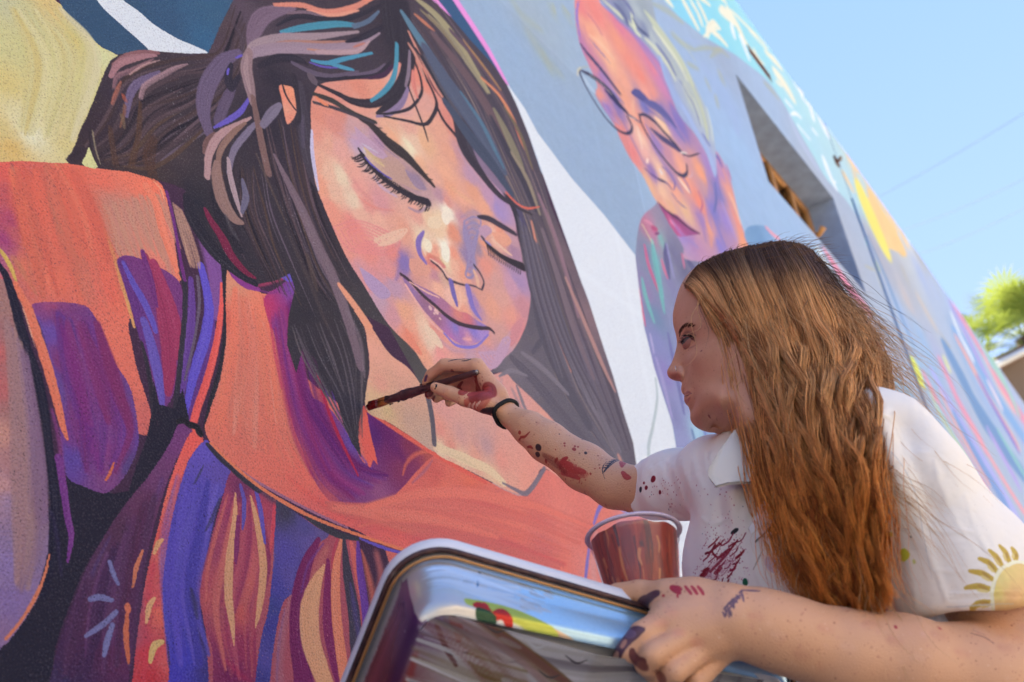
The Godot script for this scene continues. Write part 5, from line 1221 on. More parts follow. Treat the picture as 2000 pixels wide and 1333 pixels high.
	s("6a6270",[1674,2372,1721,2152,1815,1973],5.4,11.0,5.4,1,0.60)
	s("746a76",[1680,2367,1732,2145,1834,1967],5.4,11.0,5.5,1,0.60)
	s("5a525e",[1687,2363,1744,2137,1854,1962],5.5,11.1,5.5,1,0.60)
	s("6a6270",[1693,2359,1757,2129,1874,1956],5.5,11.2,5.6,1,0.60)
	s("746a76",[1700,2355,1769,2122,1894,1951],5.6,11.2,5.6,1,0.60)
	s("5a525e",[1707,2351,1781,2114,1914,1945],5.6,11.2,5.6,1,0.60)
	s("6a6270",[1713,2347,1793,2107,1935,1939],5.7,11.2,5.7,1,0.60)
	k("5a3048",488,1834,42,88,0.8,1.5)
	k("5a3048",545,1818,43,88,0.8,1.5)
	k("5a3048",527,1731,40,88,0.8,1.5)
	k("5a3048",594,1763,43,88,0.8,1.5)
	k("5a3048",573,1692,41,88,0.8,1.5)
	k("5a3048",630,1686,42,88,0.8,1.5)
	k("5a3048",654,1579,40,88,0.8,1.5)
	k("6a4050",846,1739,48,72,0.8,1.5)
	k("6a4050",810,1676,46,72,0.8,1.5)
	k("6a4050",866,1631,46,72,0.8,1.5)
	k("6a4050",904,1578,45,72,0.8,1.5)
	k("6a4050",821,1586,44,72,0.8,1.5)
	k("6a4050",982,1520,46,72,0.8,1.5)
	k("b04a50",1443,1564,66,56,0.8,1.5)
	k("b04a50",1374,1607,65,56,0.8,1.5)
	k("b04a50",1291,1534,61,56,0.8,1.5)
	k("b04a50",1609,1556,70,56,0.8,1.5)
	k("2a2030",558,1581,44,72,0.8,1.5)
	k("2a2030",610,1531,44,72,0.8,1.5)
	k("2a2030",530,1508,42,72,0.8,1.5)
	k("2a2030",736,1465,45,72,0.8,1.5)
	k("2a2030",765,1505,47,72,0.8,1.5)
	k("2a2030",651,1446,43,72,0.8,1.5)
	k("2a2030",625,1307,38,72,0.8,1.5)
	k("2a2030",703,1311,40,72,0.8,1.5)
	k("2a2030",528,1430,39,72,0.8,1.5)
	k("d89a90",820,1294,36,56,0.8,1.5)
	k("d89a90",957,1334,40,56,0.8,1.5)
	k("d89a90",903,1361,40,56,0.8,1.5)
	k("d89a90",868,1305,37,56,0.8,1.5)
	k("d89a90",1015,1341,42,56,0.8,1.5)
	k("9a8a60",459,2058,52,48,0.8,1.5)
	k("9a8a60",510,2002,52,48,0.8,1.5)
	k("9a8a60",477,1918,50,48,0.8,1.5)

# ------------------------------------------------------------------ the painted building
func build_building() -> void:
	var a := sheet(250, 2400, 1050, 3200, 1.05, Color.html("4a3248"))
	sheet(2400, 6130, 1050, 5620, 3.0, Color.html("a3b9d8"))
	sheet(-1800, 2400, 3200, 5620, 4.0, Color.html("4a5a74"))
	sheet(-1800, 250, 1050, 3200, 4.0, Color.html("7a4a68"))
	sheet(-1800, 6130, 0, 1050, 6.0, Color.html("4a3a50"))
	sheet(6130, 14600, 0, 5650, 7.0, Color.html("b0b8d4"))
	paint_mural()
	grain(a)
	var root := base("painted_building", Vector3.ZERO, "pale rendered building whose whole side wall is a mural of two portraits", "building")
	# the front of the wall, one surface for each sheet of paint; the window and the vent are real openings
	var holes := [Rect2(4.03, 3.893, 1.46, 0.717), Rect2(4.50, 5.12, 0.34, 0.075)]
	var mesh := ArrayMesh.new()
	for c in cvs:
		var xs := [c.x0 / 1000.0, c.x1 / 1000.0]
		var ys := [c.y0 / 1000.0, c.y1 / 1000.0]
		for h in holes:
			if c.x0 == 2400.0:
				xs += [h.position.x, h.end.x]
				ys += [h.position.y, h.end.y]
		xs.sort(); ys.sort()
		var z := 0.004 if c.x0 >= 6130.0 else 0.0
		var st := begin()
		for i in xs.size() - 1:
			for j in ys.size() - 1:
				var mid := Vector2((xs[i] + xs[i + 1]) * 0.5, (ys[j] + ys[j + 1]) * 0.5)
				var open := false
				for h in holes: open = open or h.has_point(mid)
				if open: continue
				for q in [[0, 0], [0, 1], [1, 1], [0, 0], [1, 1], [1, 0]]:
					var x: float = xs[i + q[0]]
					var y: float = ys[j + q[1]]
					st.set_uv(Vector2((x * 1000.0 - c.x0) / (c.x1 - c.x0), (c.y1 - y * 1000.0) / (c.y1 - c.y0)))
					st.add_vertex(Vector3(x, y, z))
		st.generate_normals()
		st.generate_tangents()
		var m := mat(Color(0.96, 0.97, 0.94), 0.8)
		m.metallic_specular = 0.22
		m.albedo_texture = ImageTexture.create_from_image(c.img)
		m.texture_repeat = false
		var n := FastNoiseLite.new()
		n.seed = 21
		n.frequency = minf(0.28 * c.r / 1.05, 0.5)
		n.fractal_octaves = 3
		var hi: Image = n.get_image(mini(c.w, 2048), mini(c.h, 2048))
		hi.convert(Image.FORMAT_RGBA8)
		hi.bump_map_to_normal_map(2.2 if c.r < 2.0 else 1.0)
		m.normal_enabled = true
		m.normal_scale = 0.9
		m.normal_texture = ImageTexture.create_from_image(hi)
		st.set_material(m)
		st.commit(mesh)
	put(mesh, "mural_wall", null, root)
	var plain := mat(Color(0.60, 0.66, 0.75), 0.85)
	plain.albedo_texture = noise_tex(256, 0.03, [Color(0.86, 0.86, 0.86), Color(1, 1, 1)], 3)
	plain.uv1_triplanar = true
	plain.uv1_world_triplanar = true
	# window reveal
	var w: Rect2 = holes[0]
	var dz := -0.170
	var st := begin()
	var x0: float = w.position.x
	var x1 := w.end.x
	var y0 := w.position.y
	var y1 := w.end.y
	quad(st, Vector3(x1, y0, 0), Vector3(x1, y1, 0), Vector3(x1, y1, dz), Vector3(x1, y0, dz))
	quad(st, Vector3(x0, y0, dz), Vector3(x0, y1, dz), Vector3(x0, y1, 0), Vector3(x0, y0, 0))
	quad(st, Vector3(x0, y0, dz), Vector3(x0, y0, 0), Vector3(x1, y0, 0), Vector3(x1, y0, dz))
	put(done(st), "window_reveal", plain, root)
	st = begin()
	quad(st, Vector3(x0, y1, 0), Vector3(x0, y1, dz), Vector3(x1, y1, dz), Vector3(x1, y1, 0))
	put(done(st), "window_soffit", plain, root)
	# wooden frame and panes at the back of the reveal
	var wood := mat(Color.WHITE, 0.6)
	wood.albedo_texture = noise_tex(256, 0.02, [Color(0.62, 0.40, 0.18), Color(0.80, 0.58, 0.32)], 7)
	wood.uv1_triplanar = true
	wood.uv1_scale = Vector3(2, 9, 2)
	var win := Node3D.new()
	win.name = "window"
	root.add_child(win)
	var fr := begin()
	box(fr, Vector3(x0, y0, dz - 0.05), Vector3(x0 + 0.09, y1, dz + 0.004))
	box(fr, Vector3(x1 - 0.09, y0, dz - 0.05), Vector3(x1, y1, dz + 0.004))
	box(fr, Vector3(x0 + 0.09, y0, dz - 0.05), Vector3(x1 - 0.09, y0 + 0.09, dz + 0.004))
	box(fr, Vector3(x0 + 0.09, y1 - 0.07, dz - 0.05), Vector3(x1 - 0.09, y1, dz + 0.004))
	put(done(fr), "window_frame", wood, win)
	for i in 3:
		var mu := begin()
		var mx := lerpf(x0 + 0.09, x1 - 0.09, (i + 1) / 4.0)
		box(mu, Vector3(mx - 0.025, y0 + 0.09, dz - 0.004), Vector3(mx + 0.025, y1 - 0.07, dz + 0.025))
		put(done(mu), "mullion", wood, win)
	for i in 4:
		var pn := begin()
		var pa := lerpf(x0 + 0.09, x1 - 0.09, i / 4.0) + 0.025
		var pb := lerpf(x0 + 0.09, x1 - 0.09, (i + 1) / 4.0) - 0.025
		box(pn, Vector3(pa, y0 + 0.09, dz - 0.012), Vector3(pb, y1 - 0.07, dz - 0.006))
		put(done(pn), "pane", mat(Color(0.16, 0.13, 0.10), 0.12), win)
	var hk := begin()
	tube(hk, [Vector3(5.17, 4.19, dz), Vector3(5.17, 4.21, dz + 0.09), Vector3(5.17, 4.24, dz + 0.12)], [0.018, 0.016, 0.02], 8)
	put(done(hk), "window_latch", wood, win)
	# vent slot high on the wall
	var v: Rect2 = holes[1]
	var vs := begin()
	quad(vs, Vector3(v.position.x, v.position.y, -0.06), Vector3(v.position.x, v.end.y, -0.06), Vector3(v.end.x, v.end.y, -0.06), Vector3(v.end.x, v.position.y, -0.06))
	quad(vs, Vector3(v.end.x, v.position.y, 0), Vector3(v.end.x, v.end.y, 0), Vector3(v.end.x, v.end.y, -0.06), Vector3(v.end.x, v.position.y, -0.06))
	quad(vs, Vector3(v.position.x, v.end.y, 0), Vector3(v.position.x, v.end.y, -0.06), Vector3(v.end.x, v.end.y, -0.06), Vector3(v.end.x, v.end.y, 0))
	quad(vs, Vector3(v.position.x, v.position.y, -0.06), Vector3(v.position.x, v.position.y, 0), Vector3(v.end.x, v.position.y, 0), Vector3(v.end.x, v.position.y, -0.06))
	put(done(vs), "vent_slot", mat(Color(0.56, 0.33, 0.23), 0.8), root)
	# top, far end and back of the building; the step where the next bay stands 3 cm proud
	var bd := begin()
	quad(bd, Vector3(6.13, 0, 0), Vector3(6.13, 5.65, 0), Vector3(6.13, 5.65, 0.004), Vector3(6.13, 0, 0.004))
	quad(bd, Vector3(-1.8, 5.62, 0), Vector3(-1.8, 5.62, -0.28), Vector3(6.13, 5.62, -0.28), Vector3(6.13, 5.62, 0))
	quad(bd, Vector3(6.13, 5.65, 0.004), Vector3(6.13, 5.65, -0.28), Vector3(14.6, 5.65, -0.28), Vector3(14.6, 5.65, 0.004))
	quad(bd, Vector3(6.13, 5.62, -0.28), Vector3(6.13, 5.65, -0.28), Vector3(6.13, 5.65, 0), Vector3(6.13, 5.62, 0))
	quad(bd, Vector3(14.6, 0, 0.004), Vector3(14.6, 5.65, 0.004), Vector3(14.6, 5.65, -9), Vector3(14.6, 0, -9))
	quad(bd, Vector3(-1.8, 0, -9), Vector3(-1.8, 5.62, -9), Vector3(-1.8, 5.62, 0), Vector3(-1.8, 0, 0))
	quad(bd, Vector3(14.6, 0, -9), Vector3(14.6, 5.62, -9), Vector3(-1.8, 5.62, -9), Vector3(-1.8, 0, -9))
	put(done(bd), "plain_wall", plain, root)
	var jt := begin()
	box(jt, Vector3(6.105, 3.0, -0.001), Vector3(6.122, 4.95, 0.012))
	put(done(jt), "joint_strip", mat(Color(0.44, 0.54, 0.68), 0.8), root)
	var rf := begin()
	quad(rf, Vector3(-1.8, 5.30, -0.28), Vector3(-1.8, 5.30, -9), Vector3(14.6, 5.30, -9), Vector3(14.6, 5.30, -0.28))
	quad(rf, Vector3(14.6, 5.30, -0.28), Vector3(14.6, 5.65, -0.28), Vector3(-1.8, 5.65, -0.28), Vector3(-1.8, 5.30, -0.28))
	put(done(rf), "roof", mat(Color(0.62, 0.62, 0.60), 0.9), root)

# ------------------------------------------------------------------ bodies from smooth distance fields
class Field:
	var o: Vector3
	var n: Vector3i
	var h: float
	var d := PackedFloat32Array()

	func _init(lo: Vector3, hi: Vector3, cell: float) -> void:
		o = lo
		h = cell
		n = Vector3i(((hi - lo) / cell).ceil()) + Vector3i.ONE
		d.resize(n.x * n.y * n.z)
		d.fill(1.0)

	func cap(a: Vector3, b: Vector3, ra: float, rb: float, k: float, cut := false) -> void:
		# a tapered capsule, blended in over K (or cut away)
		var pad := maxf(ra, rb) + k + 2.0 * h
		var lo := Vector3i(((a.min(b) - Vector3.ONE * pad - o) / h).floor()).clamp(Vector3i.ZERO, n - Vector3i.ONE)
		var hi := Vector3i(((a.max(b) + Vector3.ONE * pad - o) / h).ceil()).clamp(Vector3i.ZERO, n - Vector3i.ONE)
		var ab := b - a
		var l2 := maxf(ab.length_squared(), 1e-9)
		for z in range(lo.z, hi.z + 1):
			for y in range(lo.y, hi.y + 1):
				var i := (z * n.y + y) * n.x + lo.x
				var p := o + Vector3(lo.x, y, z) * h - a
				for x in range(lo.x, hi.x + 1):
					var t := clampf(p.dot(ab) / l2, 0.0, 1.0)
					var e := (p - ab * t).length() - lerpf(ra, rb, t)
					var f := d[i]
					if cut:
						d[i] = maxf(f, -e)
					else:
						var q := maxf(k - absf(f - e), 0.0) / k
						d[i] = minf(f, e) - q * q * k * 0.25
					p.x += h
					i += 1

	func chain(pts: Array, radii: Array, k: float) -> void:
		for i in pts.size() - 1: cap(pts[i], pts[i + 1], radii[i], radii[i + 1], k)

	func trim(at: Vector3, out: Vector3, within: float) -> void:
		# a straight cut through what lies within reach of AT
		for z in n.z:
			for y in n.y:
				var i := (z * n.y + y) * n.x
				for x in n.x:
					var p := o + Vector3(x, y, z) * h - at
					if p.length_squared() < within * within: d[i] = maxf(d[i], p.dot(out))
					i += 1

	func at_point(p: Vector3) -> float:
		var q := Vector3i(((p - o) / h).round()).clamp(Vector3i.ZERO, n - Vector3i.ONE)
		return d[(q.z * n.y + q.y) * n.x + q.x]

	func net() -> Array:
		# surface nets: [vertices, indices]
		var at := PackedInt32Array()
		at.resize(d.size())
		at.fill(-1)
		var v := PackedVector3Array()
		var sx := 1
		var sy := n.x
		var sz := n.x * n.y
		var off := [0, sx, sy, sx + sy, sz, sx + sz, sy + sz, sx + sy + sz]
		var reach := h * 2.0
		for z in n.z - 1:
			for y in n.y - 1:
				var i := (z * n.y + y) * n.x
				for x in n.x - 1:
					if absf(d[i]) < reach:
						var s := Vector3.ZERO
						var c := 0
						for e in 12:
							var a: int = E0[e]
							var b: int = E1[e]
							var fa := d[i + off[a]]
							var fb := d[i + off[b]]
							if (fa < 0.0) != (fb < 0.0):
								var t := fa / (fa - fb)
								s += Vector3(a & 1, (a >> 1) & 1, a >> 2).lerp(Vector3(b & 1, (b >> 1) & 1, b >> 2), t)
								c += 1
						if c:
							at[i] = v.size()
							v.append(o + (Vector3(x, y, z) + s / c) * h)
					i += 1
		var f := PackedInt32Array()
		for z in range(1, n.z - 1):
			for y in range(1, n.y - 1):
				var i := (z * n.y + y) * n.x + 1
				for x in range(1, n.x - 1):
					var q := d[i]
					if absf(q) < reach:
						if (q < 0.0) != (d[i + sx] < 0.0): face(f, at[i], at[i - sy], at[i - sy - sz], at[i - sz], q < 0.0)
						if (q < 0.0) != (d[i + sy] < 0.0): face(f, at[i], at[i - sz], at[i - sz - sx], at[i - sx], q < 0.0)
						if (q < 0.0) != (d[i + sz] < 0.0): face(f, at[i], at[i - sx], at[i - sx - sy], at[i - sy], q < 0.0)
					i += 1
		return [v, f]

	func face(f: PackedInt32Array, a: int, b: int, c: int, e: int, flip: bool) -> void:
		if a < 0 or b < 0 or c < 0 or e < 0: return
		if flip: f.append_array([a, b, c, a, c, e])
		else: f.append_array([a, c, b, a, e, c])

	const E0 := [0, 2, 4, 6, 0, 1, 4, 5, 0, 1, 2, 3]
	const E1 := [1, 3, 5, 7, 2, 3, 6, 7, 4, 5, 6, 7]

func normals_of(v: PackedVector3Array, f: PackedInt32Array) -> PackedVector3Array:
	var n := PackedVector3Array()
	n.resize(v.size())
	for i in range(0, f.size(), 3):
		var c := (v[f[i + 2]] - v[f[i]]).cross(v[f[i + 1]] - v[f[i]])
		n[f[i]] += c
		n[f[i + 1]] += c
		n[f[i + 2]] += c
	for i in n.size(): n[i] = n[i].normalized()
	return n

func relax(v: PackedVector3Array, f: PackedInt32Array, times: int) -> PackedVector3Array:
	for r in times:
		var s := PackedVector3Array()
		s.resize(v.size())
		var c := PackedFloat32Array()
		c.resize(v.size())
		for i in range(0, f.size(), 3):
			for j in 3:
				s[f[i + j]] += v[f[i + (j + 1) % 3]]
				c[f[i + j]] += 1.0
		for i in v.size():
			if c[i] > 0.0: v[i] = v[i].lerp(s[i] / c[i], 0.5)
	return v

func skinned(mesh: ArrayMesh, v: PackedVector3Array, f: PackedInt32Array, across: Vector3, c: Dictionary, m: Material) -> void:
	# print coordinates run across the body along ACROSS and up, in the metres of the sheet of colour C
	var uv := PackedVector2Array()
	for p in v: uv.append(Vector2((p.dot(across) * 1000.0 - c.x0) / (c.x1 - c.x0), (c.y1 - p.y * 1000.0) / (c.y1 - c.y0)))
	var arr := []
	arr.resize(Mesh.ARRAY_MAX)
	arr[Mesh.ARRAY_VERTEX] = v
	arr[Mesh.ARRAY_NORMAL] = normals_of(v, f)
	arr[Mesh.ARRAY_TEX_UV] = uv
	arr[Mesh.ARRAY_INDEX] = f
	mesh.add_surface_from_arrays(Mesh.PRIMITIVE_TRIANGLES, arr)
	mesh.surface_set_material(mesh.get_surface_count() - 1, m)

func relief(m: StandardMaterial3D, h: Image, strength: float) -> void:
	h.convert(Image.FORMAT_RGBA8)
	h.bump_map_to_normal_map(strength)
	m.normal_enabled = true
	m.normal_texture = ImageTexture.create_from_image(h)

func pores(c: Dictionary, freq: float, seed_: int) -> Image:
	var n := FastNoiseLite.new()
	n.seed = seed_
	n.frequency = freq
	n.fractal_octaves = 3
	return n.get_image(c.w, c.h)

func printed(c: Dictionary, rough: float, strength := 0.0) -> StandardMaterial3D:
	var m := mat(Color.WHITE, rough)
	if strength > 0.0: relief(m, pores(c, 0.22, 6), strength)
	m.albedo_texture = ImageTexture.create_from_image(c.img)
	m.texture_repeat = false
	return m

func skin_sheet(x0: float, x1: float, y0: float, y1: float, r: float, tone: String, freckles: int) -> Dictionary:
	var c := sheet(x0, x1, y0, y1, r, Color.html(tone))
	for i in freckles:
		var q := Vector2(rng.randf() * c.w, rng.randf() * c.h)
		var z := rng.randf()
		drag(c, [q, q + Vector2(0.5, 0.6)], Color(Color.html(["a8684c", "94563c", "b87a60", "b06a54", "dcb094"][rng.randi() % 5]), 0.4 if z < 0.8 else 0.75), rng.randf_range(2.0, 3.0 + z * 3.0), 2.0 + z, 1.2, 1)
	for i in int(freckles / 12.0):
		var q := Vector2(rng.randf() * c.w, rng.randf() * c.h)
		drag(c, [q, q + Vector2(3, 2)], Color(Color.html(["d49a86", "c58468", "dcab92", "c88a78"][rng.randi() % 4]), 0.5), 10, rng.randf_range(10, 34), 10, 0)
	return c

var arm_field: Field
const ACROSS := Vector3(0.313, 0, 0.95)

func build_person() -> void:
	var keep := cvs
	var at := Vector3(0.98, 0, 0.77)
	var root := base("person", at, "person in a paint-splashed white shirt with long reddish hair painting the mural", "person")
	# ---- skin: one mesh of arms, hands, neck and head, each region with its own sheet of skin colour
	var mesh := ArrayMesh.new()
	cvs = []
	var cr := skin_sheet(400, 954, 1327, 1776, 0.6, "d09a74", 1900)
	s("c08a74",[583.8,1624,550,1673,481.4,1698],40.0,50.0,30.0,0,0.80)
	s("b8604c",[539.4,1628,557.1,1628,569.5,1640],16.0,26.0,16.0,1,0.90)
	s("8a2a22",[549.3,1633,558.6,1641,567.7,1648,567.8,1638,552.9,1631],18.0,24.0,16.0,1)
	s("9a342a",[542.9,1640,557,1645,569.8,1648],8.0,14.0,10.0,1)
	f([525.5,1648.1,533.5,1664.7,543.3,1675.0,554.1,1678.5,553.6,1666.5,545.8,1651.1,534.9,1640.3],[538.3,1656.6,549.1,1669.6,530.4,1647.5],"7e231a 8a2c22 a84434",2.5,1)
	k("7e231a", 553, 1664, 12, 30, 1.0, 3.0)
	k("a03a2c", 531, 1637, 10, 24, 1.0, 2.6)
	s("b4503e",[534.5,1623,544,1620,552.3,1624],6.0,9.0,6.0,1)
	s("d4a890",[532.6,1622,536.1,1626],1.5,2.0,1.0,1)
	s("d4a890",[535.9,1623,539.2,1627],1.5,2.0,1.0,1)
	s("d4a890",[539.2,1625,542.3,1628],1.5,2.0,1.0,1)
	s("d4a890",[540.8,1620,544.3,1625],1.5,2.0,1.0,1)
	s("d4a890",[544.1,1622,547.4,1626],1.5,2.0,1.0,1)
	s("d4a890",[547.3,1624,550.4,1627],1.5,2.0,1.0,1)
	s("d4a890",[549,1620,552.4,1624],1.5,2.0,1.0,1)
	s("d4a890",[552.2,1621,555.5,1625],1.5,2.0,1.0,1)
	s("d4a890",[555.5,1623,558.6,1626],1.5,2.0,1.0,1)
	s("3a2426",[538.8,1614,552.6,1613,572.3,1615],4.0,5.0,6.0,1)
	s("3a2426",[537.8,1610,548.3,1605,558.6,1602],4.0,7.0,4.0,1)
	s("4a2c40",[545.2,1604,556,1600],5.0,6.0,3.0,1)
	s("2e2a30",[514.4,1706,523.1,1706,531.7,1705],1.0,1.8,1.0,1)
	s("2e2a30",[532.8,1704,543,1703,548.9,1703],1.0,1.8,1.0,1)
	s("2e2a30",[535.4,1700,542.2,1698,549.5,1698],1.0,1.8,1.0,1)
	s("2e2a30",[543.1,1701,550.6,1699],1.0,1.8,1.0,1)
	s("7a2c2a",[484,1692,502.7,1691,518,1692],3.0,5.0,3.0,1,0.80)
	s("5a3a58",[465.8,1697,473,1701],3.0,5.0,3.0,1)
	s("6a2426",[455.2,1685,464.4,1682,469.6,1688],6.0,9.0,6.0,1,0.85)
	s("a03a2e",[604.6,1573,605.1,1570],3.0,5.0,2.1,1)
	s("a03a2e",[604.9,1566,612.5,1563,621.5,1566],2.0,3.5,1.4,1)
	s("a03a2e",[600.2,1565,607.4,1565],2.0,2.5,1.4,1)
	s("a03a2e",[612,1549,618.1,1546,621.7,1542],1.5,3.0,1.0,1)
	s("3a2426",[628.9,1542,631.9,1538],6.0,9.0,4.2,1)
	s("3a2426",[624,1535,628.8,1532],3.0,6.0,2.1,1)
	s("a03a2e",[636,1522,636.5,1522],5.0,6.0,3.5,1)
	s("a8302e",[656.4,1505,662.2,1511,669.8,1513],5.0,8.0,3.5,1)
	s("a8302e",[663.9,1507,670.6,1501,674.7,1495],7.0,11.0,4.9,1)
	s("a8302e",[670.9,1497,680.1,1492,690.6,1487],7.0,9.0,4.9,1)
	s("b8504a",[656,1499,669.1,1491,680.6,1482],5.0,8.0,3.5,1)
	s("a03a2e",[654.1,1517,650.7,1515],4.0,5.0,2.8,1)
	s("a03a2e",[680.1,1524,682.2,1521],4.0,5.0,2.8,1)
	s("a03a2e",[686.3,1526,686.8,1525],2.5,3.0,1.8,1)
	s("a03a2e",[681.9,1528,682.4,1527],2.5,3.0,1.8,1)
	s("a03a2e",[668,1536,668.5,1535],2.5,3.2,1.8,1)
	s("a03a2e",[668.1,1532,668.6,1531],2.0,2.6,1.4,1)
	s("a03a2e",[654.5,1530,655,1530],1.6,2.0,1.1,1)
	s("3a2426",[690.8,1542,691.3,1541],1.8,2.2,1.3,1)
	s("3a2426",[695.7,1514,696.3,1512],3.0,4.0,2.1,1)
	s("4a302c",[662.3,1553,662.8,1552],1.4,1.8,1.0,1)
	s("a03a2e",[697.8,1483,698.3,1482],2.2,3.0,1.5,1)
	s("a03a2e",[704.9,1488,705.4,1487],1.6,2.0,1.1,1)
	s("a03a2e",[711.7,1487,712.2,1486],1.6,2.0,1.1,1)
	s("b04038",[742.6,1501,741.9,1492,741.3,1482],5.0,9.0,3.5,1)
	s("a83c38",[741.3,1472,746.8,1462,751.4,1458],5.0,8.0,3.5,1)
	k("a03a2e", 632, 1559, 30, 9, 0.7, 1.6)
	k("4a302c", 634, 1565, 30, 6, 0.6, 1.3)
	k("a03a2e", 661, 1536, 30, 9, 0.7, 1.6)
	k("4a302c", 663, 1543, 30, 6, 0.6, 1.3)
	k("a03a2e", 688, 1507, 30, 9, 0.7, 1.6)
	k("4a302c", 689, 1513, 30, 6, 0.6, 1.3)
	k("a03a2e", 716, 1484, 30, 9, 0.7, 1.6)
	k("4a302c", 718, 1491, 30, 6, 0.6, 1.3)
	k("a8302e", 665, 1500, 16, 16, 1.0, 3.5)
	k("a8302e", 676, 1491, 14, 16, 1.0, 3.5)
	k("a8302e", 655, 1495, 12, 16, 1.0, 3.5)
	k("a8302e", 647, 1512, 12, 16, 1.0, 3.5)
	k("a8302e", 685, 1485, 10, 16, 1.0, 3.5)
	s("b04038",[654.1,1512,670.9,1497,691.5,1483],8.0,20.0,10.0,2,0.90)
	s("7a3028",[634.7,1530,648.2,1516,663.2,1495],6.0,12.0,6.0,2,0.50)
	s("2c2830",[716.7,1480,720.9,1484,716.5,1486],0.8,2.2,1.0,1)
	s("2c2830",[719.3,1483,723.6,1488,719.1,1489],0.8,2.2,1.0,1)
	s("2c2830",[721.8,1486,726.3,1491,721.8,1492],0.8,2.2,1.0,1)
	s("2c2830",[724.4,1489,729.1,1494,724.4,1495],0.8,2.2,1.0,1)
	s("2c2830",[727,1492,731.8,1497,727.1,1498],0.8,2.2,1.0,1)
	s("2c2830",[729.5,1495,734.5,1500,729.8,1501],0.8,2.2,1.0,1)
	s("2c2830",[732.1,1498,737.3,1503,732.4,1504],0.8,2.2,1.0,1)
	s("2c2830",[734.6,1501,740,1506,735.1,1506],0.8,2.2,1.0,1)
	s("2c2830",[737.2,1504,742.7,1510,737.8,1509],0.8,2.2,1.0,1)
	s("2c2830",[714.6,1477,725.8,1487,735.7,1497,742.1,1504],0.8,1.4,1.0,1)
	s("2c2830",[722,1496,715.4,1485,716.4,1469],0.6,1.0,0.6,1)
	s("2c2830",[741.3,1506,748.4,1507],2.0,4.0,2.0,1)
	var mr := printed(cr, 0.5, 0.9)
	var fr := Field.new(Vector3(0.99465, 1.33734, 0.07848), Vector3(1.17946, 1.76645, 0.64427), 0.0034)
	fr.chain([Vector3(1.05512, 1.39721, 0.59211), Vector3(1.07469, 1.41246, 0.55335), Vector3(1.12922, 1.45177, 0.42380), Vector3(1.12831, 1.47030, 0.38832), Vector3(1.12146, 1.50683, 0.35164), Vector3(1.10678, 1.55712, 0.30635), Vector3(1.10227, 1.58365, 0.28428), Vector3(1.09878, 1.61501, 0.25389)], [0.033, 0.032, 0.0295, 0.030, 0.0315, 0.0275, 0.0232, 0.0168], 0.012)
	var w := Vector3(1.09878, 1.61501, 0.25389)
	# palm, from the wrist to the four knuckles
	fr.chain([w, Vector3(1.08146, 1.64633, 0.24871), Vector3(1.05797, 1.68928, 0.23532)], [0.013, 0.0145, 0.0122], 0.007)
	fr.chain([w, Vector3(1.09153, 1.64903, 0.23960), Vector3(1.07598, 1.69071, 0.22241)], [0.0125, 0.014, 0.0118], 0.007)
	fr.chain([w, Vector3(1.10065, 1.64708, 0.23054), Vector3(1.09173, 1.68508, 0.21138)], [0.0125, 0.0135, 0.0112], 0.007)
	fr.chain([w, Vector3(1.10636, 1.64165, 0.22741), Vector3(1.10388, 1.67457, 0.20453)], [0.012, 0.0125, 0.0102], 0.007)
	# thumb with its pad
	fr.chain([Vector3(1.08675, 1.61691, 0.25191), Vector3(1.06122, 1.63025, 0.23854), Vector3(1.04808, 1.63990, 0.21515)], [0.0115, 0.0145, 0.0112], 0.008)
	fr.chain([Vector3(1.04808, 1.63990, 0.21515), Vector3(1.04538, 1.65820, 0.19157), Vector3(1.03971, 1.67426, 0.16955)], [0.0112, 0.0102, 0.0085], 0.004)
	# index, middle, ring, little finger
	fr.chain([Vector3(1.05797, 1.68928, 0.23532), Vector3(1.04560, 1.70767, 0.18597), Vector3(1.04935, 1.70447, 0.15646), Vector3(1.05433, 1.69907, 0.14155)], [0.0118, 0.0098, 0.0086, 0.0074], 0.004)
	fr.chain([Vector3(1.07598, 1.69071, 0.22241), Vector3(1.07251, 1.71150, 0.16818), Vector3(1.07244, 1.69710, 0.14232), Vector3(1.06617, 1.68425, 0.13613)], [0.0115, 0.0098, 0.0088, 0.0078], 0.004)
	fr.chain([Vector3(1.09173, 1.68508, 0.21138), Vector3(1.09971, 1.70753, 0.15764), Vector3(1.09324, 1.69315, 0.13885), Vector3(1.08248, 1.68254, 0.13648)], [0.011, 0.0094, 0.0085, 0.0075], 0.004)
	fr.chain([Vector3(1.10388, 1.67457, 0.20453), Vector3(1.11486, 1.69310, 0.16211), Vector3(1.10880, 1.68428, 0.14763), Vector3(1.09806, 1.67560, 0.14730)], [0.0098, 0.0082, 0.0074, 0.0066], 0.004)
	arm_field = fr
	var q := fr.net()
	skinned(mesh, relax(q[0], q[1], 2), q[1], ACROSS, cr, mr)
	# ---- left arm and hand
	cvs = []
	var cl := skin_sheet(687, 1203, 1065, 1382, 0.4, "d09a74", 3400)
	s("cf9f86",[867.1,1195,825,1201,808.2,1203],30.0,50.0,30.0,0,0.70)
	s("c9806c",[815.2,1183,820.9,1182],12.0,16.0,12.0,0,0.60)
	s("c9806c",[827.9,1174,833.6,1173],12.0,16.0,12.0,0,0.60)
	s("c9806c",[802.9,1193,808.6,1192],12.0,16.0,12.0,0,0.60)
	s("c8866e",[812.4,1202,819.7,1197],14.0,18.0,12.0,0,0.50)
	f([771.4,1192.8,783.6,1192.9,792.0,1188.7,786.0,1183.1,774.7,1176.9,764.4,1168.2,755.9,1164.5,750.9,1169.9,754.5,1179.4,762.5,1187.6],[778.0,1188.4,758.3,1172.9,768.9,1179.6],"553443 4a2a34 5e3c4c",2.5,1)
	s("6a5068",[775.2,1191,777.7,1187,781.7,1186],6.0,9.0,5.0,1)
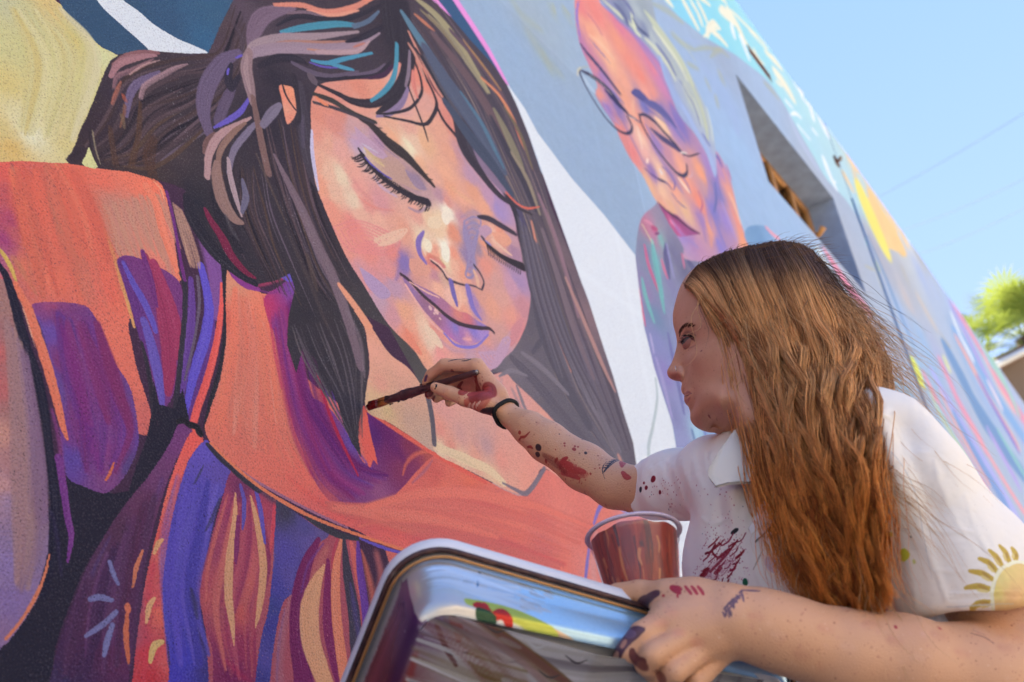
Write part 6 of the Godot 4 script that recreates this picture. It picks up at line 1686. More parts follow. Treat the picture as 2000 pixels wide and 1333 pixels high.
	s("c69078",[762.7,1174,758.7,1170,757,1167],5.0,8.0,6.0,1)
	s("b07a66",[772.8,1182,768.9,1178],3.0,5.0,3.0,1)
	s("6a3430",[777,1173,777.4,1168,780.5,1164,786.2,1162],5.0,9.0,6.0,1)
	s("7a4438",[781.3,1161,786.6,1158],6.0,8.0,6.0,1,0.70)
	s("8a5040",[793.9,1153,797.3,1146],6.0,9.0,6.0,1,0.60)
	s("4e2f3a",[778.9,1219,787.2,1220,796.3,1222,804.5,1223],6.0,10.0,7.0,1)
	s("5a3a40",[782.3,1222,792.5,1224],4.0,7.0,4.0,1)
	s("8a4a40",[770.6,1223,771.6,1219],3.0,5.0,3.0,1)
	s("4e2f3a",[785,1219,786.9,1222],1.0,1.6,0.8,1)
	s("4e2f3a",[787.3,1219,789.2,1223],1.0,1.6,0.8,1)
	s("4e2f3a",[789.6,1220,791.4,1223],1.0,1.6,0.8,1)
	s("4e2f3a",[791.8,1220,793.7,1224],1.0,1.6,0.8,1)
	s("4e2f3a",[794.1,1220,796,1224],1.0,1.6,0.8,1)
	s("4e2f3a",[796.4,1221,798.3,1224],1.0,1.6,0.8,1)
	s("4e2f3a",[798.6,1221,800.5,1224],1.0,1.6,0.8,1)
	s("4e2f3a",[800.9,1221,802.8,1225],1.0,1.6,0.8,1)
	s("4e2f3a",[803.2,1222,805.1,1225],1.0,1.6,0.8,1)
	s("a01f2c",[817.8,1225,820.7,1222,824.4,1217],5.0,7.0,3.0,1)
	s("a01f2c",[822.3,1224,826.1,1220],4.0,4.0,2.0,1)
	s("a8242e",[829.6,1223,832.2,1218,834,1214],2.0,3.0,2.0,1)
	s("a8242e",[835,1222,837.6,1217,839,1213],2.0,3.0,2.0,1)
	s("a8242e",[840.3,1221,842.9,1216,843.9,1212],2.0,3.0,2.0,1)
	s("b03030",[808.6,1219,809.9,1218],2.0,3.0,2.0,1)
	s("b03030",[822.1,1216,822,1213],1.5,2.0,1.0,1)
	k("3a2c30", 805, 1208, 16, 40, 0.6, 1.5)
	s("6a4c5c",[857.2,1194,858.1,1191,858.1,1189],1.2,1.9,0.8,1)
	s("5e4454",[859.9,1198,860.1,1194,859.4,1190],1.2,1.9,0.8,1)
	s("6a4c5c",[862.3,1200,862.3,1194,861.5,1188],1.2,1.9,0.8,1)
	s("5e4454",[862.9,1196,863.6,1192,863.4,1189],1.2,1.9,0.8,1)
	s("6a4c5c",[863.6,1201,865.4,1199,866.5,1196],1.2,1.9,0.8,1)
	s("5e4454",[867,1204,867.4,1200,867.1,1195],1.2,1.9,0.8,1)
	s("6a4c5c",[868.2,1202,870.1,1201,871.1,1200],1.2,1.9,0.8,1)
	s("5e4454",[871.2,1207,872.8,1205,873.5,1203],1.2,1.9,0.8,1)
	s("6a4c5c",[875.1,1211,876,1206,876.2,1200],1.2,1.9,0.8,1)
	s("5e4454",[873.6,1209,875.7,1210,877,1212],1.2,1.9,0.8,1)
	s("6a4c5c",[876.1,1212,884.1,1211,891.2,1210],1.2,1.9,0.8,1)
	s("5e4454",[858.4,1196,866.6,1202,874,1207],1.2,1.9,0.8,1)
	s("6a4c5c",[859.5,1193,868.1,1200,875.9,1208],1.2,1.9,0.8,1)
	s("a83030",[994.1,1170,994.7,1168],2.0,3.0,2.0,1)
	s("a83030",[1031,1166,1032,1165],1.5,2.5,1.5,1)
	s("8a5a48",[1057,1160,1067,1155,1073,1148],0.8,1.2,0.6,1,0.60)
	s("9a6a58",[1060,1163,1069,1157],0.6,1.0,0.5,1,0.50)
	s("c07e68",[878,1188,888.4,1185],6.0,18.0,6.0,0,0.40)
	s("d8a890",[892.5,1172,902.8,1168],6.0,18.0,6.0,0,0.40)
	s("b87a62",[906.9,1155,917.3,1152],6.0,18.0,6.0,0,0.40)
	s("c07e68",[931.2,1173,941.6,1170],6.0,18.0,6.0,0,0.40)
	s("d8a890",[945.6,1157,956,1154],6.0,18.0,6.0,0,0.40)
	s("b87a62",[970,1175,980.4,1172],6.0,18.0,6.0,0,0.40)
	s("c07e68",[984.4,1158,994.8,1155],6.0,18.0,6.0,0,0.40)
	s("d8a890",[998.8,1142,1009,1139],6.0,18.0,6.0,0,0.40)
	s("b87a62",[1023,1160,1034,1157],6.0,18.0,6.0,0,0.40)
	s("c07e68",[1038,1144,1048,1140],6.0,18.0,6.0,0,0.40)
	s("d8a890",[1062,1162,1072,1158],6.0,18.0,6.0,0,0.40)
	s("b87a62",[1076,1145,1087,1142],6.0,18.0,6.0,0,0.40)
	var ml := printed(cl, 0.5, 0.9)
	var fl := Field.new(Vector3(0.71933, 1.07501, 0.46588), Vector3(1.13921, 1.37194, 0.89752), 0.0029)
	fl.chain([Vector3(1.00995, 1.30714, 0.77946), Vector3(1.06472, 1.19470, 0.81211), Vector3(1.07946, 1.13125, 0.83304)], [0.040, 0.045, 0.042], 0.03)
	fl.chain([Vector3(1.07946, 1.13125, 0.83304), Vector3(1.00995, 1.12828, 0.77406), Vector3(0.95172, 1.14375, 0.73074), Vector3(0.91377, 1.15731, 0.69592), Vector3(0.87552, 1.17550, 0.66549), Vector3(0.85223, 1.18642, 0.64669), Vector3(0.83447, 1.19232, 0.62922)], [0.041, 0.0445, 0.041, 0.0355, 0.0305, 0.028, 0.0275], 0.02)
	var lw := Vector3(0.83447, 1.19232, 0.62922)
	fl.chain([lw, Vector3(0.81386, 1.19949, 0.60858), Vector3(0.79346, 1.19536, 0.58501)], [0.025, 0.0175, 0.0122], 0.009)
	fl.chain([lw, Vector3(0.81764, 1.18635, 0.61360), Vector3(0.79978, 1.18029, 0.59842)], [0.025, 0.0165, 0.0113], 0.008)
	fl.chain([lw, Vector3(0.82379, 1.17983, 0.61645), Vector3(0.81561, 1.16958, 0.60570)], [0.025, 0.0155, 0.0108], 0.008)
	fl.chain([lw, Vector3(0.83665, 1.17868, 0.61839), Vector3(0.83539, 1.16385, 0.60944)], [0.024, 0.0145, 0.0098], 0.009)
	fl.chain([Vector3(0.83256, 1.20121, 0.62483), Vector3(0.82580, 1.21362, 0.60581), Vector3(0.81608, 1.22261, 0.58283)], [0.022, 0.0185, 0.0145], 0.014)
	fl.chain([Vector3(0.81608, 1.22261, 0.58283), Vector3(0.81876, 1.23367, 0.55587), Vector3(0.81636, 1.24010, 0.53317)], [0.0142, 0.0108, 0.0085], 0.006)
	fl.cap(Vector3(0.81994, 1.20970, 0.59249), Vector3(0.80412, 1.19867, 0.58813), 0.016, 0.014, 0.02)
	fl.chain([Vector3(0.79346, 1.19536, 0.58501), Vector3(0.77708, 1.18717, 0.57206), Vector3(0.77372, 1.17626, 0.55750), Vector3(0.78148, 1.16939, 0.54329)], [0.0122, 0.0112, 0.0102, 0.0086], 0.0015)
	fl.chain([Vector3(0.79978, 1.18029, 0.59842), Vector3(0.77350, 1.16742, 0.57996), Vector3(0.77863, 1.16248, 0.57005), Vector3(0.80257, 1.15711, 0.56361)], [0.0113, 0.0108, 0.01, 0.0085], 0.0015)
	fl.chain([Vector3(0.81561, 1.16958, 0.60570), Vector3(0.78925, 1.15333, 0.59000), Vector3(0.79749, 1.14602, 0.57607), Vector3(0.81905, 1.14221, 0.56967)], [0.0108, 0.0103, 0.0094, 0.0082], 0.0015)
	fl.chain([Vector3(0.83539, 1.16385, 0.60944), Vector3(0.81620, 1.14622, 0.59501), Vector3(0.82384, 1.13915, 0.58254), Vector3(0.84181, 1.13480, 0.57634)], [0.0098, 0.0092, 0.0084, 0.0074], 0.0015)
	q = fl.net()
	skinned(mesh, relax(q[0], q[1], 2), q[1], ACROSS, cl, ml)
	# ---- the chest in the open neck of the shirt
	var fc := Field.new(Vector3(1.02383, 1.41241, 0.63359) - Vector3(0.09, 0.16, 0.09), Vector3(1.02383, 1.41241, 0.63359) + Vector3(0.09, 0.09, 0.09), 0.006)
	fc.chain([Vector3(1.02070, 1.42675, 0.64367), Vector3(1.02989, 1.39587, 0.63224), Vector3(1.04416, 1.33991, 0.60897)], [0.036, 0.04, 0.042], 0.02)
	q = fc.net()
	skinned(mesh, relax(q[0], q[1], 2), q[1], ACROSS, cl, ml)
	# ---- head and neck
	cvs = []
	var ch := skin_sheet(-119, 106, -184, 146, 0.3, "cf9474", 2600)
	s("d69c80",[57.5,69.1,37.5,59.3,13,36.6],20.0,40.0,30.0,0,0.80)
	s("c47c62",[46.6,-10.7,37.2,-28.8,27.1,-44.8],16.0,32.0,18.0,0,0.35)
	s("ba6c54",[49.8,-16.7,41.2,-37.6],12.0,22.0,12.0,0,0.30)
	s("ba6450",[88.3,-0.4,81.6,-9,72.3,-14.5],8.0,12.0,8.0,0,0.90)
	s("c88a6e",[50.1,-66.7,34.8,-62.5],14.0,24.0,14.0,0,0.30)
	s("c08468",[62.7,-71.3,42,-88.3],10.0,16.0,12.0,0,0.60)
	s("c88c70",[18.2,-21,12.8,-55.1,17.8,-77.5],16.0,28.0,18.0,0,0.60)
	s("b06e62",[75.7,-32.1,70.5,-37.4,65.6,-40.5,61.2,-45],2.0,3.0,1.0,1,0.80)
	s("b47066",[75.1,-42.8,70.6,-46.8,64.5,-48],2.0,3.6,1.2,1,0.80)
	s("7a463e",[74.3,-38.1,67.2,-42.8,60.7,-45.5],0.5,0.8,0.4,1)
	s("7a4a42",[79.2,-13.6,74.9,-17.2],1.5,2.6,1.2,1)
	s("8a5a50",[58.2,31.4,49.6,27.6,40.5,17.5],2.0,4.0,2.0,0,0.80)
	s("6a403a",[60.6,28.3,51.5,23.7,43.5,14.1],1.0,1.6,1.0,1)
	s("94605a",[59.8,18.9,51.6,9.9,42.6,6.1],2.0,4.0,2.0,0,0.70)
	s("8a4038",[36.6,-9.7,34.8,-9.6],1.4,1.8,1.2,1)
	s("9a4a40",[46.9,-77.7,45.9,-78.6],1.4,1.8,1.2,1)
	s("8a4a42",[29.5,-99.5,27.9,-99.9],1.2,1.6,1.0,1)
	s("dcb09c",[85,2.3,82.3,5.1],2.0,3.0,2.0,0,0.70)  # soft highlight painted on the nose
	s("5a3428",[31.4,84.1,27.4,75.9,25,65.7],1.2,1.6,0.6,1,0.70)
	s("5a3428",[30.4,80.7,26.4,72.6,24,62.4],1.2,1.6,0.6,1,0.70)
	s("5a3428",[29.4,77.4,25.4,69.4,23,59.2],1.2,1.6,0.6,1,0.70)
	s("5a3428",[28.4,74.1,24.4,66.1,22.1,55.9],1.2,1.6,0.6,1,0.70)
	s("5a3428",[27.4,70.8,23.4,62.8,21.1,52.7],1.2,1.6,0.6,1,0.70)
	s("5a3428",[26.4,67.5,22.4,59.6,20.1,49.5],1.2,1.6,0.6,1,0.70)
	s("5a3428",[25.4,64.3,21.5,56.3,19.1,46.3],1.2,1.6,0.6,1,0.70)
	s("5a3428",[24.5,61,20.5,53.1,18.2,43.1],1.2,1.6,0.6,1,0.70)
	s("5a3428",[23.5,57.8,19.5,49.9,17.2,39.9],1.2,1.6,0.6,1,0.70)
	s("5a3428",[22.5,54.5,18.5,46.7,16.2,36.7],1.2,1.6,0.6,1,0.70)
	s("5a3428",[21.5,51.3,17.6,43.5,15.3,33.6],1.2,1.6,0.6,1,0.70)
	s("5a3428",[20.5,48.1,16.6,40.3,14.3,30.4],1.2,1.6,0.6,1,0.70)
	s("5a3428",[19.6,44.9,15.6,37.1,13.4,27.3],1.2,1.6,0.6,1,0.70)
	s("5a3428",[18.6,41.7,14.7,34,12.4,24.2],1.2,1.6,0.6,1,0.70)
	s("5a3428",[17.6,38.5,13.7,30.8,11.5,21],1.2,1.6,0.6,1,0.70)
	s("5a3428",[16.7,35.3,12.8,27.7,10.5,17.9],1.2,1.6,0.6,1,0.70)
	s("5a3428",[15.7,32.2,11.8,24.5,9.6,14.8],1.2,1.6,0.6,1,0.70)
	s("5a3428",[14.8,29,10.9,21.4,8.7,11.7],1.2,1.6,0.6,1,0.70)
	s("5a3428",[13.8,25.9,10,18.3,7.7,8.7],1.2,1.6,0.6,1,0.70)
	s("5a3428",[12.8,22.7,9,15.2,6.8,5.6],1.2,1.6,0.6,1,0.70)
	s("5a3428",[11.9,19.6,8.1,12.1,5.9,2.5],1.2,1.6,0.6,1,0.70)
	s("5a3428",[11,16.5,7.1,9,5,-0.5],1.2,1.6,0.6,1,0.70)
	s("5a3428",[10,13.4,6.2,5.9,4,-3.6],1.2,1.6,0.6,1,0.70)
	s("5a3428",[9.1,10.3,5.3,2.9,3.1,-6.6],1.2,1.6,0.6,1,0.70)
	s("5a3428",[8.1,7.2,4.4,-0.2,2.2,-9.6],1.2,1.6,0.6,1,0.70)
	s("5a3428",[7.2,4.2,3.4,-3.2,1.3,-12.6],1.2,1.6,0.6,1,0.70)
	head(mesh, ch)
	cvs = keep
	var skin := put(mesh, "body", null, root)
	skin.position = -at
	person_face(root, at)
	person_shirt(root, at)
	person_hair(root, at)
	# wide dark trousers below the frame, so that the figure stands on the ground
	var ft := Field.new(Vector3(0.68, -0.02, 0.55), Vector3(1.3, 1.02, 1.02), 0.012)
	for side in [-1.0, 1.0]:
		var hip: Vector3 = Vector3(0.98, 0.9, 0.79) + Vector3(0.06, 0, -0.075) * side
		ft.chain([hip, hip + Vector3(0.01 * side, -0.43, -0.02), Vector3(hip.x + 0.02 * side, 0.07, hip.z + 0.02)], [0.105, 0.075, 0.06], 0.04)
		ft.cap(Vector3(hip.x + 0.02 * side, 0.04, hip.z + 0.03), Vector3(hip.x + 0.02 * side - 0.1, 0.035, hip.z - 0.08), 0.045, 0.038, 0.03)
	q = ft.net()
	var tm := ArrayMesh.new()
	var arr := []
	arr.resize(Mesh.ARRAY_MAX)
	arr[Mesh.ARRAY_VERTEX] = q[0]
	arr[Mesh.ARRAY_NORMAL] = normals_of(q[0], q[1])
	arr[Mesh.ARRAY_INDEX] = q[1]
	tm.add_surface_from_arrays(Mesh.PRIMITIVE_TRIANGLES, arr)
	put(tm, "trousers", mat(Color(0.13, 0.15, 0.2), 0.9), root).position = -at

# head: half width over the plane of symmetry, a thin-plate surface through measured points; f forward, u up, in mm
const HC := Vector3(1.00713, 1.51993, 0.64497)
const HF := Vector3(-0.18215, 0.02999, -0.98281)
const HU := Vector3(0.00546, 0.99955, 0.02948)
const HS := Vector3(-0.98325, 0.00000, 0.18224)

func head_spots() -> Array:
	return [[84.5,-0.3,6.0], [80.6,-7.3,10.0], [75.4,-14.1,14.5], [70.5,-16.0,15.5], [65.5,-18.2,19.0], [74.1,1.6,10.0], [74.6,12.8,8.0], [68.9,9.3,12.0], [66.0,-3.9,17.0], [68.2,23.7,10.0], [64.3,14.3,16.0], [66.5,33.6,10.0], [60.7,25.5,19.0], [50.9,20.1,30.0], [39.8,12.8,41.0], [63.2,45.3,20.0], [50.8,33.2,37.0], [33.8,21.4,50.0], [56.6,61.3,26.0], [40.6,60.9,44.0], [18.6,61.0,56.0], [23.2,34.8,57.0], [8.8,6.7,64.0], [0.9,29.5,66.0], [30.0,-15.5,56.0], [43.0,-14.0,47.0], [53.5,-5.5,35.0], [58.6,-10.4,27.0], [52.1,-27.4,39.0], [39.1,-39.1,50.0], [19.4,-31.5,63.0], [28.5,-54.6,57.0], [64.6,-31.8,24.0], [69.2,-33.7,16.0], [60.6,-46.2,28.0], [68.9,-47.3,17.0], [52.0,-59.4,39.0], [64.7,-57.5,17.0], [66.1,-71.7,15.0], [56.7,-75.6,27.0], [42.5,-75.8,42.0], [48.0,-87.2,30.0], [31.7,-96.4,43.0], [26.7,-84.5,53.0], [9.8,-91.1,58.0], [9.6,-68.8,63.0], [12.8,-100.8,54.0], [1.6,-119.2,47.0], [2.0,-148.6,48.0], [-14.0,-154.0,52.0], [-28.9,-157.1,50.0], [-9.4,-40.7,71.0], [-17.0,-6.1,73.0], [-24.6,-90.4,62.0], [-59.2,4.1,76.0], [-46.3,-53.9,75.0], [-83.2,-20.6,58.0], [-57.0,-85.4,56.0], [-35.2,-130.8,52.0], [-49.5,63.2,52.0], [-15.3,67.4,54.0], [-78.4,34.4,55.0], [-79.0,-50.4,44.0]]

func head_rim() -> Array:
	return [Vector2(55.3,106.5), Vector2(63.3,90.9), Vector2(69.9,75.6), Vector2(72.1,64.8), Vector2(72.5,57.1), Vector2(71.7,46.9), Vector2(72.3,37.9), Vector2(77.0,24.0), Vector2(83.6,12.2), Vector2(89.2,5.7), Vector2(91.0,0.7), Vector2(89.3,-5.9), Vector2(83.7,-10.3), Vector2(76.7,-13.7), Vector2(75.7,-18.7), Vector2(78.0,-24.7), Vector2(77.6,-29.5), Vector2(75.2,-33.5), Vector2(76.6,-37.8), Vector2(76.3,-43.1), Vector2(73.0,-48.7), Vector2(72.8,-57.8), Vector2(73.7,-66.0), Vector2(69.7,-74.2), Vector2(62.3,-80.0), Vector2(51.6,-84.2), Vector2(39.0,-86.9), Vector2(27.5,-88.2), Vector2(22.8,-94.4), Vector2(23.1,-118.5), Vector2(21.9,-151.9), Vector2(-10.4,-168.5), Vector2(-44.7,-162.4), Vector2(-52.8,-123.2), Vector2(-63.2,-83.4), Vector2(-85.9,-39.7), Vector2(-100.2,1.4), Vector2(-104.3,47.3), Vector2(-88.4,88.0), Vector2(-55.3,117.6), Vector2(-14.0,130.7), Vector2(21.4,130.9), Vector2(42.9,120.7)]

var plate_w := PackedFloat64Array()
var plate_p := []

func plate_kernel(r2: float) -> float:
	return r2 * log(r2 + 1e-6) * 0.5

func solve_plate() -> void:
	var rows := []
	plate_p = []
	var vals := []
	for sp in head_spots():
		plate_p.append(Vector2(sp[0], sp[1]) * 0.01)
		vals.append(sp[2] * sp[2] * 0.0001)
	var rim := curve(head_rim(), 3, true)
	for i in rim.size():
		plate_p.append(Vector2(rim[i]) * 0.01)
		vals.append(0.0)
	var n := plate_p.size()
	var m := n + 3
	for i in m:
		var r := PackedFloat64Array()
		r.resize(m + 1)
		if i < n:
			for j in n: r[j] = plate_kernel(plate_p[i].distance_squared_to(plate_p[j]))
			r[i] += 0.0006
			r[n] = 1.0; r[n + 1] = plate_p[i].x; r[n + 2] = plate_p[i].y
			r[m] = vals[i]
		else:
			for j in n: r[j] = 1.0 if i == n else plate_p[j].x if i == n + 1 else plate_p[j].y
		rows.append(r)
	for c in m:
		var best := c
		for r in range(c, m):
			if absf(rows[r][c]) > absf(rows[best][c]): best = r
		var sw = rows[c]
		rows[c] = rows[best]
		rows[best] = sw
		var pr: PackedFloat64Array = rows[c]
		for r in range(c + 1, m):
			var row: PackedFloat64Array = rows[r]
			var k := row[c] / pr[c]
			if k != 0.0:
				for j in range(c, m + 1): row[j] -= k * pr[j]
				rows[r] = row
	plate_w.resize(m)
	for i in range(m - 1, -1, -1):
		var s: float = rows[i][m]
		for j in range(i + 1, m): s -= rows[i][j] * plate_w[j]
		plate_w[i] = s / rows[i][i]

func head_width(p: Vector2) -> float:
	# half width of the head in mm at P (mm)
	var q := p * 0.01
	var n := plate_p.size()
	var s := plate_w[n] + plate_w[n + 1] * q.x + plate_w[n + 2] * q.y
	for i in n: s += plate_w[i] * plate_kernel(q.distance_squared_to(plate_p[i]))
	return sqrt(maxf(s, 0.0)) * 100.0

func ridge(p: Vector2, line: Array, wide: float) -> float:
	var best := 1e9
	for i in line.size() - 1:
		var c := Geometry2D.get_closest_point_to_segment(p, line[i], line[i + 1])
		best = minf(best, p.distance_squared_to(c))
	return exp(-best / (wide * wide))

func head_detail(p: Vector2) -> float:
	var e := 0.0
	e += -2.60 * ridge(p, [Vector2(69.6,0.1), Vector2(66.6,-7.5), Vector2(67.5,-16.0), Vector2(71.3,-19.5)], 2.0)
	e += 2.20 * ridge(p, [Vector2(75.2,-8.5), Vector2(72.2,-12.8)], 5.0)
	e += -1.60 * ridge(p, [Vector2(80.0,-14.2), Vector2(75.2,-15.6)], 1.8)
	e += -0.80 * ridge(p, [Vector2(71.0,-43.8), Vector2(66.7,-43.4), Vector2(61.2,-43.0)], 1.1)
	e += 0.70 * ridge(p, [Vector2(71.2,-38.0), Vector2(66.9,-38.0), Vector2(63.1,-40.4)], 2.6)
	e += 0.90 * ridge(p, [Vector2(71.6,-47.0), Vector2(67.3,-47.0), Vector2(63.3,-44.9)], 3.0)
	e += -1.60 * ridge(p, [Vector2(67.2,-56.0), Vector2(61.3,-57.1)], 4.0)
	e += -1.60 * ridge(p, [Vector2(56.5,27.1), Vector2(50.2,27.8), Vector2(41.9,22.4)], 2.2)
	e += -1.40 * ridge(p, [Vector2(59.6,20.2), Vector2(55.0,14.6), Vector2(46.5,14.0)], 2.0)
	e += -2.60 * ridge(p, [Vector2(58.0,22.1), Vector2(50.9,20.5), Vector2(44.1,17.0)], 3.2)
	e += 2.00 * ridge(p, [Vector2(61.7,36.5), Vector2(50.6,35.6), Vector2(38.2,29.5)], 6.0)
	e += 2.00 * ridge(p, [Vector2(48.8,-14.4), Vector2(34.2,-15.7), Vector2(19.6,-17.0)], 12.0)
	e += -1.20 * ridge(p, [Vector2(60.9,-31.6), Vector2(57.7,-43.5), Vector2(57.2,-53.9)], 4.0)
	e += 1.20 * ridge(p, [Vector2(37.6,-97.6), Vector2(19.8,-94.1), Vector2(5.4,-78.7)], 6.0)
	return e

func hp(f: float, u: float, w: float) -> Vector3:
	return HC + (HF * f + HU * u + HS * w) * 0.001

func head(mesh: ArrayMesh, sheet_: Dictionary) -> void:
	solve_plate()
	var rim: Array = curve(head_rim(), 7, true)
	var v := PackedVector3Array()
	var uv := PackedVector2Array()
	var f := PackedInt32Array()
	var m := rim.size()
	var rings := 46
	for side in [1.0, -1.0]:
		var first := v.size()
		for i in m:
			var e: Vector2 = rim[i]
			for j in rings + 1:
				var t := pow(float(j) / rings, 1.9)
				var p := e.lerp(Vector2.ZERO, t)
				var w := 0.0
				if j > 0:
					w = head_width(p)
					if side > 0.0: w += head_detail(p) * minf(1.0, w / 6.0)
				v.append(hp(p.x, p.y, maxf(w, 0.0) * side))
				uv.append(Vector2((p.x - sheet_.x0) / (sheet_.x1 - sheet_.x0), (sheet_.y1 - p.y) / (sheet_.y1 - sheet_.y0)))
		for i in m:
			var i2 := (i + 1) % m
			for j in rings:
				var a := first + i * (rings + 1) + j
				var b := first + i2 * (rings + 1) + j
				if side > 0.0: f.append_array([a, b, b + 1, a, b + 1, a + 1])
				else: f.append_array([a, b + 1, b, a, a + 1, b + 1])
	var arr := []
	arr.resize(Mesh.ARRAY_MAX)
	arr[Mesh.ARRAY_VERTEX] = v
	# close the seam of the two halves before taking normals
	var n := normals_of(v, f)
	var half := m * (rings + 1)
	for i in m:
		var a := i * (rings + 1)
		var s := (n[a] + n[a + half])
		s = (s - HS * s.dot(HS)).normalized()
		n[a] = s
		n[a + half] = s
	arr[Mesh.ARRAY_NORMAL] = n
	arr[Mesh.ARRAY_TEX_UV] = uv
	arr[Mesh.ARRAY_INDEX] = f
	mesh.add_surface_from_arrays(Mesh.PRIMITIVE_TRIANGLES, arr)
	mesh.surface_set_material(mesh.get_surface_count() - 1, printed(sheet_, 0.5, 0.7))

func on_head(f: float, u: float, lift := 0.0) -> Vector3:
	var p := Vector2(f, u)
	return hp(f, u, head_width(p) + head_detail(p) + lift)

func person_face(root: Node3D, at: Vector3) -> void:
	# eye, lids, lashes, brow, nose ring
	var eye := SphereMesh.new()
	eye.radius = 0.0112
	eye.height = 0.0224
	eye.radial_segments = 24
	eye.rings = 16
	var ec := hp(51.4, 23.9, 18.5)
	var e := put(eye, "eye", mat(Color(0.40, 0.35, 0.34), 0.3), root)
	e.position = ec - at
	var look := (HF * 0.95 + HS * 0.22 - HU * 0.08).normalized()
	var side := look.cross(Vector3.UP).normalized()
	var st := begin()
	var up := side.cross(look)
	for k in 20:
		var a := TAU * k / 20
		var b := TAU * (k + 1) / 20
		var c := ec + look * 0.0116
		for p in [c, c + (side * cos(a) + up * sin(a)) * 0.0074 - look * 0.0014, c + (side * cos(b) + up * sin(b)) * 0.0074 - look * 0.0014]: st.add_vertex(p)
	put(done(st), "iris", mat(Color(0.07, 0.05, 0.04), 0.1), e).position = -ec
	st = begin()
	for i in 24:
		for j in 10:
			for band in [[0.08, 1.5], [-0.36, -1.5]]:
				var q := []
				for cc in [[0, 0], [1, 0], [1, 1], [0, 1]]:
					var az := lerpf(-1.9, 1.9, (i + cc[0]) / 24.0)
					var open_: float = band[0] * clampf(1.3 - az * az * 0.45, -0.2, 1.0)
					var el := lerpf(open_, band[1], (j + cc[1]) / 10.0)
					q.append(ec + (look * cos(az) * cos(el) + side * sin(az) * cos(el) + HU * sin(el)) * (0.0124 - 0.0005 * j / 10.0))
				quad(st, q[0], q[1], q[2], q[3])
	put(done(st), "eyelids", mat(Color(0.66, 0.42, 0.36), 0.5), root).position = -at
	var dark := mat(Color(0.10, 0.06, 0.05), 0.6)
	st = begin()
	var lid: Array = [Vector2(59.4,24.9), Vector2(56.0,26.5), Vector2(51.7,25.8), Vector2(47.4,22.4), Vector2(44.1,17.2)]
	for i in lid.size(): lid[i] = on_head(lid[i].x, lid[i].y, 0.9)
	tube(st, curve(lid, 5), [0.0005, 0.0009, 0.0011, 0.0012, 0.0012, 0.0012, 0.0011, 0.001, 0.0009, 0.0008, 0.0006], 6)
	for i in 16:
		var t := i / 15.0
		var p: Vector3 = curve(lid, 5)[int(t * (lid.size() - 1) * 5)]
		var d := (HF * (0.9 - t * 0.5) + HS * (0.3 + t * 0.5) - HU * 0.25).normalized()
		tube(st, [p, p + d * 0.004 + HU * 0.0002, p + d * 0.0075 + HU * 0.0018], [0.00045, 0.00035, 0.00012], 4)
	put(done(st), "eyelashes", dark, root).position = -at
	st = begin()
	var brow: Array = [Vector2(64.8,36.4), Vector2(59.2,36.3), Vector2(52.7,34.5), Vector2(45.9,30.9), Vector2(40.6,26.5)]
	var bc: Array = curve(brow, 12)
	for i in 90:
		var t := rng.randf()
		var b: Vector2 = bc[int(t * (bc.size() - 1))]
		b += Vector2(rng.randf_range(-1.2, 1.2), rng.randf_range(-2.2, 2.2) * (1.0 - t * 0.6))
		var g := Vector2(-3.8, 2.0 - t * 2.6 + rng.randf_range(-0.6, 0.6))
		tube(st, [on_head(b.x, b.y, 0.1), on_head(b.x + g.x * 0.5, b.y + g.y * 0.6, 0.6), on_head(b.x + g.x, b.y + g.y, 0.3)], [0.00032, 0.00026, 0.0001], 4, false)
	put(done(st), "eyebrow", mat(Color(0.34, 0.20, 0.14), 0.8), root).position = -at
	var ring := TorusMesh.new()
	ring.inner_radius = 0.0034
	ring.outer_radius = 0.0043
	var r := put(ring, "nose_ring", mat(Color(0.9, 0.86, 0.82), 0.15, 1.0), root)
	r.transform = Transform3D(Basis(HU, HF, HS).orthonormalized(), on_head(76.2, -3.4, 0.4) - at)
	st = begin()
	var nail := mat(Color(0.03, 0.10, 0.09), 0.15)
	for n in [[Vector3(1.03391, 1.66891, 0.17483), Vector3(-0.70576, -0.45505, 0.54299), Vector3(-0.00187, 0.00336, -0.00798), 0.0058]]:
		var p: Vector3 = n[0]
		var out: Vector3 = n[1].normalized()
		var along: Vector3 = n[2]
		var wide: Vector3 = along.normalized().cross(out).normalized() * n[3]
		for i in 6:
			for j in 6:
				var q := []
				for c in [[0, 0], [1, 0], [1, 1], [0, 1]]:
					var a: float = (i + c[0]) / 6.0 * 2.0 - 1.0
					var b: float = (j + c[1]) / 6.0 * 2.0 - 1.0
					var sq := sqrt(maxf(0.0, 1.0 - 0.35 * a * a))
					q.append(p + along * a * 0.5 + wide * b * sq + out * (0.0011 - b * b * 0.0026 - a * a * 0.0009))
				quad(st, q[0], q[1], q[2], q[3])
	put(done(st), "painted_nails", nail, root).position = -at

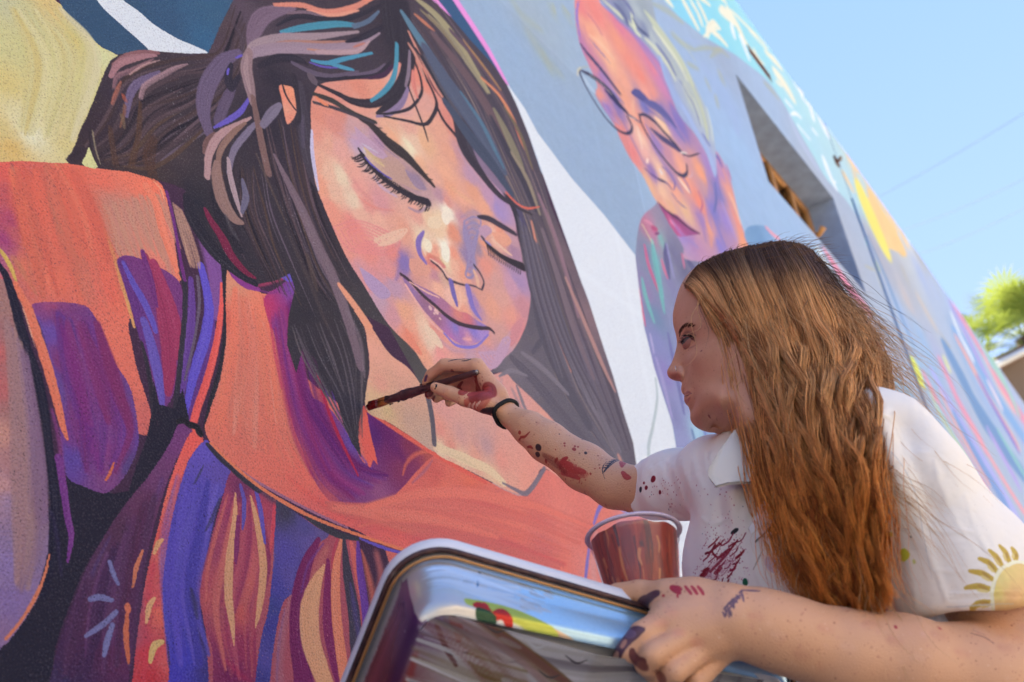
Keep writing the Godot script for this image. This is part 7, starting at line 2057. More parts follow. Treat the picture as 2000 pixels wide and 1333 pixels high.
func person_shirt(root: Node3D, at: Vector3) -> void:
	cvs = []
	var c := sheet(653, 1220, 994, 1564, 0.55, Color.html("f3eadc"))
	s("8a1626",[785.3,1436,785.8,1432],5.0,8.0,3.0,1)
	s("8a1626",[772.9,1431,773.5,1428],3.5,5.0,2.1,1)
	s("8a1626",[790.7,1415,791.3,1413],2.5,4.0,1.5,1)
	s("1f2230",[764.1,1435,764.2,1431],3.5,5.0,2.1,1)
	s("8a1626",[771.2,1438,771.3,1436],2.0,3.0,1.2,1)
	k("8a1626", 788, 1420, 14, 22, 0.7, 2.2)
	k("2a3340", 788, 1420, 14, 3, 0.7, 1.6)
	k("8a1626", 803, 1407, 17, 22, 0.7, 2.2)
	k("2a3340", 803, 1407, 17, 3, 0.7, 1.6)
	k("8a1626", 815, 1397, 13, 12, 0.7, 2.2)
	k("2a3340", 815, 1397, 13, 2, 0.7, 1.6)
	k("8a1626", 864, 1369, 25, 14, 0.7, 2.2)
	k("2a3340", 864, 1369, 25, 2, 0.7, 1.6)
	k("8a1626", 865, 1335, 26, 30, 0.7, 2.2)
	k("2a3340", 865, 1335, 26, 5, 0.7, 1.6)
	k("8a1626", 852, 1308, 26, 60, 0.7, 2.2)
	k("2a3340", 852, 1308, 26, 10, 0.7, 1.6)
	k("8a1626", 840, 1285, 21, 60, 0.7, 2.2)
	k("2a3340", 840, 1285, 21, 10, 0.7, 1.6)
	k("8a1626", 867, 1306, 19, 40, 0.7, 2.2)
	k("2a3340", 867, 1306, 19, 6, 0.7, 1.6)
	k("8a1626", 839, 1319, 12, 14, 0.7, 2.2)
	k("2a3340", 839, 1319, 12, 2, 0.7, 1.6)
	k("8a1626", 864, 1277, 16, 16, 0.7, 2.2)
	k("2a3340", 864, 1277, 16, 2, 0.7, 1.6)
	s("8a1626",[842.5,1308,845.9,1301,851.9,1298],2.0,2.0,1.2,1)
	s("8a1626",[846.5,1298,855.6,1302,862.6,1304],2.4,2.4,1.4,1)
	s("8a1626",[853.7,1299,857.6,1302],5.0,5.0,3.0,1)
	s("8a1626",[835.7,1288,848,1294,860.7,1301,873.7,1309],2.6,2.6,1.6,1)
	s("8a1626",[840.1,1285,852.9,1292],2.2,2.2,1.3,1)
	s("8a1626",[824.9,1288,831.7,1289],6.0,6.0,3.6,1)
	s("8a1626",[829.1,1291,834.3,1291],6.0,6.0,3.6,1)
	s("8a1626",[822.3,1282,825.6,1279,832.3,1280],1.8,1.8,1.1,1)
	s("8a1626",[844.6,1310,852.4,1313],1.6,1.6,1.0,1)
	s("8a1626",[852.6,1314,855.2,1310],2.0,2.0,1.2,1)
	s("8a1626",[821.2,1275,828.2,1277],1.6,1.6,1.0,1)
	s("8a1626",[862.1,1306,871.3,1308],1.6,1.6,1.0,1)
	s("1e2a2c",[869.7,1318,876.4,1319],3.4,4.5,2.0,1)
	s("17603e",[870.7,1268,870.9,1263],3.5,6.0,2.1,1)
	s("7f9a50",[856.8,1264,860.9,1264],3.0,4.0,1.8,1)
	s("8a1626",[834.4,1317,837.2,1318,839.3,1320],0.8,0.8,0.5,1)
	s("96203a",[846.3,1290,851.3,1291,855.6,1294],1.6,1.6,1.0,1)
	s("7a1224",[870.9,1307,878.2,1308,884.6,1314],1.1,1.1,0.7,1)
	s("8a1626",[841.5,1284,846.2,1286,849.6,1288],2.6,2.6,1.6,1)
	s("96203a",[866.2,1301,873,1303,878.6,1308],0.8,0.8,0.5,1)
	s("7a1224",[836.8,1279,840.2,1279,843.7,1283],1.6,1.6,1.0,1)
	s("8a1626",[861.4,1296,867.9,1298,872.7,1302],1.1,1.1,0.7,1)
	s("96203a",[832.1,1274,835.1,1274,837.7,1277],2.6,2.6,1.6,1)
	s("7a1224",[856.7,1291,861.9,1291,866.7,1296],0.8,0.8,0.5,1)
	s("8a1626",[840.1,1313,848.3,1316,854.4,1320],1.6,1.6,1.0,1)
	s("96203a",[852,1286,856.7,1286,860.7,1290],1.1,1.1,0.7,1)
	s("7a1224",[835.4,1308,842.3,1308,848.5,1314],2.6,2.6,1.6,1)
	s("8a1626",[847.3,1280,851.6,1282,854.8,1284],0.8,0.8,0.5,1)
	s("96203a",[830.7,1302,837.2,1304,842.5,1308],1.6,1.6,1.0,1)
	s("7a1224",[842.6,1275,845.6,1274,848.8,1278],1.1,1.1,0.7,1)
	s("8a1626",[867.2,1292,873.2,1294,877.8,1297],2.6,2.6,1.6,1)
	s("96203a",[850.6,1314,853.2,1314,855.6,1317],0.8,0.8,0.5,1)
	s("7a1224",[862.5,1287,867.3,1287,871.8,1291],1.6,1.6,1.0,1)
	s("8a1626",[845.9,1309,853.7,1312,859.6,1316],1.1,1.1,0.7,1)
	s("96203a",[857.8,1282,862.1,1282,865.9,1286],2.6,2.6,1.6,1)
	s("7a1224",[841.1,1304,847.7,1304,853.6,1310],0.8,0.8,0.5,1)
	s("8a1626",[853,1276,857,1278,859.9,1280],1.6,1.6,1.0,1)
	s("96203a",[836.4,1298,842.6,1300,847.7,1304],1.1,1.1,0.7,1)
	s("7a1224",[848.3,1271,851,1270,853.9,1274],2.6,2.6,1.6,1)
	s("8a1626",[831.7,1293,837.4,1295,841.7,1298],0.8,0.8,0.5,1)
	s("96203a",[856.3,1310,864.3,1312,870.7,1317],1.6,1.6,1.0,1)
	k("8a1626", 828, 1286, 16, 26, 0.8, 3.2)
	k("8a1626", 847, 1291, 16, 26, 0.8, 3.2)
	k("8a1626", 862, 1299, 16, 26, 0.8, 3.2)
	k("8a1626", 834, 1273, 16, 26, 0.8, 3.2)
	k("8a1626", 848, 1275, 16, 26, 0.8, 3.2)
	s("c07888",[831.1,1281,846.6,1289,864.8,1297],14.0,26.0,14.0,2,0.35)
	k("b06080", 861, 1275, 17, 60, 0.7, 1.7)
	s("c9b8a8",[882.2,1275,897.6,1292],1.0,1.6,0.6,1)
	s("d8c4cc",[900.3,1279,905.2,1269],10.0,14.0,6.0,1)
	s("d2d33c",[1008,1260,1012,1262,1019,1263],6.0,7.0,3.6,1)
	s("d2d33c",[1007,1256,1011,1257],5.0,6.0,3.0,1)
	s("d2d33c",[1025,1244,1026,1241,1023,1238],7.0,8.0,4.2,1)
	s("d8d88a",[1031,1234,1031,1231],2.0,3.0,1.2,1)
	s("3a4a68",[1033,1316,1037,1317],1.0,1.8,0.6,1)
	s("b08070",[1016,1277,1022,1277],2.0,2.4,1.2,1)
	s("5a6068",[1034,1255,1035,1254],1.0,1.4,0.6,1)
	s("8a3040",[1028,1179,1030,1177],1.6,2.0,1.0,1)
	s("6a7a50",[1013,1188,1014,1186],3.0,5.0,1.8,1)
	k("a09a98", 1023, 1301, 40, 12, 0.5, 1.0)
	k("a09a98", 1023, 1254, 40, 12, 0.5, 1.0)
	k("a09a98", 1062, 1257, 40, 12, 0.5, 1.0)
	k("a09a98", 1070, 1208, 40, 12, 0.5, 1.0)
	k("a09a98", 1018, 1207, 40, 12, 0.5, 1.0)
	s("c9a94a",[1081,1183,1073,1184,1065,1182],5.0,5.5,3.0,1)
	s("b8934a",[1079,1183,1073,1185],2.0,3.0,1.2,1,0.70)
	s("e2cc84",[1079,1181,1073,1182],2.0,3.0,1.2,1,0.70)
	s("c9a94a",[1084,1194,1076,1198,1065,1199],5.0,5.5,3.0,1)
	s("b8934a",[1082,1194,1076,1199],2.0,3.0,1.2,1,0.70)
	s("e2cc84",[1082,1192,1074,1195],2.0,3.0,1.2,1,0.70)
	s("c9a94a",[1089,1202,1082,1208,1073,1212],5.0,5.5,3.0,1)
	s("b8934a",[1087,1203,1083,1209],2.0,3.0,1.2,1,0.70)
	s("e2cc84",[1086,1201,1081,1206],2.0,3.0,1.2,1,0.70)
	s("c9a94a",[1095,1208,1091,1216,1084,1221],5.0,5.5,3.0,1)
	s("b8934a",[1093,1210,1091,1217],2.0,3.0,1.2,1,0.70)
	s("e2cc84",[1092,1208,1089,1214],2.0,3.0,1.2,1,0.70)
	s("c9a94a",[1101,1213,1099,1221,1095,1227],5.0,5.5,3.0,1)
	s("b8934a",[1100,1215,1100,1221],2.0,3.0,1.2,1,0.70)
	s("e2cc84",[1099,1213,1097,1219],2.0,3.0,1.2,1,0.70)
	s("c9a94a",[1109,1216,1109,1224,1106,1231],5.0,5.5,3.0,1)
	s("b8934a",[1108,1219,1110,1224],2.0,3.0,1.2,1,0.70)
	s("e2cc84",[1106,1217,1107,1223],2.0,3.0,1.2,1,0.70)
	s("c9a94a",[1116,1218,1118,1223,1117,1229],5.0,5.5,3.0,1)
	s("b8934a",[1117,1220,1119,1223],2.0,3.0,1.2,1,0.70)
	s("e2cc84",[1114,1219,1116,1223],2.0,3.0,1.2,1,0.70)
	f([1103.4,1154.2,1092.6,1158.6,1085.6,1168.0,1083.9,1180.7,1087.7,1194.0,1096.3,1205.4,1108.1,1212.6,1120.6,1214.1,1131.5,1209.7,1138.4,1200.3,1140.2,1187.6,1136.4,1174.3,1127.7,1162.9,1116.0,1155.7],[1087.2,1191.1,1089.1,1175.1,1102.8,1185.3,1094.7,1202.1],"e8d27a ecc080 f0bc80 ead488",2.5,1)
	s("f4eecb",[1084,1188,1088,1196,1093,1203],3.2,3.2,1.9,1)
	s("f4eecb",[1092,1202,1099,1209,1107,1213],3.2,3.2,1.9,1)
	s("f4eecb",[1106,1212,1114,1215,1122,1215],3.2,3.2,1.9,1)
	s("f4eecb",[1121,1215,1128,1213,1134,1208],3.2,3.2,1.9,1)
	s("f4eecb",[1134,1209,1138,1203,1141,1196],3.2,3.2,1.9,1)
	s("f4eecb",[1140,1197,1141,1188,1139,1180],3.2,3.2,1.9,1)
	s("f4eecb",[1140,1181,1136,1172,1131,1165],3.2,3.2,1.9,1)
	s("f4eecb",[1132,1166,1125,1160,1117,1155],3.2,3.2,1.9,1)
	s("f4eecb",[1118,1156,1110,1153,1102,1153],3.2,3.2,1.9,1)
	s("f4eecb",[1103,1153,1096,1155,1090,1160],3.2,3.2,1.9,1)
	s("f4eecb",[1090,1159,1086,1165,1083,1173],3.2,3.2,1.9,1)
	s("f4eecb",[1084,1172,1083,1180,1085,1189],3.2,3.2,1.9,1)
	s("d2cfcc",[1022,1340,1037,1332,1046,1311,1049,1283,1045,1252,1041,1213],1.0,1.2,0.6,1,0.70)
	s("d6d4d0",[1045,1188,1064,1184,1101,1179],0.8,1.0,0.5,1,0.70)
	var m := printed(c, 0.85)
	# creases of the cloth, drawn as a height map
	cvs = []
	var hs := sheet(653, 1220, 994, 1564, 1.1, Color.html("808080"))
	s("101010",[1033,1373,1048,1367,1055,1344,1057,1322],4.0,7.5,4.0,0,0.54)
	s("f0f0f0",[1035,1368,1049,1360,1051,1336],4.8,9.0,4.8,0,0.48)
	s("101010",[1026,1356,1026,1334,1015,1305],6.4,12.0,6.4,0,0.54)
	s("f0f0f0",[1034,1346,1030,1312,1019,1283],8.0,15.0,8.0,0,0.48)
	s("101010",[1054,1332,1053,1302,1049,1273,1046,1239,1049,1192],7.2,13.5,7.2,0,0.54)
	s("f0f0f0",[1057,1315,1054,1277,1052,1238,1056,1195],11.2,21.0,11.2,0,0.48)
	s("101010",[1037,1295,1028,1261,1027,1227,1023,1197],8.0,15.0,8.0,0,0.54)
	s("f0f0f0",[1025,1279,1017,1245,1013,1203],9.6,18.0,9.6,0,0.48)
	s("101010",[1075,1317,1075,1284,1081,1240],6.4,12.0,6.4,0,0.42)
	s("f0f0f0",[1082,1308,1082,1270,1089,1227],11.2,21.0,11.2,0,0.42)
	s("101010",[1093,1281,1094,1239,1098,1204],7.2,13.5,7.2,0,0.42)
	s("f0f0f0",[1095,1264,1098,1226],8.0,15.0,8.0,0,0.36)
	s("101010",[1064,1327,1077,1321,1088,1311],4.8,9.0,4.8,0,0.36)
	s("101010",[1050,1261,1065,1251,1087,1246],5.6,10.5,5.6,0,0.36)
	s("f0f0f0",[1050,1255,1066,1244,1086,1240],6.4,12.0,6.4,0,0.30)
	s("101010",[1047,1219,1068,1212,1096,1213],4.8,9.0,4.8,0,0.30)
	s("101010",[1052,1197,1072,1192,1112,1187],2.0,3.8,2.0,0,0.60)
	s("f0f0f0",[1051,1192,1070,1188,1111,1183],4.0,7.5,4.0,0,0.42)
	s("101010",[783.6,1452,787,1433,791.2,1404],6.4,12.0,6.4,0,0.24)
	s("f0f0f0",[790.3,1453,793.7,1432,798.2,1404],8.0,15.0,8.0,0,0.24)
	s("101010",[799.7,1445,802.4,1424,806.5,1396],6.4,12.0,6.4,0,0.24)
	s("f0f0f0",[806.3,1446,809,1424,813.4,1396],8.0,15.0,8.0,0,0.24)
	s("101010",[815.3,1438,817.3,1416,821.4,1388],6.4,12.0,6.4,0,0.24)
	s("f0f0f0",[821.8,1440,823.8,1415,828.2,1388],8.0,15.0,8.0,0,0.24)
	s("101010",[830.4,1432,831.9,1407,835.8,1380],6.4,12.0,6.4,0,0.24)
	s("f0f0f0",[836.8,1433,838.2,1407,842.5,1380],8.0,15.0,8.0,0,0.24)
	s("101010",[845.2,1425,846,1399,849.9,1372],6.4,12.0,6.4,0,0.24)
	s("f0f0f0",[851.4,1426,852.2,1398,856.4,1372],8.0,15.0,8.0,0,0.24)
	s("101010",[859.4,1418,859.6,1391,863.5,1364],6.4,12.0,6.4,0,0.24)
	s("f0f0f0",[865.6,1420,865.8,1390,869.9,1364],8.0,15.0,8.0,0,0.24)
	s("101010",[866.5,1409,863.3,1368,846.4,1325,837,1281],7.2,13.5,7.2,0,0.54)
	s("f0f0f0",[874.4,1398,870.1,1358,851.8,1309],8.0,15.0,8.0,0,0.48)
	s("101010",[885.4,1359,870.2,1321,862,1278],6.4,12.0,6.4,0,0.54)
	s("f0f0f0",[890.5,1349,877.9,1310,872.2,1271],7.2,13.5,7.2,0,0.48)
	s("101010",[840.2,1346,848.1,1335,869.5,1332],4.8,9.0,4.8,0,0.42)
	s("101010",[887.8,1306,884.8,1277,888.4,1252],5.6,10.5,5.6,0,0.54)
	s("f0f0f0",[897.1,1305,895.2,1276],6.4,12.0,6.4,0,0.48)
	s("101010",[852.1,1266,866.7,1289,891.7,1311],1.6,3.0,1.6,0,0.60)
	s("101010",[829.1,1277,857,1298,887.5,1319],1.6,3.0,1.6,0,0.60)
	var weave := pores(hs, 0.05, 12)
	weave.convert(Image.FORMAT_RGBA8)
	var mixed: Image = hs.img
	for y in hs.h:
		for x in hs.w:
			var a := mixed.get_pixel(x, y).r * 0.82 + weave.get_pixel(x, y).r * 0.18
			mixed.set_pixel(x, y, Color(a, a, a))
	relief(m, mixed, 3.2)
	var fl := Field.new(Vector3(0.83864, 1.00354, 0.33059), Vector3(1.26852, 1.55365, 0.91599), 0.0062)
	# trunk
	fl.chain([Vector3(1.03411, 1.37178, 0.59659), Vector3(1.07282, 1.29973, 0.56075), Vector3(1.15484, 1.14632, 0.48656)], [0.048, 0.054, 0.062], 0.03)
	fl.chain([Vector3(1.08018, 1.36783, 0.64352), Vector3(1.12341, 1.25729, 0.59591), Vector3(1.17842, 1.11661, 0.53532)], [0.075, 0.090, 0.095], 0.06)
	fl.chain([Vector3(1.07080, 1.35990, 0.71664), Vector3(1.09779, 1.27661, 0.68267), Vector3(1.16352, 1.10854, 0.61027)], [0.066, 0.074, 0.085], 0.06)
	# shoulders and the slope to the neck
	fl.chain([Vector3(1.04106, 1.39442, 0.59913), Vector3(1.05062, 1.39916, 0.62980), Vector3(1.06446, 1.40802, 0.66084)], [0.045, 0.044, 0.048], 0.03)
	fl.chain([Vector3(1.01114, 1.36173, 0.76363), Vector3(1.04658, 1.39218, 0.72299), Vector3(1.06556, 1.40738, 0.67258)], [0.050, 0.050, 0.05], 0.04)
	# right sleeve, out along the raised arm
	fl.chain([Vector3(1.04668, 1.39595, 0.59888), Vector3(1.07428, 1.41351, 0.55381), Vector3(1.10835, 1.43272, 0.48430), Vector3(1.13634, 1.45037, 0.43352)], [0.048, 0.046, 0.0415, 0.040], 0.025)
	fl.trim(Vector3(1.13570, 1.45152, 0.42945), (Vector3(1.13397, 1.45083, 0.43028) - Vector3(1.10508, 1.43179, 0.49314)).normalized(), 0.07)
	# left sleeve, hanging wide over the upper arm
	fl.chain([Vector3(1.00618, 1.35996, 0.76467), Vector3(1.01130, 1.31554, 0.77968), Vector3(1.04250, 1.22708, 0.78967), Vector3(1.06283, 1.16563, 0.80011)], [0.049, 0.053, 0.065, 0.075], 0.03)
	fl.trim(Vector3(1.04822, 1.18751, 0.80001), (Vector3(1.04822, 1.18751, 0.80001) - Vector3(1.04391, 1.24066, 0.80608)).normalized(), 0.17)
	fl.cap(Vector3(1.04396, 1.22679, 0.79166), Vector3(1.07023, 1.14483, 0.80068), 0.048, 0.063, 0.01, true)
	# open neck: the shirt is cut away in a V down the chest
	fl.cap(Vector3(0.98612, 1.39781, 0.64450), Vector3(0.99031, 1.31772, 0.62076), 0.034, 0.012, 0.008, true)
	fl.cap(Vector3(1.01731, 1.41781, 0.68240), Vector3(0.99188, 1.43625, 0.66170), 0.05, 0.05, 0.01, true)
	var q := fl.net()
	var v: PackedVector3Array = relax(q[0], q[1], 2)
	var n := normals_of(v, q[1])
	var folds := [[Vector3(1.09589, 1.45495, 0.46017), Vector3(1.09665, 1.40078, 0.46884), 0.0060, 0.0090], [Vector3(1.09972, 1.45419, 0.46541), Vector3(1.10114, 1.39990, 0.47497), -0.0040, 0.0070], [Vector3(1.08260, 1.45367, 0.48067), Vector3(1.08213, 1.38623, 0.49489), 0.0060, 0.0090], [Vector3(1.08637, 1.45292, 0.48582), Vector3(1.08651, 1.38537, 0.50088), -0.0040, 0.0070], [Vector3(1.07120, 1.44877, 0.50037), Vector3(1.06523, 1.37228, 0.51783), 0.0060, 0.0090], [Vector3(1.07491, 1.44804, 0.50544), Vector3(1.06950, 1.37143, 0.52367), -0.0040, 0.0070], [Vector3(1.05200, 1.43892, 0.52398), Vector3(1.03032, 1.35448, 0.55118), 0.0060, 0.0090], [Vector3(1.05562, 1.43821, 0.52893), Vector3(1.03441, 1.35368, 0.55677), -0.0040, 0.0070], [Vector3(1.03985, 1.43297, 0.54138), Vector3(1.00347, 1.34451, 0.58399), 0.0060, 0.0090], [Vector3(1.04341, 1.43226, 0.54625), Vector3(1.00742, 1.34373, 0.58939), -0.0040, 0.0070], [Vector3(0.95020, 1.36893, 0.78218), Vector3(0.95130, 1.26642, 0.78355), -0.0120, 0.0100], [Vector3(0.95537, 1.35626, 0.79843), Vector3(0.95664, 1.26914, 0.79480), 0.0090, 0.0160], [Vector3(0.95130, 1.26642, 0.78355), Vector3(0.95442, 1.17745, 0.78090), -0.0120, 0.0100], [Vector3(0.95664, 1.26914, 0.79480), Vector3(0.95720, 1.18413, 0.79225), 0.0080, 0.0140], [Vector3(0.96626, 1.36301, 0.75851), Vector3(1.00545, 1.23663, 0.73072), 0.0080, 0.0150], [Vector3(0.94759, 1.30867, 0.82190), Vector3(0.96130, 1.20498, 0.82050), 0.0070, 0.0160], [Vector3(0.95227, 1.27996, 0.82061), Vector3(0.96148, 1.18975, 0.82623), -0.0070, 0.0120], [Vector3(0.95357, 1.32598, 0.80667), Vector3(0.95996, 1.28358, 0.81512), -0.0060, 0.0100], [Vector3(0.99507, 1.29640, 0.73415), Vector3(1.00632, 1.20020, 0.73673), -0.0080, 0.0120], [Vector3(0.98033, 1.38038, 0.58513), Vector3(0.99341, 1.27502, 0.55962), 0.0050, 0.0120], [Vector3(0.98084, 1.35658, 0.60378), Vector3(0.99379, 1.26619, 0.57235), -0.0040, 0.0100]]
	var cloth := FastNoiseLite.new()
	cloth.seed = 4
	cloth.frequency = 9.0
	cloth.fractal_octaves = 2
	for i in v.size():
		var p := v[i]
		var e := cloth.get_noise_3d(p.x, p.y * 0.4, p.z) * 0.009
		for fo in folds:
			var a: Vector3 = fo[0]
			var b: Vector3 = fo[1]
			var t: float = clampf((p - a).dot(b - a) / (b - a).length_squared(), 0.0, 1.0)
			var dd: float = (p - a.lerp(b, t)).length_squared()
			e += fo[2] * exp(-dd / (fo[3] * fo[3])) * (1.0 - t * 0.5)
		v[i] = p + n[i] * e
	var mesh := ArrayMesh.new()
	skinned(mesh, v, q[1], ACROSS, c, m)
	put(mesh, "shirt", null, root).position = -at
	# collar: a folded band that stands off the chest
	var cm := mat(Color(0.88, 0.86, 0.82), 0.85)
	for flap in [[[Vector3(0.98405, 1.41901, 0.63136), Vector3(0.97302, 1.39052, 0.63764), Vector3(0.96951, 1.36792, 0.64054), Vector3(0.96175, 1.35175, 0.63281)], [Vector3(0.96925, 1.41453, 0.62478), Vector3(0.94982, 1.38801, 0.60922), Vector3(0.94173, 1.36867, 0.59764), Vector3(0.94457, 1.35328, 0.60098)]], [[Vector3(0.96594, 1.33896, 0.64738), Vector3(0.95811, 1.31862, 0.63518), Vector3(0.95816, 1.30396, 0.61993)], [Vector3(0.95034, 1.31841, 0.66546), Vector3(0.95148, 1.29766, 0.64558), Vector3(0.95712, 1.28897, 0.62399)]]]:
		var st := begin()
		var inn: Array = curve(flap[0], 6)
		var out: Array = curve(flap[1], 6)
		var th := Vector3(-0.28, 0.1, 0.1).normalized() * 0.0022
		for i in inn.size() - 1:
			for k in 5:
				var q0 := []
				for cc in [[0, 0], [1, 0], [1, 1], [0, 1]]:
					var u: float = (k + cc[1]) / 5.0
					var bulge := sin(u * PI) * 0.006
					q0.append(inn[i + cc[0]].lerp(out[i + cc[0]], u) + Vector3(-0.7, 0.1, 0.3) * bulge)
				quad(st, q0[0] + th, q0[1] + th, q0[2] + th, q0[3] + th)
				quad(st, q0[3] - th, q0[2] - th, q0[1] - th, q0[0] - th)
			quad(st, out[i] - th, out[i + 1] - th, out[i + 1] + th, out[i] + th)
			quad(st, inn[i] + th, inn[i + 1] + th, inn[i + 1] - th, inn[i] - th)
		put(done(st), "collar", cm, root).position = -at

func hair_at(rows: Array, a: float, b: float) -> Vector3:
	# a point of the fall of hair: A across from the face to the nape, B from the parting to the tips
	var n: int = rows.size() - 1
	var fb := clampf(b, 0.0, 0.9999) * n
	var i := int(fb)
	var r := []
	for k in range(i - 1, i + 3):
		var row: Array = rows[clampi(k, 0, n)]
		var m: int = row.size() - 1
		var fa := clampf(a, 0.0, 0.9999) * m
		var j := int(fa)
		var p0: Vector3 = row[maxi(j - 1, 0)]
		var p1: Vector3 = row[j]
		var p2: Vector3 = row[j + 1]
		var p3: Vector3 = row[mini(j + 2, m)]
		r.append(p1.cubic_interpolate(p2, p0, p3, fa - j))
	return r[1].cubic_interpolate(r[2], r[0], r[3], fb - i)

func strand(v: PackedVector3Array, nn: PackedVector3Array, col: PackedColorArray, f: PackedInt32Array, pts: Array, cols: Array, r: float) -> void:
	# one hair: a three-sided tapering fibre
	var first := v.size()
	var m := pts.size()
	for i in m:
		var t: Vector3 = (pts[mini(i + 1, m - 1)] - pts[maxi(i - 1, 0)]).normalized()
		var s := t.cross(Vector3(0.3, 0.2, 0.93)).normalized()
		var u := s.cross(t)
		var w := r * (1.0 - pow(float(i) / (m - 1), 3.0) * 0.85)
		for k in 3:
			var d := s * cos(TAU * k / 3.0) + u * sin(TAU * k / 3.0)
			v.append(pts[i] + d * w)
			nn.append(d)
			col.append(cols[i])
	for i in m - 1:
		for k in 3:
			var a := first + i * 3 + k
			var b := first + i * 3 + (k + 1) % 3
			f.append_array([a, b, b + 3, a, b + 3, a + 3])

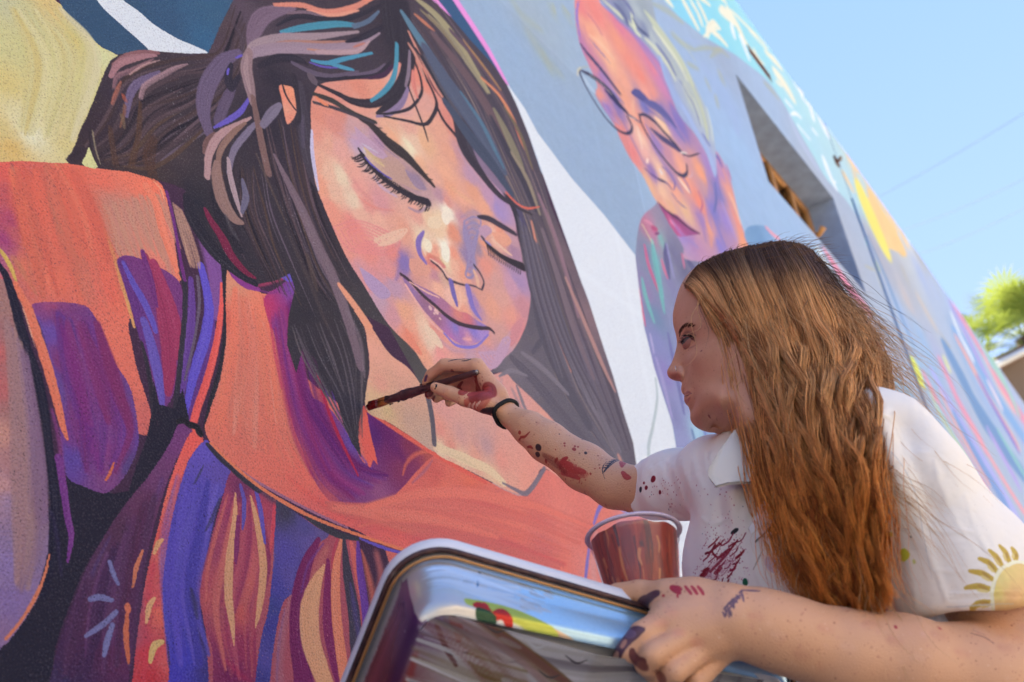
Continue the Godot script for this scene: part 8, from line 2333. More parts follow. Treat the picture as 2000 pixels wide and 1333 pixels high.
func person_hair(root: Node3D, at: Vector3) -> void:
	var rows := [
		[Vector3(0.96264, 1.60894, 0.61466), Vector3(0.95259, 1.61690, 0.63925), Vector3(0.96229, 1.62337, 0.67194), Vector3(0.97885, 1.62626, 0.70101), Vector3(1.00349, 1.63184, 0.72421), Vector3(1.04191, 1.63865, 0.73833), Vector3(1.07968, 1.64447, 0.73969)],
		[Vector3(0.94145, 1.58464, 0.63073), Vector3(0.92791, 1.56842, 0.66086), Vector3(0.92343, 1.55593, 0.68989), Vector3(0.93316, 1.55367, 0.71779), Vector3(0.96058, 1.55734, 0.74336), Vector3(1.00655, 1.56427, 0.75880), Vector3(1.06276, 1.57569, 0.75870)],
		[Vector3(0.93468, 1.55063, 0.64436), Vector3(0.92458, 1.52261, 0.66755), Vector3(0.92520, 1.50682, 0.69475), Vector3(0.93481, 1.50102, 0.72089), Vector3(0.96238, 1.50340, 0.74535), Vector3(1.00802, 1.51398, 0.76408), Vector3(1.06798, 1.52740, 0.76983)],
		[Vector3(0.95326, 1.50744, 0.65404), Vector3(0.93762, 1.47765, 0.67096), Vector3(0.93180, 1.46046, 0.69511), Vector3(0.93968, 1.45273, 0.72077), Vector3(0.96418, 1.45369, 0.74321), Vector3(1.00758, 1.46122, 0.76379), Vector3(1.05453, 1.46940, 0.77350)],
		[Vector3(0.96575, 1.45542, 0.65135), Vector3(0.94831, 1.42812, 0.67015), Vector3(0.93354, 1.41052, 0.69263), Vector3(0.93550, 1.40015, 0.71692), Vector3(0.95066, 1.39716, 0.73764), Vector3(0.98042, 1.39960, 0.75493), Vector3(1.02266, 1.40698, 0.76497)],
		[Vector3(0.96956, 1.39716, 0.64983), Vector3(0.94545, 1.37134, 0.67039), Vector3(0.93012, 1.35390, 0.69215), Vector3(0.92572, 1.34311, 0.71669), Vector3(0.92950, 1.33694, 0.73756), Vector3(0.94076, 1.33551, 0.75376), Vector3(0.95674, 1.33978, 0.76198)],
		[Vector3(0.95417, 1.34032, 0.65167), Vector3(0.93352, 1.31737, 0.66999), Vector3(0.92425, 1.30253, 0.69331), Vector3(0.92244, 1.29364, 0.71536), Vector3(0.92550, 1.28850, 0.73403), Vector3(0.93048, 1.28716, 0.74686), Vector3(0.93629, 1.29021, 0.75278)],
		[Vector3(0.94484, 1.28563, 0.65459), Vector3(0.92852, 1.26546, 0.67196), Vector3(0.92453, 1.25395, 0.69210), Vector3(0.92562, 1.24663, 0.71179), Vector3(0.92882, 1.24350, 0.72852), Vector3(0.93051, 1.24365, 0.73774), Vector3(0.93334, 1.24684, 0.74553)],
		[Vector3(0.93767, 1.23936, 0.65904), Vector3(0.93088, 1.22414, 0.67518), Vector3(0.92698, 1.21459, 0.69113), Vector3(0.92931, 1.20955, 0.70661), Vector3(0.93154, 1.20721, 0.72262), Vector3(0.93256, 1.20756, 0.73101), Vector3(0.93328, 1.21025, 0.73922)],
		[Vector3(0.93658, 1.20690, 0.66612), Vector3(0.93188, 1.19550, 0.67888), Vector3(0.93040, 1.18943, 0.69155), Vector3(0.93015, 1.18546, 0.70411), Vector3(0.93281, 1.18363, 0.71705), Vector3(0.93472, 1.18381, 0.72880), Vector3(0.93487, 1.18620, 0.73794)]]
	var g := RandomNumberGenerator.new()
	g.seed = 77
	var v := PackedVector3Array()
	var n := PackedVector3Array()
	var col := PackedColorArray()
	var f := PackedInt32Array()
	var away := Vector3(-0.75, 0.05, 0.42).normalized()   # out of the head, on this side
	var locks := []
	for i in 210:
		locks.append({"a": g.randf(), "tone": g.randf(), "ph": g.randf() * TAU, "amp": g.randf_range(0.5, 1.5), "fr": g.randf_range(3.6, 6.4), "lift": g.randf_range(-0.014, 0.017), "drift": g.randf_range(-0.08, 0.08), "end": g.randf_range(0.9, 1.03), "hero": 0})
	for i in 64:
		locks.append({"a": g.randf_range(0.02, 0.98), "tone": g.randf_range(0.0, 0.8), "ph": g.randf() * TAU, "amp": g.randf_range(1.0, 1.9), "fr": g.randf_range(3.4, 5.4), "lift": g.randf_range(0.010, 0.024), "drift": g.randf_range(-0.09, 0.09), "end": g.randf_range(0.7, 1.02), "hero": 1})
	for i in 12500:
		var l: Dictionary = locks[i % locks.size()]
		var spread := g.randfn(0.0, 0.018 if l.hero else 0.03)
		var a0: float = l.a + spread
		var tight := g.randf_range(0.6, 0.95) if l.hero else g.randf_range(0.2, 0.8)
		var lift: float = l.lift + g.randfn(0.0, 0.002 if l.hero else 0.0035)
		var pts := []
		var cols := []
		var b0 := g.randf_range(0.0, 0.04) if g.randf() < 0.8 else g.randf_range(0.05, 0.4)
		var b1: float = l.end - absf(g.randfn(0.0, 0.05))
		var tone := clampf(l.tone + g.randfn(0.0, 0.12), 0.0, 1.0)
		var jit := g.randf_range(0.75, 1.3)
		var ph2 := g.randf() * TAU
		for k in 19:
			var b := lerpf(b0, b1, k / 18.0)
			var a: float = lerpf(a0, l.a, smoothstep(0.2, 1.0, b) * tight) + l.drift * smoothstep(0.25, 1.0, b)
			var wave: float = sin(b * TAU * l.fr + l.ph) * l.amp
			var wav2: float = cos(b * TAU * l.fr * 0.9 + l.ph * 1.7) * l.amp
			var grow := smoothstep(0.12, 0.5, b)
			var p := hair_at(rows, clampf(a + (wave * 0.034 + sin(b * 23.0 + ph2) * 0.006) * grow, -0.01, 1.01), b)
			p += away * (lift * (0.35 + grow) + wav2 * 0.010 * grow + 0.002 * sin(b * 40.0 + ph2) * grow * 0.4)
			p += ACROSS * (sin(b * 31.0 + ph2) * 0.0016 * grow)
			if a0 < 0.0 or a0 > 1.0: p += ACROSS * ((a0 if a0 < 0.0 else a0 - 1.0) * 0.3) * (0.2 + grow)
			pts.append(p)
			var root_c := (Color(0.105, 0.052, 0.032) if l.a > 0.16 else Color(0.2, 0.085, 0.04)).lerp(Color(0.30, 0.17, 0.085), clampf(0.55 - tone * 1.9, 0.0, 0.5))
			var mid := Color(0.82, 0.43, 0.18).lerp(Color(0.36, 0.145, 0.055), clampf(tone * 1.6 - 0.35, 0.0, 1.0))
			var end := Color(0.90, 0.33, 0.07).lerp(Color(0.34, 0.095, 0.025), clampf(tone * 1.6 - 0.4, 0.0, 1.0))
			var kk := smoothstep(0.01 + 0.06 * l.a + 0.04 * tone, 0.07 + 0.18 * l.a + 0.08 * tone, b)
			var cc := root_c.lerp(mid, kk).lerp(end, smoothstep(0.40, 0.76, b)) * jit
			cc.a = 1.0
			cols.append(cc)
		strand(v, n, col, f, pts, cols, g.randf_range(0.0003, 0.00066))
	# loose, frizzy hairs at the back and single flyaways
	for i in 1100:
		var a := g.randf_range(0.72, 1.0) if i % 3 else g.randf_range(0.02, 0.95)
		var b0 := g.randf_range(0.02, 0.62) if i % 3 else g.randf_range(0.0, 0.9)
		var p := hair_at(rows, a, b0)
		var dir := (ACROSS * g.randf_range(0.35, 1.0) + Vector3(0, -0.75, 0) + Vector3(g.randf_range(-0.5, 0.8), 0, 0)).normalized() if i % 3 else (ACROSS * g.randf_range(-0.6, 0.6) + Vector3(0, -1, 0) + away * 0.4).normalized()
		var long := g.randf_range(0.02, 0.08) if g.randf() < 0.9 else g.randf_range(0.08, 0.14)
		var pts := []
		var cols := []
		var ph := g.randf() * TAU
		var am := g.randf_range(0.004, 0.014)
		var sd := dir.cross(away).normalized()
		for k in 15:
			var t := k / 14.0
			pts.append(p + dir * long * t + Vector3(0, -0.05, 0) * t * t * long * 8.0 + sd * sin(t * 9.0 + ph) * am * t + away * cos(t * 7.0 + ph) * am * t)
			var cc := Color(0.66, 0.40, 0.20) * g.randf_range(0.9, 1.1)
			if b0 < 0.12: cc = Color(0.14, 0.09, 0.06)
			cc.a = 1.0
			cols.append(cc)
		strand(v, n, col, f, pts, cols, g.randf_range(0.0002, 0.0004))
	# short new hairs that stand off the crown and the parting
	for i in 420:
		var p := hair_at(rows, g.randf_range(0.02, 1.0), g.randf_range(0.0, 0.07))
		var d := (HU * g.randf_range(0.2, 1.0) - HF * g.randf_range(-0.4, 1.0) + away * g.randf_range(-0.3, 0.8)).normalized()
		var long := g.randf_range(0.006, 0.032)
		var pts := []
		var cols := []
		for k in 7:
			var u := k / 6.0
			pts.append(p + d * long * u - HF * long * 0.5 * u * u - HU * long * 0.7 * u * u)
			cols.append(Color(0.30, 0.16, 0.08))
		strand(v, n, col, f, pts, cols, 0.00022)
	var arr := []
	arr.resize(Mesh.ARRAY_MAX)
	arr[Mesh.ARRAY_VERTEX] = v
	arr[Mesh.ARRAY_NORMAL] = n
	arr[Mesh.ARRAY_COLOR] = col
	arr[Mesh.ARRAY_INDEX] = f
	var mesh := ArrayMesh.new()
	mesh.add_surface_from_arrays(Mesh.PRIMITIVE_TRIANGLES, arr)
	var hm := mat(Color.WHITE, 0.5)
	hm.metallic_specular = 0.22
	hm.vertex_color_use_as_albedo = true
	hm.backlight_enabled = true
	hm.backlight = Color(0.5, 0.45, 0.36)
	# the packed inner hair that closes the gaps
	v = PackedVector3Array()
	col = PackedColorArray()
	f = PackedInt32Array()
	var na := 36
	var nb := 60
	for layer in 2:
		for j in nb + 1:
			for i in na + 1:
				var p := hair_at(rows, i / float(na), j / float(nb) * 0.97)
				var e := sin(i / float(na) * PI)
				var wob := sin(i * 2.1 + j * 0.35) * 0.002
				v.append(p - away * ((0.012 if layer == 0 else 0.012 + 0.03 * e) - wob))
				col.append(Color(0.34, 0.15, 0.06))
	for layer in 2:
		for j in nb:
			for i in na:
				var a := layer * (na + 1) * (nb + 1) + j * (na + 1) + i
				if layer == 0: f.append_array([a, a + 1, a + na + 2, a, a + na + 2, a + na + 1])
				else: f.append_array([a, a + na + 2, a + 1, a, a + na + 1, a + na + 2])
	arr[Mesh.ARRAY_VERTEX] = v
	arr[Mesh.ARRAY_NORMAL] = normals_of(v, f)
	arr[Mesh.ARRAY_COLOR] = col
	arr[Mesh.ARRAY_INDEX] = f
	mesh.add_surface_from_arrays(Mesh.PRIMITIVE_TRIANGLES, arr)
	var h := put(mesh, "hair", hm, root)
	h.position = -at
	# scalp hair over the crown and the far side of the head
	v = PackedVector3Array()
	n = PackedVector3Array()
	col = PackedColorArray()
	f = PackedInt32Array()
	for i in 2600:
		var a := g.randf()
		var top := hair_at(rows, a, 0.0)
		var pts := []
		var cols := []
		var jit := g.randf_range(0.7, 1.3)
		var lift := g.randf_range(-0.004, 0.004)
		for k in 10:
			var t := k / 9.0
			var p := top + HS * (-0.15 * t) + HU * (0.012 * sin(t * PI) - 0.17 * t * t) - HF * (0.01 + 0.022 * a) * t + ACROSS * sin(t * 14.0 + jit * 40.0) * 0.004 * t + HU * lift
			pts.append(p)
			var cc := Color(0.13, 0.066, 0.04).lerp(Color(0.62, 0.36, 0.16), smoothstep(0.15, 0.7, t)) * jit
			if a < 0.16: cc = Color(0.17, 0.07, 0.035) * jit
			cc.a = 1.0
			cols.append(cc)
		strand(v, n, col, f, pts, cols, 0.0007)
	arr[Mesh.ARRAY_VERTEX] = v
	arr[Mesh.ARRAY_NORMAL] = n
	arr[Mesh.ARRAY_COLOR] = col
	arr[Mesh.ARRAY_INDEX] = f
	mesh = ArrayMesh.new()
	mesh.add_surface_from_arrays(Mesh.PRIMITIVE_TRIANGLES, arr)
	put(mesh, "crown_hair", hm, root).position = -at

# ------------------------------------------------------------------ what she holds
func build_hair_tie() -> void:
	var c := Vector3(1.09716, 1.61621, 0.25153)
	var ax := (Vector3(1.09878, 1.61501, 0.25389) - Vector3(1.10227, 1.58365, 0.28428)).normalized()
	var o := base("hair_tie", c, "black elastic hair tie worn round the wrist of the painting arm", "hair tie")
	var s := ax.cross(Vector3.UP).normalized()
	var u := s.cross(ax)
	var ring := []
	for k in 33:
		var a := TAU * k / 32
		var e := s * cos(a) + u * sin(a)
		var r := 0.012
		while r < 0.034 and arm_field.at_point(c + e * r) < 0.0022: r += 0.0005
		ring.append(e * r + ax * 0.002 * sin(a))
	for turn in 2:
		var soft := ring.duplicate()
		for k in 33: soft[k] = (ring[(k + 31) % 32] + ring[k % 32] * 2.0 + ring[(k + 1) % 32]) / 4.0
		ring = soft
	var st := begin()
	tube(st, ring, [0.0032], 10, false)
	put(done(st), "band", mat(Color(0.02, 0.02, 0.022), 0.85), o)

func build_brush() -> void:
	var tip := Vector3(1.07061, 1.71503, 0.00435)
	var end := Vector3(1.04959, 1.67457, 0.24097)
	var ax := (end - tip).normalized()
	var l := tip.distance_to(end)
	var o := base("paint_brush", tip, "paint-caked brush with a dark handle held against the mural", "paint brush")
	var cake := mat(Color.WHITE, 0.45)
	cake.albedo_texture = noise_tex(256, 0.03, [Color(0.20, 0.11, 0.12), Color(0.30, 0.18, 0.18), Color(0.36, 0.23, 0.22)], 3)
	cake.uv1_triplanar = true
	cake.uv1_scale = Vector3(6, 6, 6)
	var st := begin()
	var path := []
	var rad := []
	var prof := [[0.20, 0.0058], [0.24, 0.0064], [0.29, 0.0068], [0.33, 0.0072], [0.345, 0.0086], [0.36, 0.0088], [0.375, 0.0078], [0.45, 0.0076], [0.55, 0.0066], [0.7, 0.0056], [0.85, 0.0049], [0.97, 0.0045], [1.0, 0.0036]]
	for q in prof:
		path.append(ax * l * q[0] + Vector3(rng.randf_range(-1, 1), rng.randf_range(-1, 1), rng.randf_range(-1, 1)) * 0.0004)
		rad.append(q[1])
	tube(st, path, rad, 14)
	for i in 26:
		var t := rng.randf_range(0.2, 0.6)
		var d := ax.cross(Vector3(rng.randf_range(-1, 1), rng.randf_range(-1, 1), rng.randf_range(-1, 1))).normalized()
		var p := ax * l * t + d * 0.0074
		tube(st, [p, p + ax * rng.randf_range(0.004, 0.012)], [0.0014, 0.0007], 6)
	put(done(st), "handle", cake, o)
	st = begin()
	tube(st, [ax * l * 0.985, ax * l * 1.004], [0.0036, 0.0034], 12)
	put(done(st), "handle_end", mat(Color(0.55, 0.52, 0.5), 0.3, 0.8), o)
	# flat bundle of bristles, ochre at the root and wet red at the tip
	var side := ax.cross(Vector3.UP).normalized()
	var flat := side.cross(ax)
	for part in [["bristles", Color(0.62, 0.36, 0.16), 0.09, 0.21, 0.35], ["wet_tip", Color(0.42, 0.055, 0.05), 0.0, 0.12, 0.2]]:
		st = begin()
		for i in 150:
			var a := rng.randf_range(-1, 1)
			var b := rng.randf_range(-1, 1) * sqrt(1.0 - a * a * 0.8)
			var p0: Vector3 = ax * l * part[3] + flat * a * 0.006 + side * b * 0.0036
			var p1: Vector3 = ax * l * (part[2] + 0.02 * absf(a) + rng.randf() * 0.015) + flat * a * 0.0074 + side * b * 0.003
			tube(st, [p0, p0.lerp(p1, 0.5), p1], [0.0009, 0.00085, 0.0006], 5)
		put(done(st), part[0], mat(part[1], part[4]), o)

func rounded(hx: float, hy: float, r: float, steps: int) -> Array:
	var out := []
	for c in 4:
		var cx: float = (hx - r) * [1, -1, -1, 1][c]
		var cy: float = (hy - r) * [1, 1, -1, -1][c]
		for k in steps + 1:
			var a := PI * 0.5 * (c + float(k) / steps)
			out.append(Vector2(cx + cos(a) * r, cy + sin(a) * r))
	return out

func build_tray() -> void:
	# tray axes: x along the long side, z across towards the wall, y out of the opening
	var tr := Transform3D(Basis(Vector3(0.82416, -0.26411, 0.50101), Vector3(0.52115, 0.69999, -0.48828), Vector3(-0.22174, 0.66352, 0.71454)), Vector3(0.63157, 1.27752, 0.44200))
	var hx := 0.20
	var hz := 0.15
	var o := base("paint_tray", tr * Vector3(hx, 0, -hz), "dented metal roller tray smeared with paint, held up by its rim", "paint tray")
	o.basis = tr.basis
	cvs = []
	var keep := cvs
	var c := sheet(0, 400, -75, 300, 0.4, Color.html("b9b6b2"))
	f([20.0,-3.0,200.0,-2.0,400.0,-2.0,400.0,-60.0,200.0,-54.0,60.0,-55.0,22.0,-50.0],[60.0,-25.0,120.0,-30.0,240.0,-30.0,340.0,-20.0,40.0,-40.0,30.0,-15.0],"b4c4cc a6cbe0 a8cfe6 aacdea b8b8b0 b2b2ac",2.5,0)  # light blue mixes a sky reflection with blue paint, both laid into the colour
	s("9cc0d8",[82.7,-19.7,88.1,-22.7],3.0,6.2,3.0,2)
	s("a8a8a4",[64.7,-13.2,74.2,-12.2],3.0,4.9,3.0,2)
	s("a8a8a4",[79.6,-41,84.2,-39.1],3.0,4.4,3.0,2)
	s("c4c0b8",[101.8,-33.5,113.8,-36],3.0,9.5,3.0,2)
	s("a8a8a4",[113.8,-19.5,118.7,-16.6],3.0,9.7,3.0,2)
	s("a8a8a4",[50.1,-29.8,59.5,-27.5],3.0,7.3,3.0,2)
	s("a8a8a4",[127.9,-9.9,136.9,-12.4],3.0,7.6,3.0,2)
	s("c4c0b8",[100.1,-27.8,109.5,-27],3.0,4.5,3.0,2)
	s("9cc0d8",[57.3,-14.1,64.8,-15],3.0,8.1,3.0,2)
	s("a8a8a4",[100.6,-43.1,108,-43.9],3.0,7.4,3.0,2)
	s("c4c0b8",[108.9,-40.3,121.1,-40.7],3.0,7.1,3.0,2)
	s("c4c0b8",[60,-29.6,66,-29],3.0,8.5,3.0,2)
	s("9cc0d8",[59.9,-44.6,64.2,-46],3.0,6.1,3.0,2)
	s("c4c0b8",[97.3,-45.8,105,-46.7],3.0,6.7,3.0,2)
	s("a8a8a4",[102.7,-11.2,116.3,-13.2],3.0,9.5,3.0,2)
	s("a8a8a4",[72.8,-39.9,85.9,-42.8],3.0,5.6,3.0,2)
	s("a8a8a4",[109.4,-33.3,121.3,-33.3],3.0,5.5,3.0,2)
	s("a8a8a4",[50.4,-32.5,54.7,-33.5],3.0,8.7,3.0,2)
	s("a8a8a4",[114.9,-20.5,126.7,-20.5],3.0,6.9,3.0,2)
	s("c4c0b8",[71.8,-18.6,84.8,-20.6],3.0,5.7,3.0,2)
	s("c4c0b8",[118.6,-36,129.6,-37.7],3.0,5.7,3.0,2)
	s("b9b4ac",[62.9,-18.6,68.3,-16.3],3.0,6.5,3.0,2)
	s("b9b4ac",[61.7,-29.3,71.3,-28.5],3.0,9.5,3.0,2)
	s("c4c0b8",[126.6,-15.3,134.9,-17.7],3.0,6.4,3.0,2)
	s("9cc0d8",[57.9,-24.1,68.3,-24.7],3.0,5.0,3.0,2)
	s("b9b4ac",[102,-41.3,114,-38.9],3.0,9.5,3.0,2)
	s("c4c0b8",[88.1,-14.1,100.1,-12.8],3.0,5.1,3.0,2)
	s("c4c0b8",[64.4,-13.9,74.6,-16.2],3.0,7.2,3.0,2)
	s("a8a8a4",[103.1,-31.1,107.8,-31.9],3.0,4.5,3.0,2)
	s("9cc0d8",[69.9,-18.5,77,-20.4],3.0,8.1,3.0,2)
	k("4a5258", 40, -27, 24, 10, 0.5, 1.4)
	k("8a8468", 40, -27, 24, 5, 0.5, 1.2)
	k("4a5258", 78, -27, 24, 10, 0.5, 1.4)
	k("8a8468", 78, -27, 24, 5, 0.5, 1.2)
	k("4a5258", 116, -27, 24, 10, 0.5, 1.4)
	k("8a8468", 116, -27, 24, 5, 0.5, 1.2)
	k("4a5258", 154, -27, 24, 10, 0.5, 1.4)
	k("8a8468", 154, -27, 24, 5, 0.5, 1.2)
	k("4a5258", 192, -27, 24, 10, 0.5, 1.4)
	k("8a8468", 192, -27, 24, 5, 0.5, 1.2)
	k("4a5258", 230, -27, 24, 10, 0.5, 1.4)
	k("8a8468", 230, -27, 24, 5, 0.5, 1.2)
	k("4a5258", 268, -27, 24, 10, 0.5, 1.4)
	k("8a8468", 268, -27, 24, 5, 0.5, 1.2)
	k("4a5258", 306, -27, 24, 10, 0.5, 1.4)
	k("8a8468", 306, -27, 24, 5, 0.5, 1.2)
	k("4a5258", 344, -27, 24, 10, 0.5, 1.4)
	k("8a8468", 344, -27, 24, 5, 0.5, 1.2)
	k("4a5258", 382, -27, 24, 10, 0.5, 1.4)
	k("8a8468", 382, -27, 24, 5, 0.5, 1.2)
	s("5a7890",[66,-12,64,-22,62,-34],1.5,2.5,1.0,1)
	s("3f464c",[66,-10,67,-14],2.0,3.0,1.0,1)
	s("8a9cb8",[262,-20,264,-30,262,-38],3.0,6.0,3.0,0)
	s("3a4858",[225,-54,226,-49],0.8,1.4,0.5,1)
	s("3a4858",[236,-54,237,-48],0.8,1.4,0.5,1)
	s("3a4858",[247,-54,248,-47],0.8,1.4,0.5,1)
	s("3a4858",[258,-54,259,-46],0.8,1.4,0.5,1)
	s("3a4858",[269,-54,270,-45],0.8,1.4,0.5,1)
	s("3a4858",[280,-54,281,-49],0.8,1.4,0.5,1)
	s("3a4858",[291,-54,292,-48],0.8,1.4,0.5,1)
	s("3a4858",[302,-54,303,-47],0.8,1.4,0.5,1)
	s("3a4858",[313,-54,314,-46],0.8,1.4,0.5,1)
	s("3a4858",[324,-54,325,-45],0.8,1.4,0.5,1)
	s("3a4858",[335,-54,336,-49],0.8,1.4,0.5,1)
	s("3a4858",[346,-54,347,-48],0.8,1.4,0.5,1)
	s("3a4858",[357,-54,358,-47],0.8,1.4,0.5,1)
	s("3a4858",[368,-54,369,-46],0.8,1.4,0.5,1)
	s("3a4858",[379,-54,380,-45],0.8,1.4,0.5,1)
	s("3a4858",[390,-54,391,-49],0.8,1.4,0.5,1)
	s("b08a6a",[60,-57,150,-58,260,-57,390,-55],4.0,5.0,4.0,1)
	s("c8a888",[60,-55,200,-55,390,-53],1.0,1.5,1.0,1)
	s("a9b04a",[52,-56,75,-54,105,-55,135,-58],8.0,12.0,6.0,1)
	s("a9b04a",[70,-51,90,-50,110,-53],3.0,6.0,3.0,1)
	s("a8261f",[58,-58,64,-56,72,-60],4.0,8.0,5.0,1)
	s("a8261f",[76,-60,84,-57,92,-62],6.0,9.0,5.0,1)
	s("b8302a",[66,-52,70,-55],2.0,3.0,2.0,1)
	s("23402c",[62,-62,76,-64],7.0,10.0,7.0,1)
	f([5.0,5.0,400.0,5.0,400.0,300.0,5.0,300.0],[60.0,60.0,120.0,40.0,200.0,60.0,300.0,60.0,350.0,150.0,60.0,150.0,120.0,150.0,200.0,160.0,30.0,30.0,20.0,100.0],"b8a8a0 d2ccc6 dad4ce d6d2cc c8c4be 96584c a06454 d0cac4 7a5a78 8a4848",2.5,0)
	s("94281f",[40,22,48,28,54,40],5.0,9.0,4.0,1)
	s("8a2a24",[56,30,62,38],3.0,5.0,3.0,1)
	s("94281f",[62,12,90,15,115,14,140,12],3.0,8.0,3.0,1)
	s("94281f",[255,26,275,26],3.0,4.0,2.0,1)
	s("7a6a2c",[70,50,90,58,115,54],14.0,20.0,12.0,1)
	s("8a7830",[50,95,80,100,110,104],8.0,16.0,9.0,1)
	s("8a6a2a",[110,58,122,66],8.0,14.0,8.0,1)
	s("d8dce0",[84,52,92,58],4.0,6.0,3.0,2)
	s("5a1f1c",[30,30,45,48,60,62],3.0,5.0,3.0,1)
	s("4e2e60",[14,20,16,70,20,140],10.0,16.0,12.0,0)
	s("9c3a34",[24,60,30,110,36,160],8.0,12.0,8.0,0)
	s("9c5a4c",[60,100,110,100,150,120,190,150],14.0,26.0,12.0,0,0.70)
	s("c8c4be",[80,70,120,80,150,100],2.0,3.0,2.0,1)
	s("5c6a70",[150,84,168,90,180,98],6.0,10.0,5.0,1)
	s("8f7478",[236,14,236,80,236,160],4.0,5.0,4.0,2,0.80)
	s("8f7478",[258,14,258,80,258,160],4.0,5.0,4.0,2,0.80)
	s("8f7478",[280,14,280,80,280,160],4.0,5.0,4.0,2,0.80)
	s("8f7478",[302,14,302,80,302,160],4.0,5.0,4.0,2,0.80)
	s("8f7478",[324,14,324,80,324,160],4.0,5.0,4.0,2,0.80)
	s("8f7478",[346,14,346,80,346,160],4.0,5.0,4.0,2,0.80)
	s("8f7478",[368,14,368,80,368,160],4.0,5.0,4.0,2,0.80)
	s("8f7478",[390,14,390,80,390,160],4.0,5.0,4.0,2,0.80)
	s("8f7478",[412,14,412,80,412,160],4.0,5.0,4.0,2,0.80)
	k("3a3438", 30, 35, 30, 9, 0.6, 2.2)
	k("cac6c2", 30, 35, 30, 6, 0.6, 2.0)
	k("6a3a3a", 30, 35, 30, 5, 0.6, 2.0)
	k("3a3438", 30, 90, 30, 9, 0.6, 2.2)
	k("cac6c2", 30, 90, 30, 6, 0.6, 2.0)
	k("6a3a3a", 30, 90, 30, 5, 0.6, 2.0)
	k("3a3438", 30, 145, 30, 9, 0.6, 2.2)
	k("cac6c2", 30, 145, 30, 6, 0.6, 2.0)
	k("6a3a3a", 30, 145, 30, 5, 0.6, 2.0)
	k("3a3438", 70, 35, 30, 9, 0.6, 2.2)
	k("cac6c2", 70, 35, 30, 6, 0.6, 2.0)
	k("6a3a3a", 70, 35, 30, 5, 0.6, 2.0)
	k("3a3438", 70, 90, 30, 9, 0.6, 2.2)
	k("cac6c2", 70, 90, 30, 6, 0.6, 2.0)
	k("6a3a3a", 70, 90, 30, 5, 0.6, 2.0)
	k("3a3438", 70, 145, 30, 9, 0.6, 2.2)
	k("cac6c2", 70, 145, 30, 6, 0.6, 2.0)
	k("6a3a3a", 70, 145, 30, 5, 0.6, 2.0)
	k("3a3438", 110, 35, 30, 9, 0.6, 2.2)
	k("cac6c2", 110, 35, 30, 6, 0.6, 2.0)
	k("6a3a3a", 110, 35, 30, 5, 0.6, 2.0)
	k("3a3438", 110, 90, 30, 9, 0.6, 2.2)
	k("cac6c2", 110, 90, 30, 6, 0.6, 2.0)
	k("6a3a3a", 110, 90, 30, 5, 0.6, 2.0)
	k("3a3438", 110, 145, 30, 9, 0.6, 2.2)
	k("cac6c2", 110, 145, 30, 6, 0.6, 2.0)
	k("6a3a3a", 110, 145, 30, 5, 0.6, 2.0)
	k("3a3438", 150, 35, 30, 9, 0.6, 2.2)
	k("cac6c2", 150, 35, 30, 6, 0.6, 2.0)
	k("6a3a3a", 150, 35, 30, 5, 0.6, 2.0)
	k("3a3438", 150, 90, 30, 9, 0.6, 2.2)
	k("cac6c2", 150, 90, 30, 6, 0.6, 2.0)
	k("6a3a3a", 150, 90, 30, 5, 0.6, 2.0)
	k("3a3438", 150, 145, 30, 9, 0.6, 2.2)
	k("cac6c2", 150, 145, 30, 6, 0.6, 2.0)
	k("6a3a3a", 150, 145, 30, 5, 0.6, 2.0)
	k("3a3438", 190, 35, 30, 9, 0.6, 2.2)
	k("cac6c2", 190, 35, 30, 6, 0.6, 2.0)
	k("6a3a3a", 190, 35, 30, 5, 0.6, 2.0)
	k("3a3438", 190, 90, 30, 9, 0.6, 2.2)
	k("cac6c2", 190, 90, 30, 6, 0.6, 2.0)
	k("6a3a3a", 190, 90, 30, 5, 0.6, 2.0)
	k("3a3438", 190, 145, 30, 9, 0.6, 2.2)
	k("cac6c2", 190, 145, 30, 6, 0.6, 2.0)
	k("6a3a3a", 190, 145, 30, 5, 0.6, 2.0)
	k("3a3438", 230, 35, 30, 9, 0.6, 2.2)
	k("cac6c2", 230, 35, 30, 6, 0.6, 2.0)
	k("6a3a3a", 230, 35, 30, 5, 0.6, 2.0)
	k("3a3438", 230, 90, 30, 9, 0.6, 2.2)
	k("cac6c2", 230, 90, 30, 6, 0.6, 2.0)
	k("6a3a3a", 230, 90, 30, 5, 0.6, 2.0)
	k("3a3438", 230, 145, 30, 9, 0.6, 2.2)
	k("cac6c2", 230, 145, 30, 6, 0.6, 2.0)
	k("6a3a3a", 230, 145, 30, 5, 0.6, 2.0)
	k("3a3438", 270, 35, 30, 9, 0.6, 2.2)
	k("cac6c2", 270, 35, 30, 6, 0.6, 2.0)
	k("6a3a3a", 270, 35, 30, 5, 0.6, 2.0)
	k("3a3438", 270, 90, 30, 9, 0.6, 2.2)
	k("cac6c2", 270, 90, 30, 6, 0.6, 2.0)
	k("6a3a3a", 270, 90, 30, 5, 0.6, 2.0)
	k("3a3438", 270, 145, 30, 9, 0.6, 2.2)
	k("cac6c2", 270, 145, 30, 6, 0.6, 2.0)
	k("6a3a3a", 270, 145, 30, 5, 0.6, 2.0)
	k("3a3438", 310, 35, 30, 9, 0.6, 2.2)
	k("cac6c2", 310, 35, 30, 6, 0.6, 2.0)
	k("6a3a3a", 310, 35, 30, 5, 0.6, 2.0)
	k("3a3438", 310, 90, 30, 9, 0.6, 2.2)
	k("cac6c2", 310, 90, 30, 6, 0.6, 2.0)
	k("6a3a3a", 310, 90, 30, 5, 0.6, 2.0)
	k("3a3438", 310, 145, 30, 9, 0.6, 2.2)
	k("cac6c2", 310, 145, 30, 6, 0.6, 2.0)
	k("6a3a3a", 310, 145, 30, 5, 0.6, 2.0)
	k("3a3438", 350, 35, 30, 9, 0.6, 2.2)
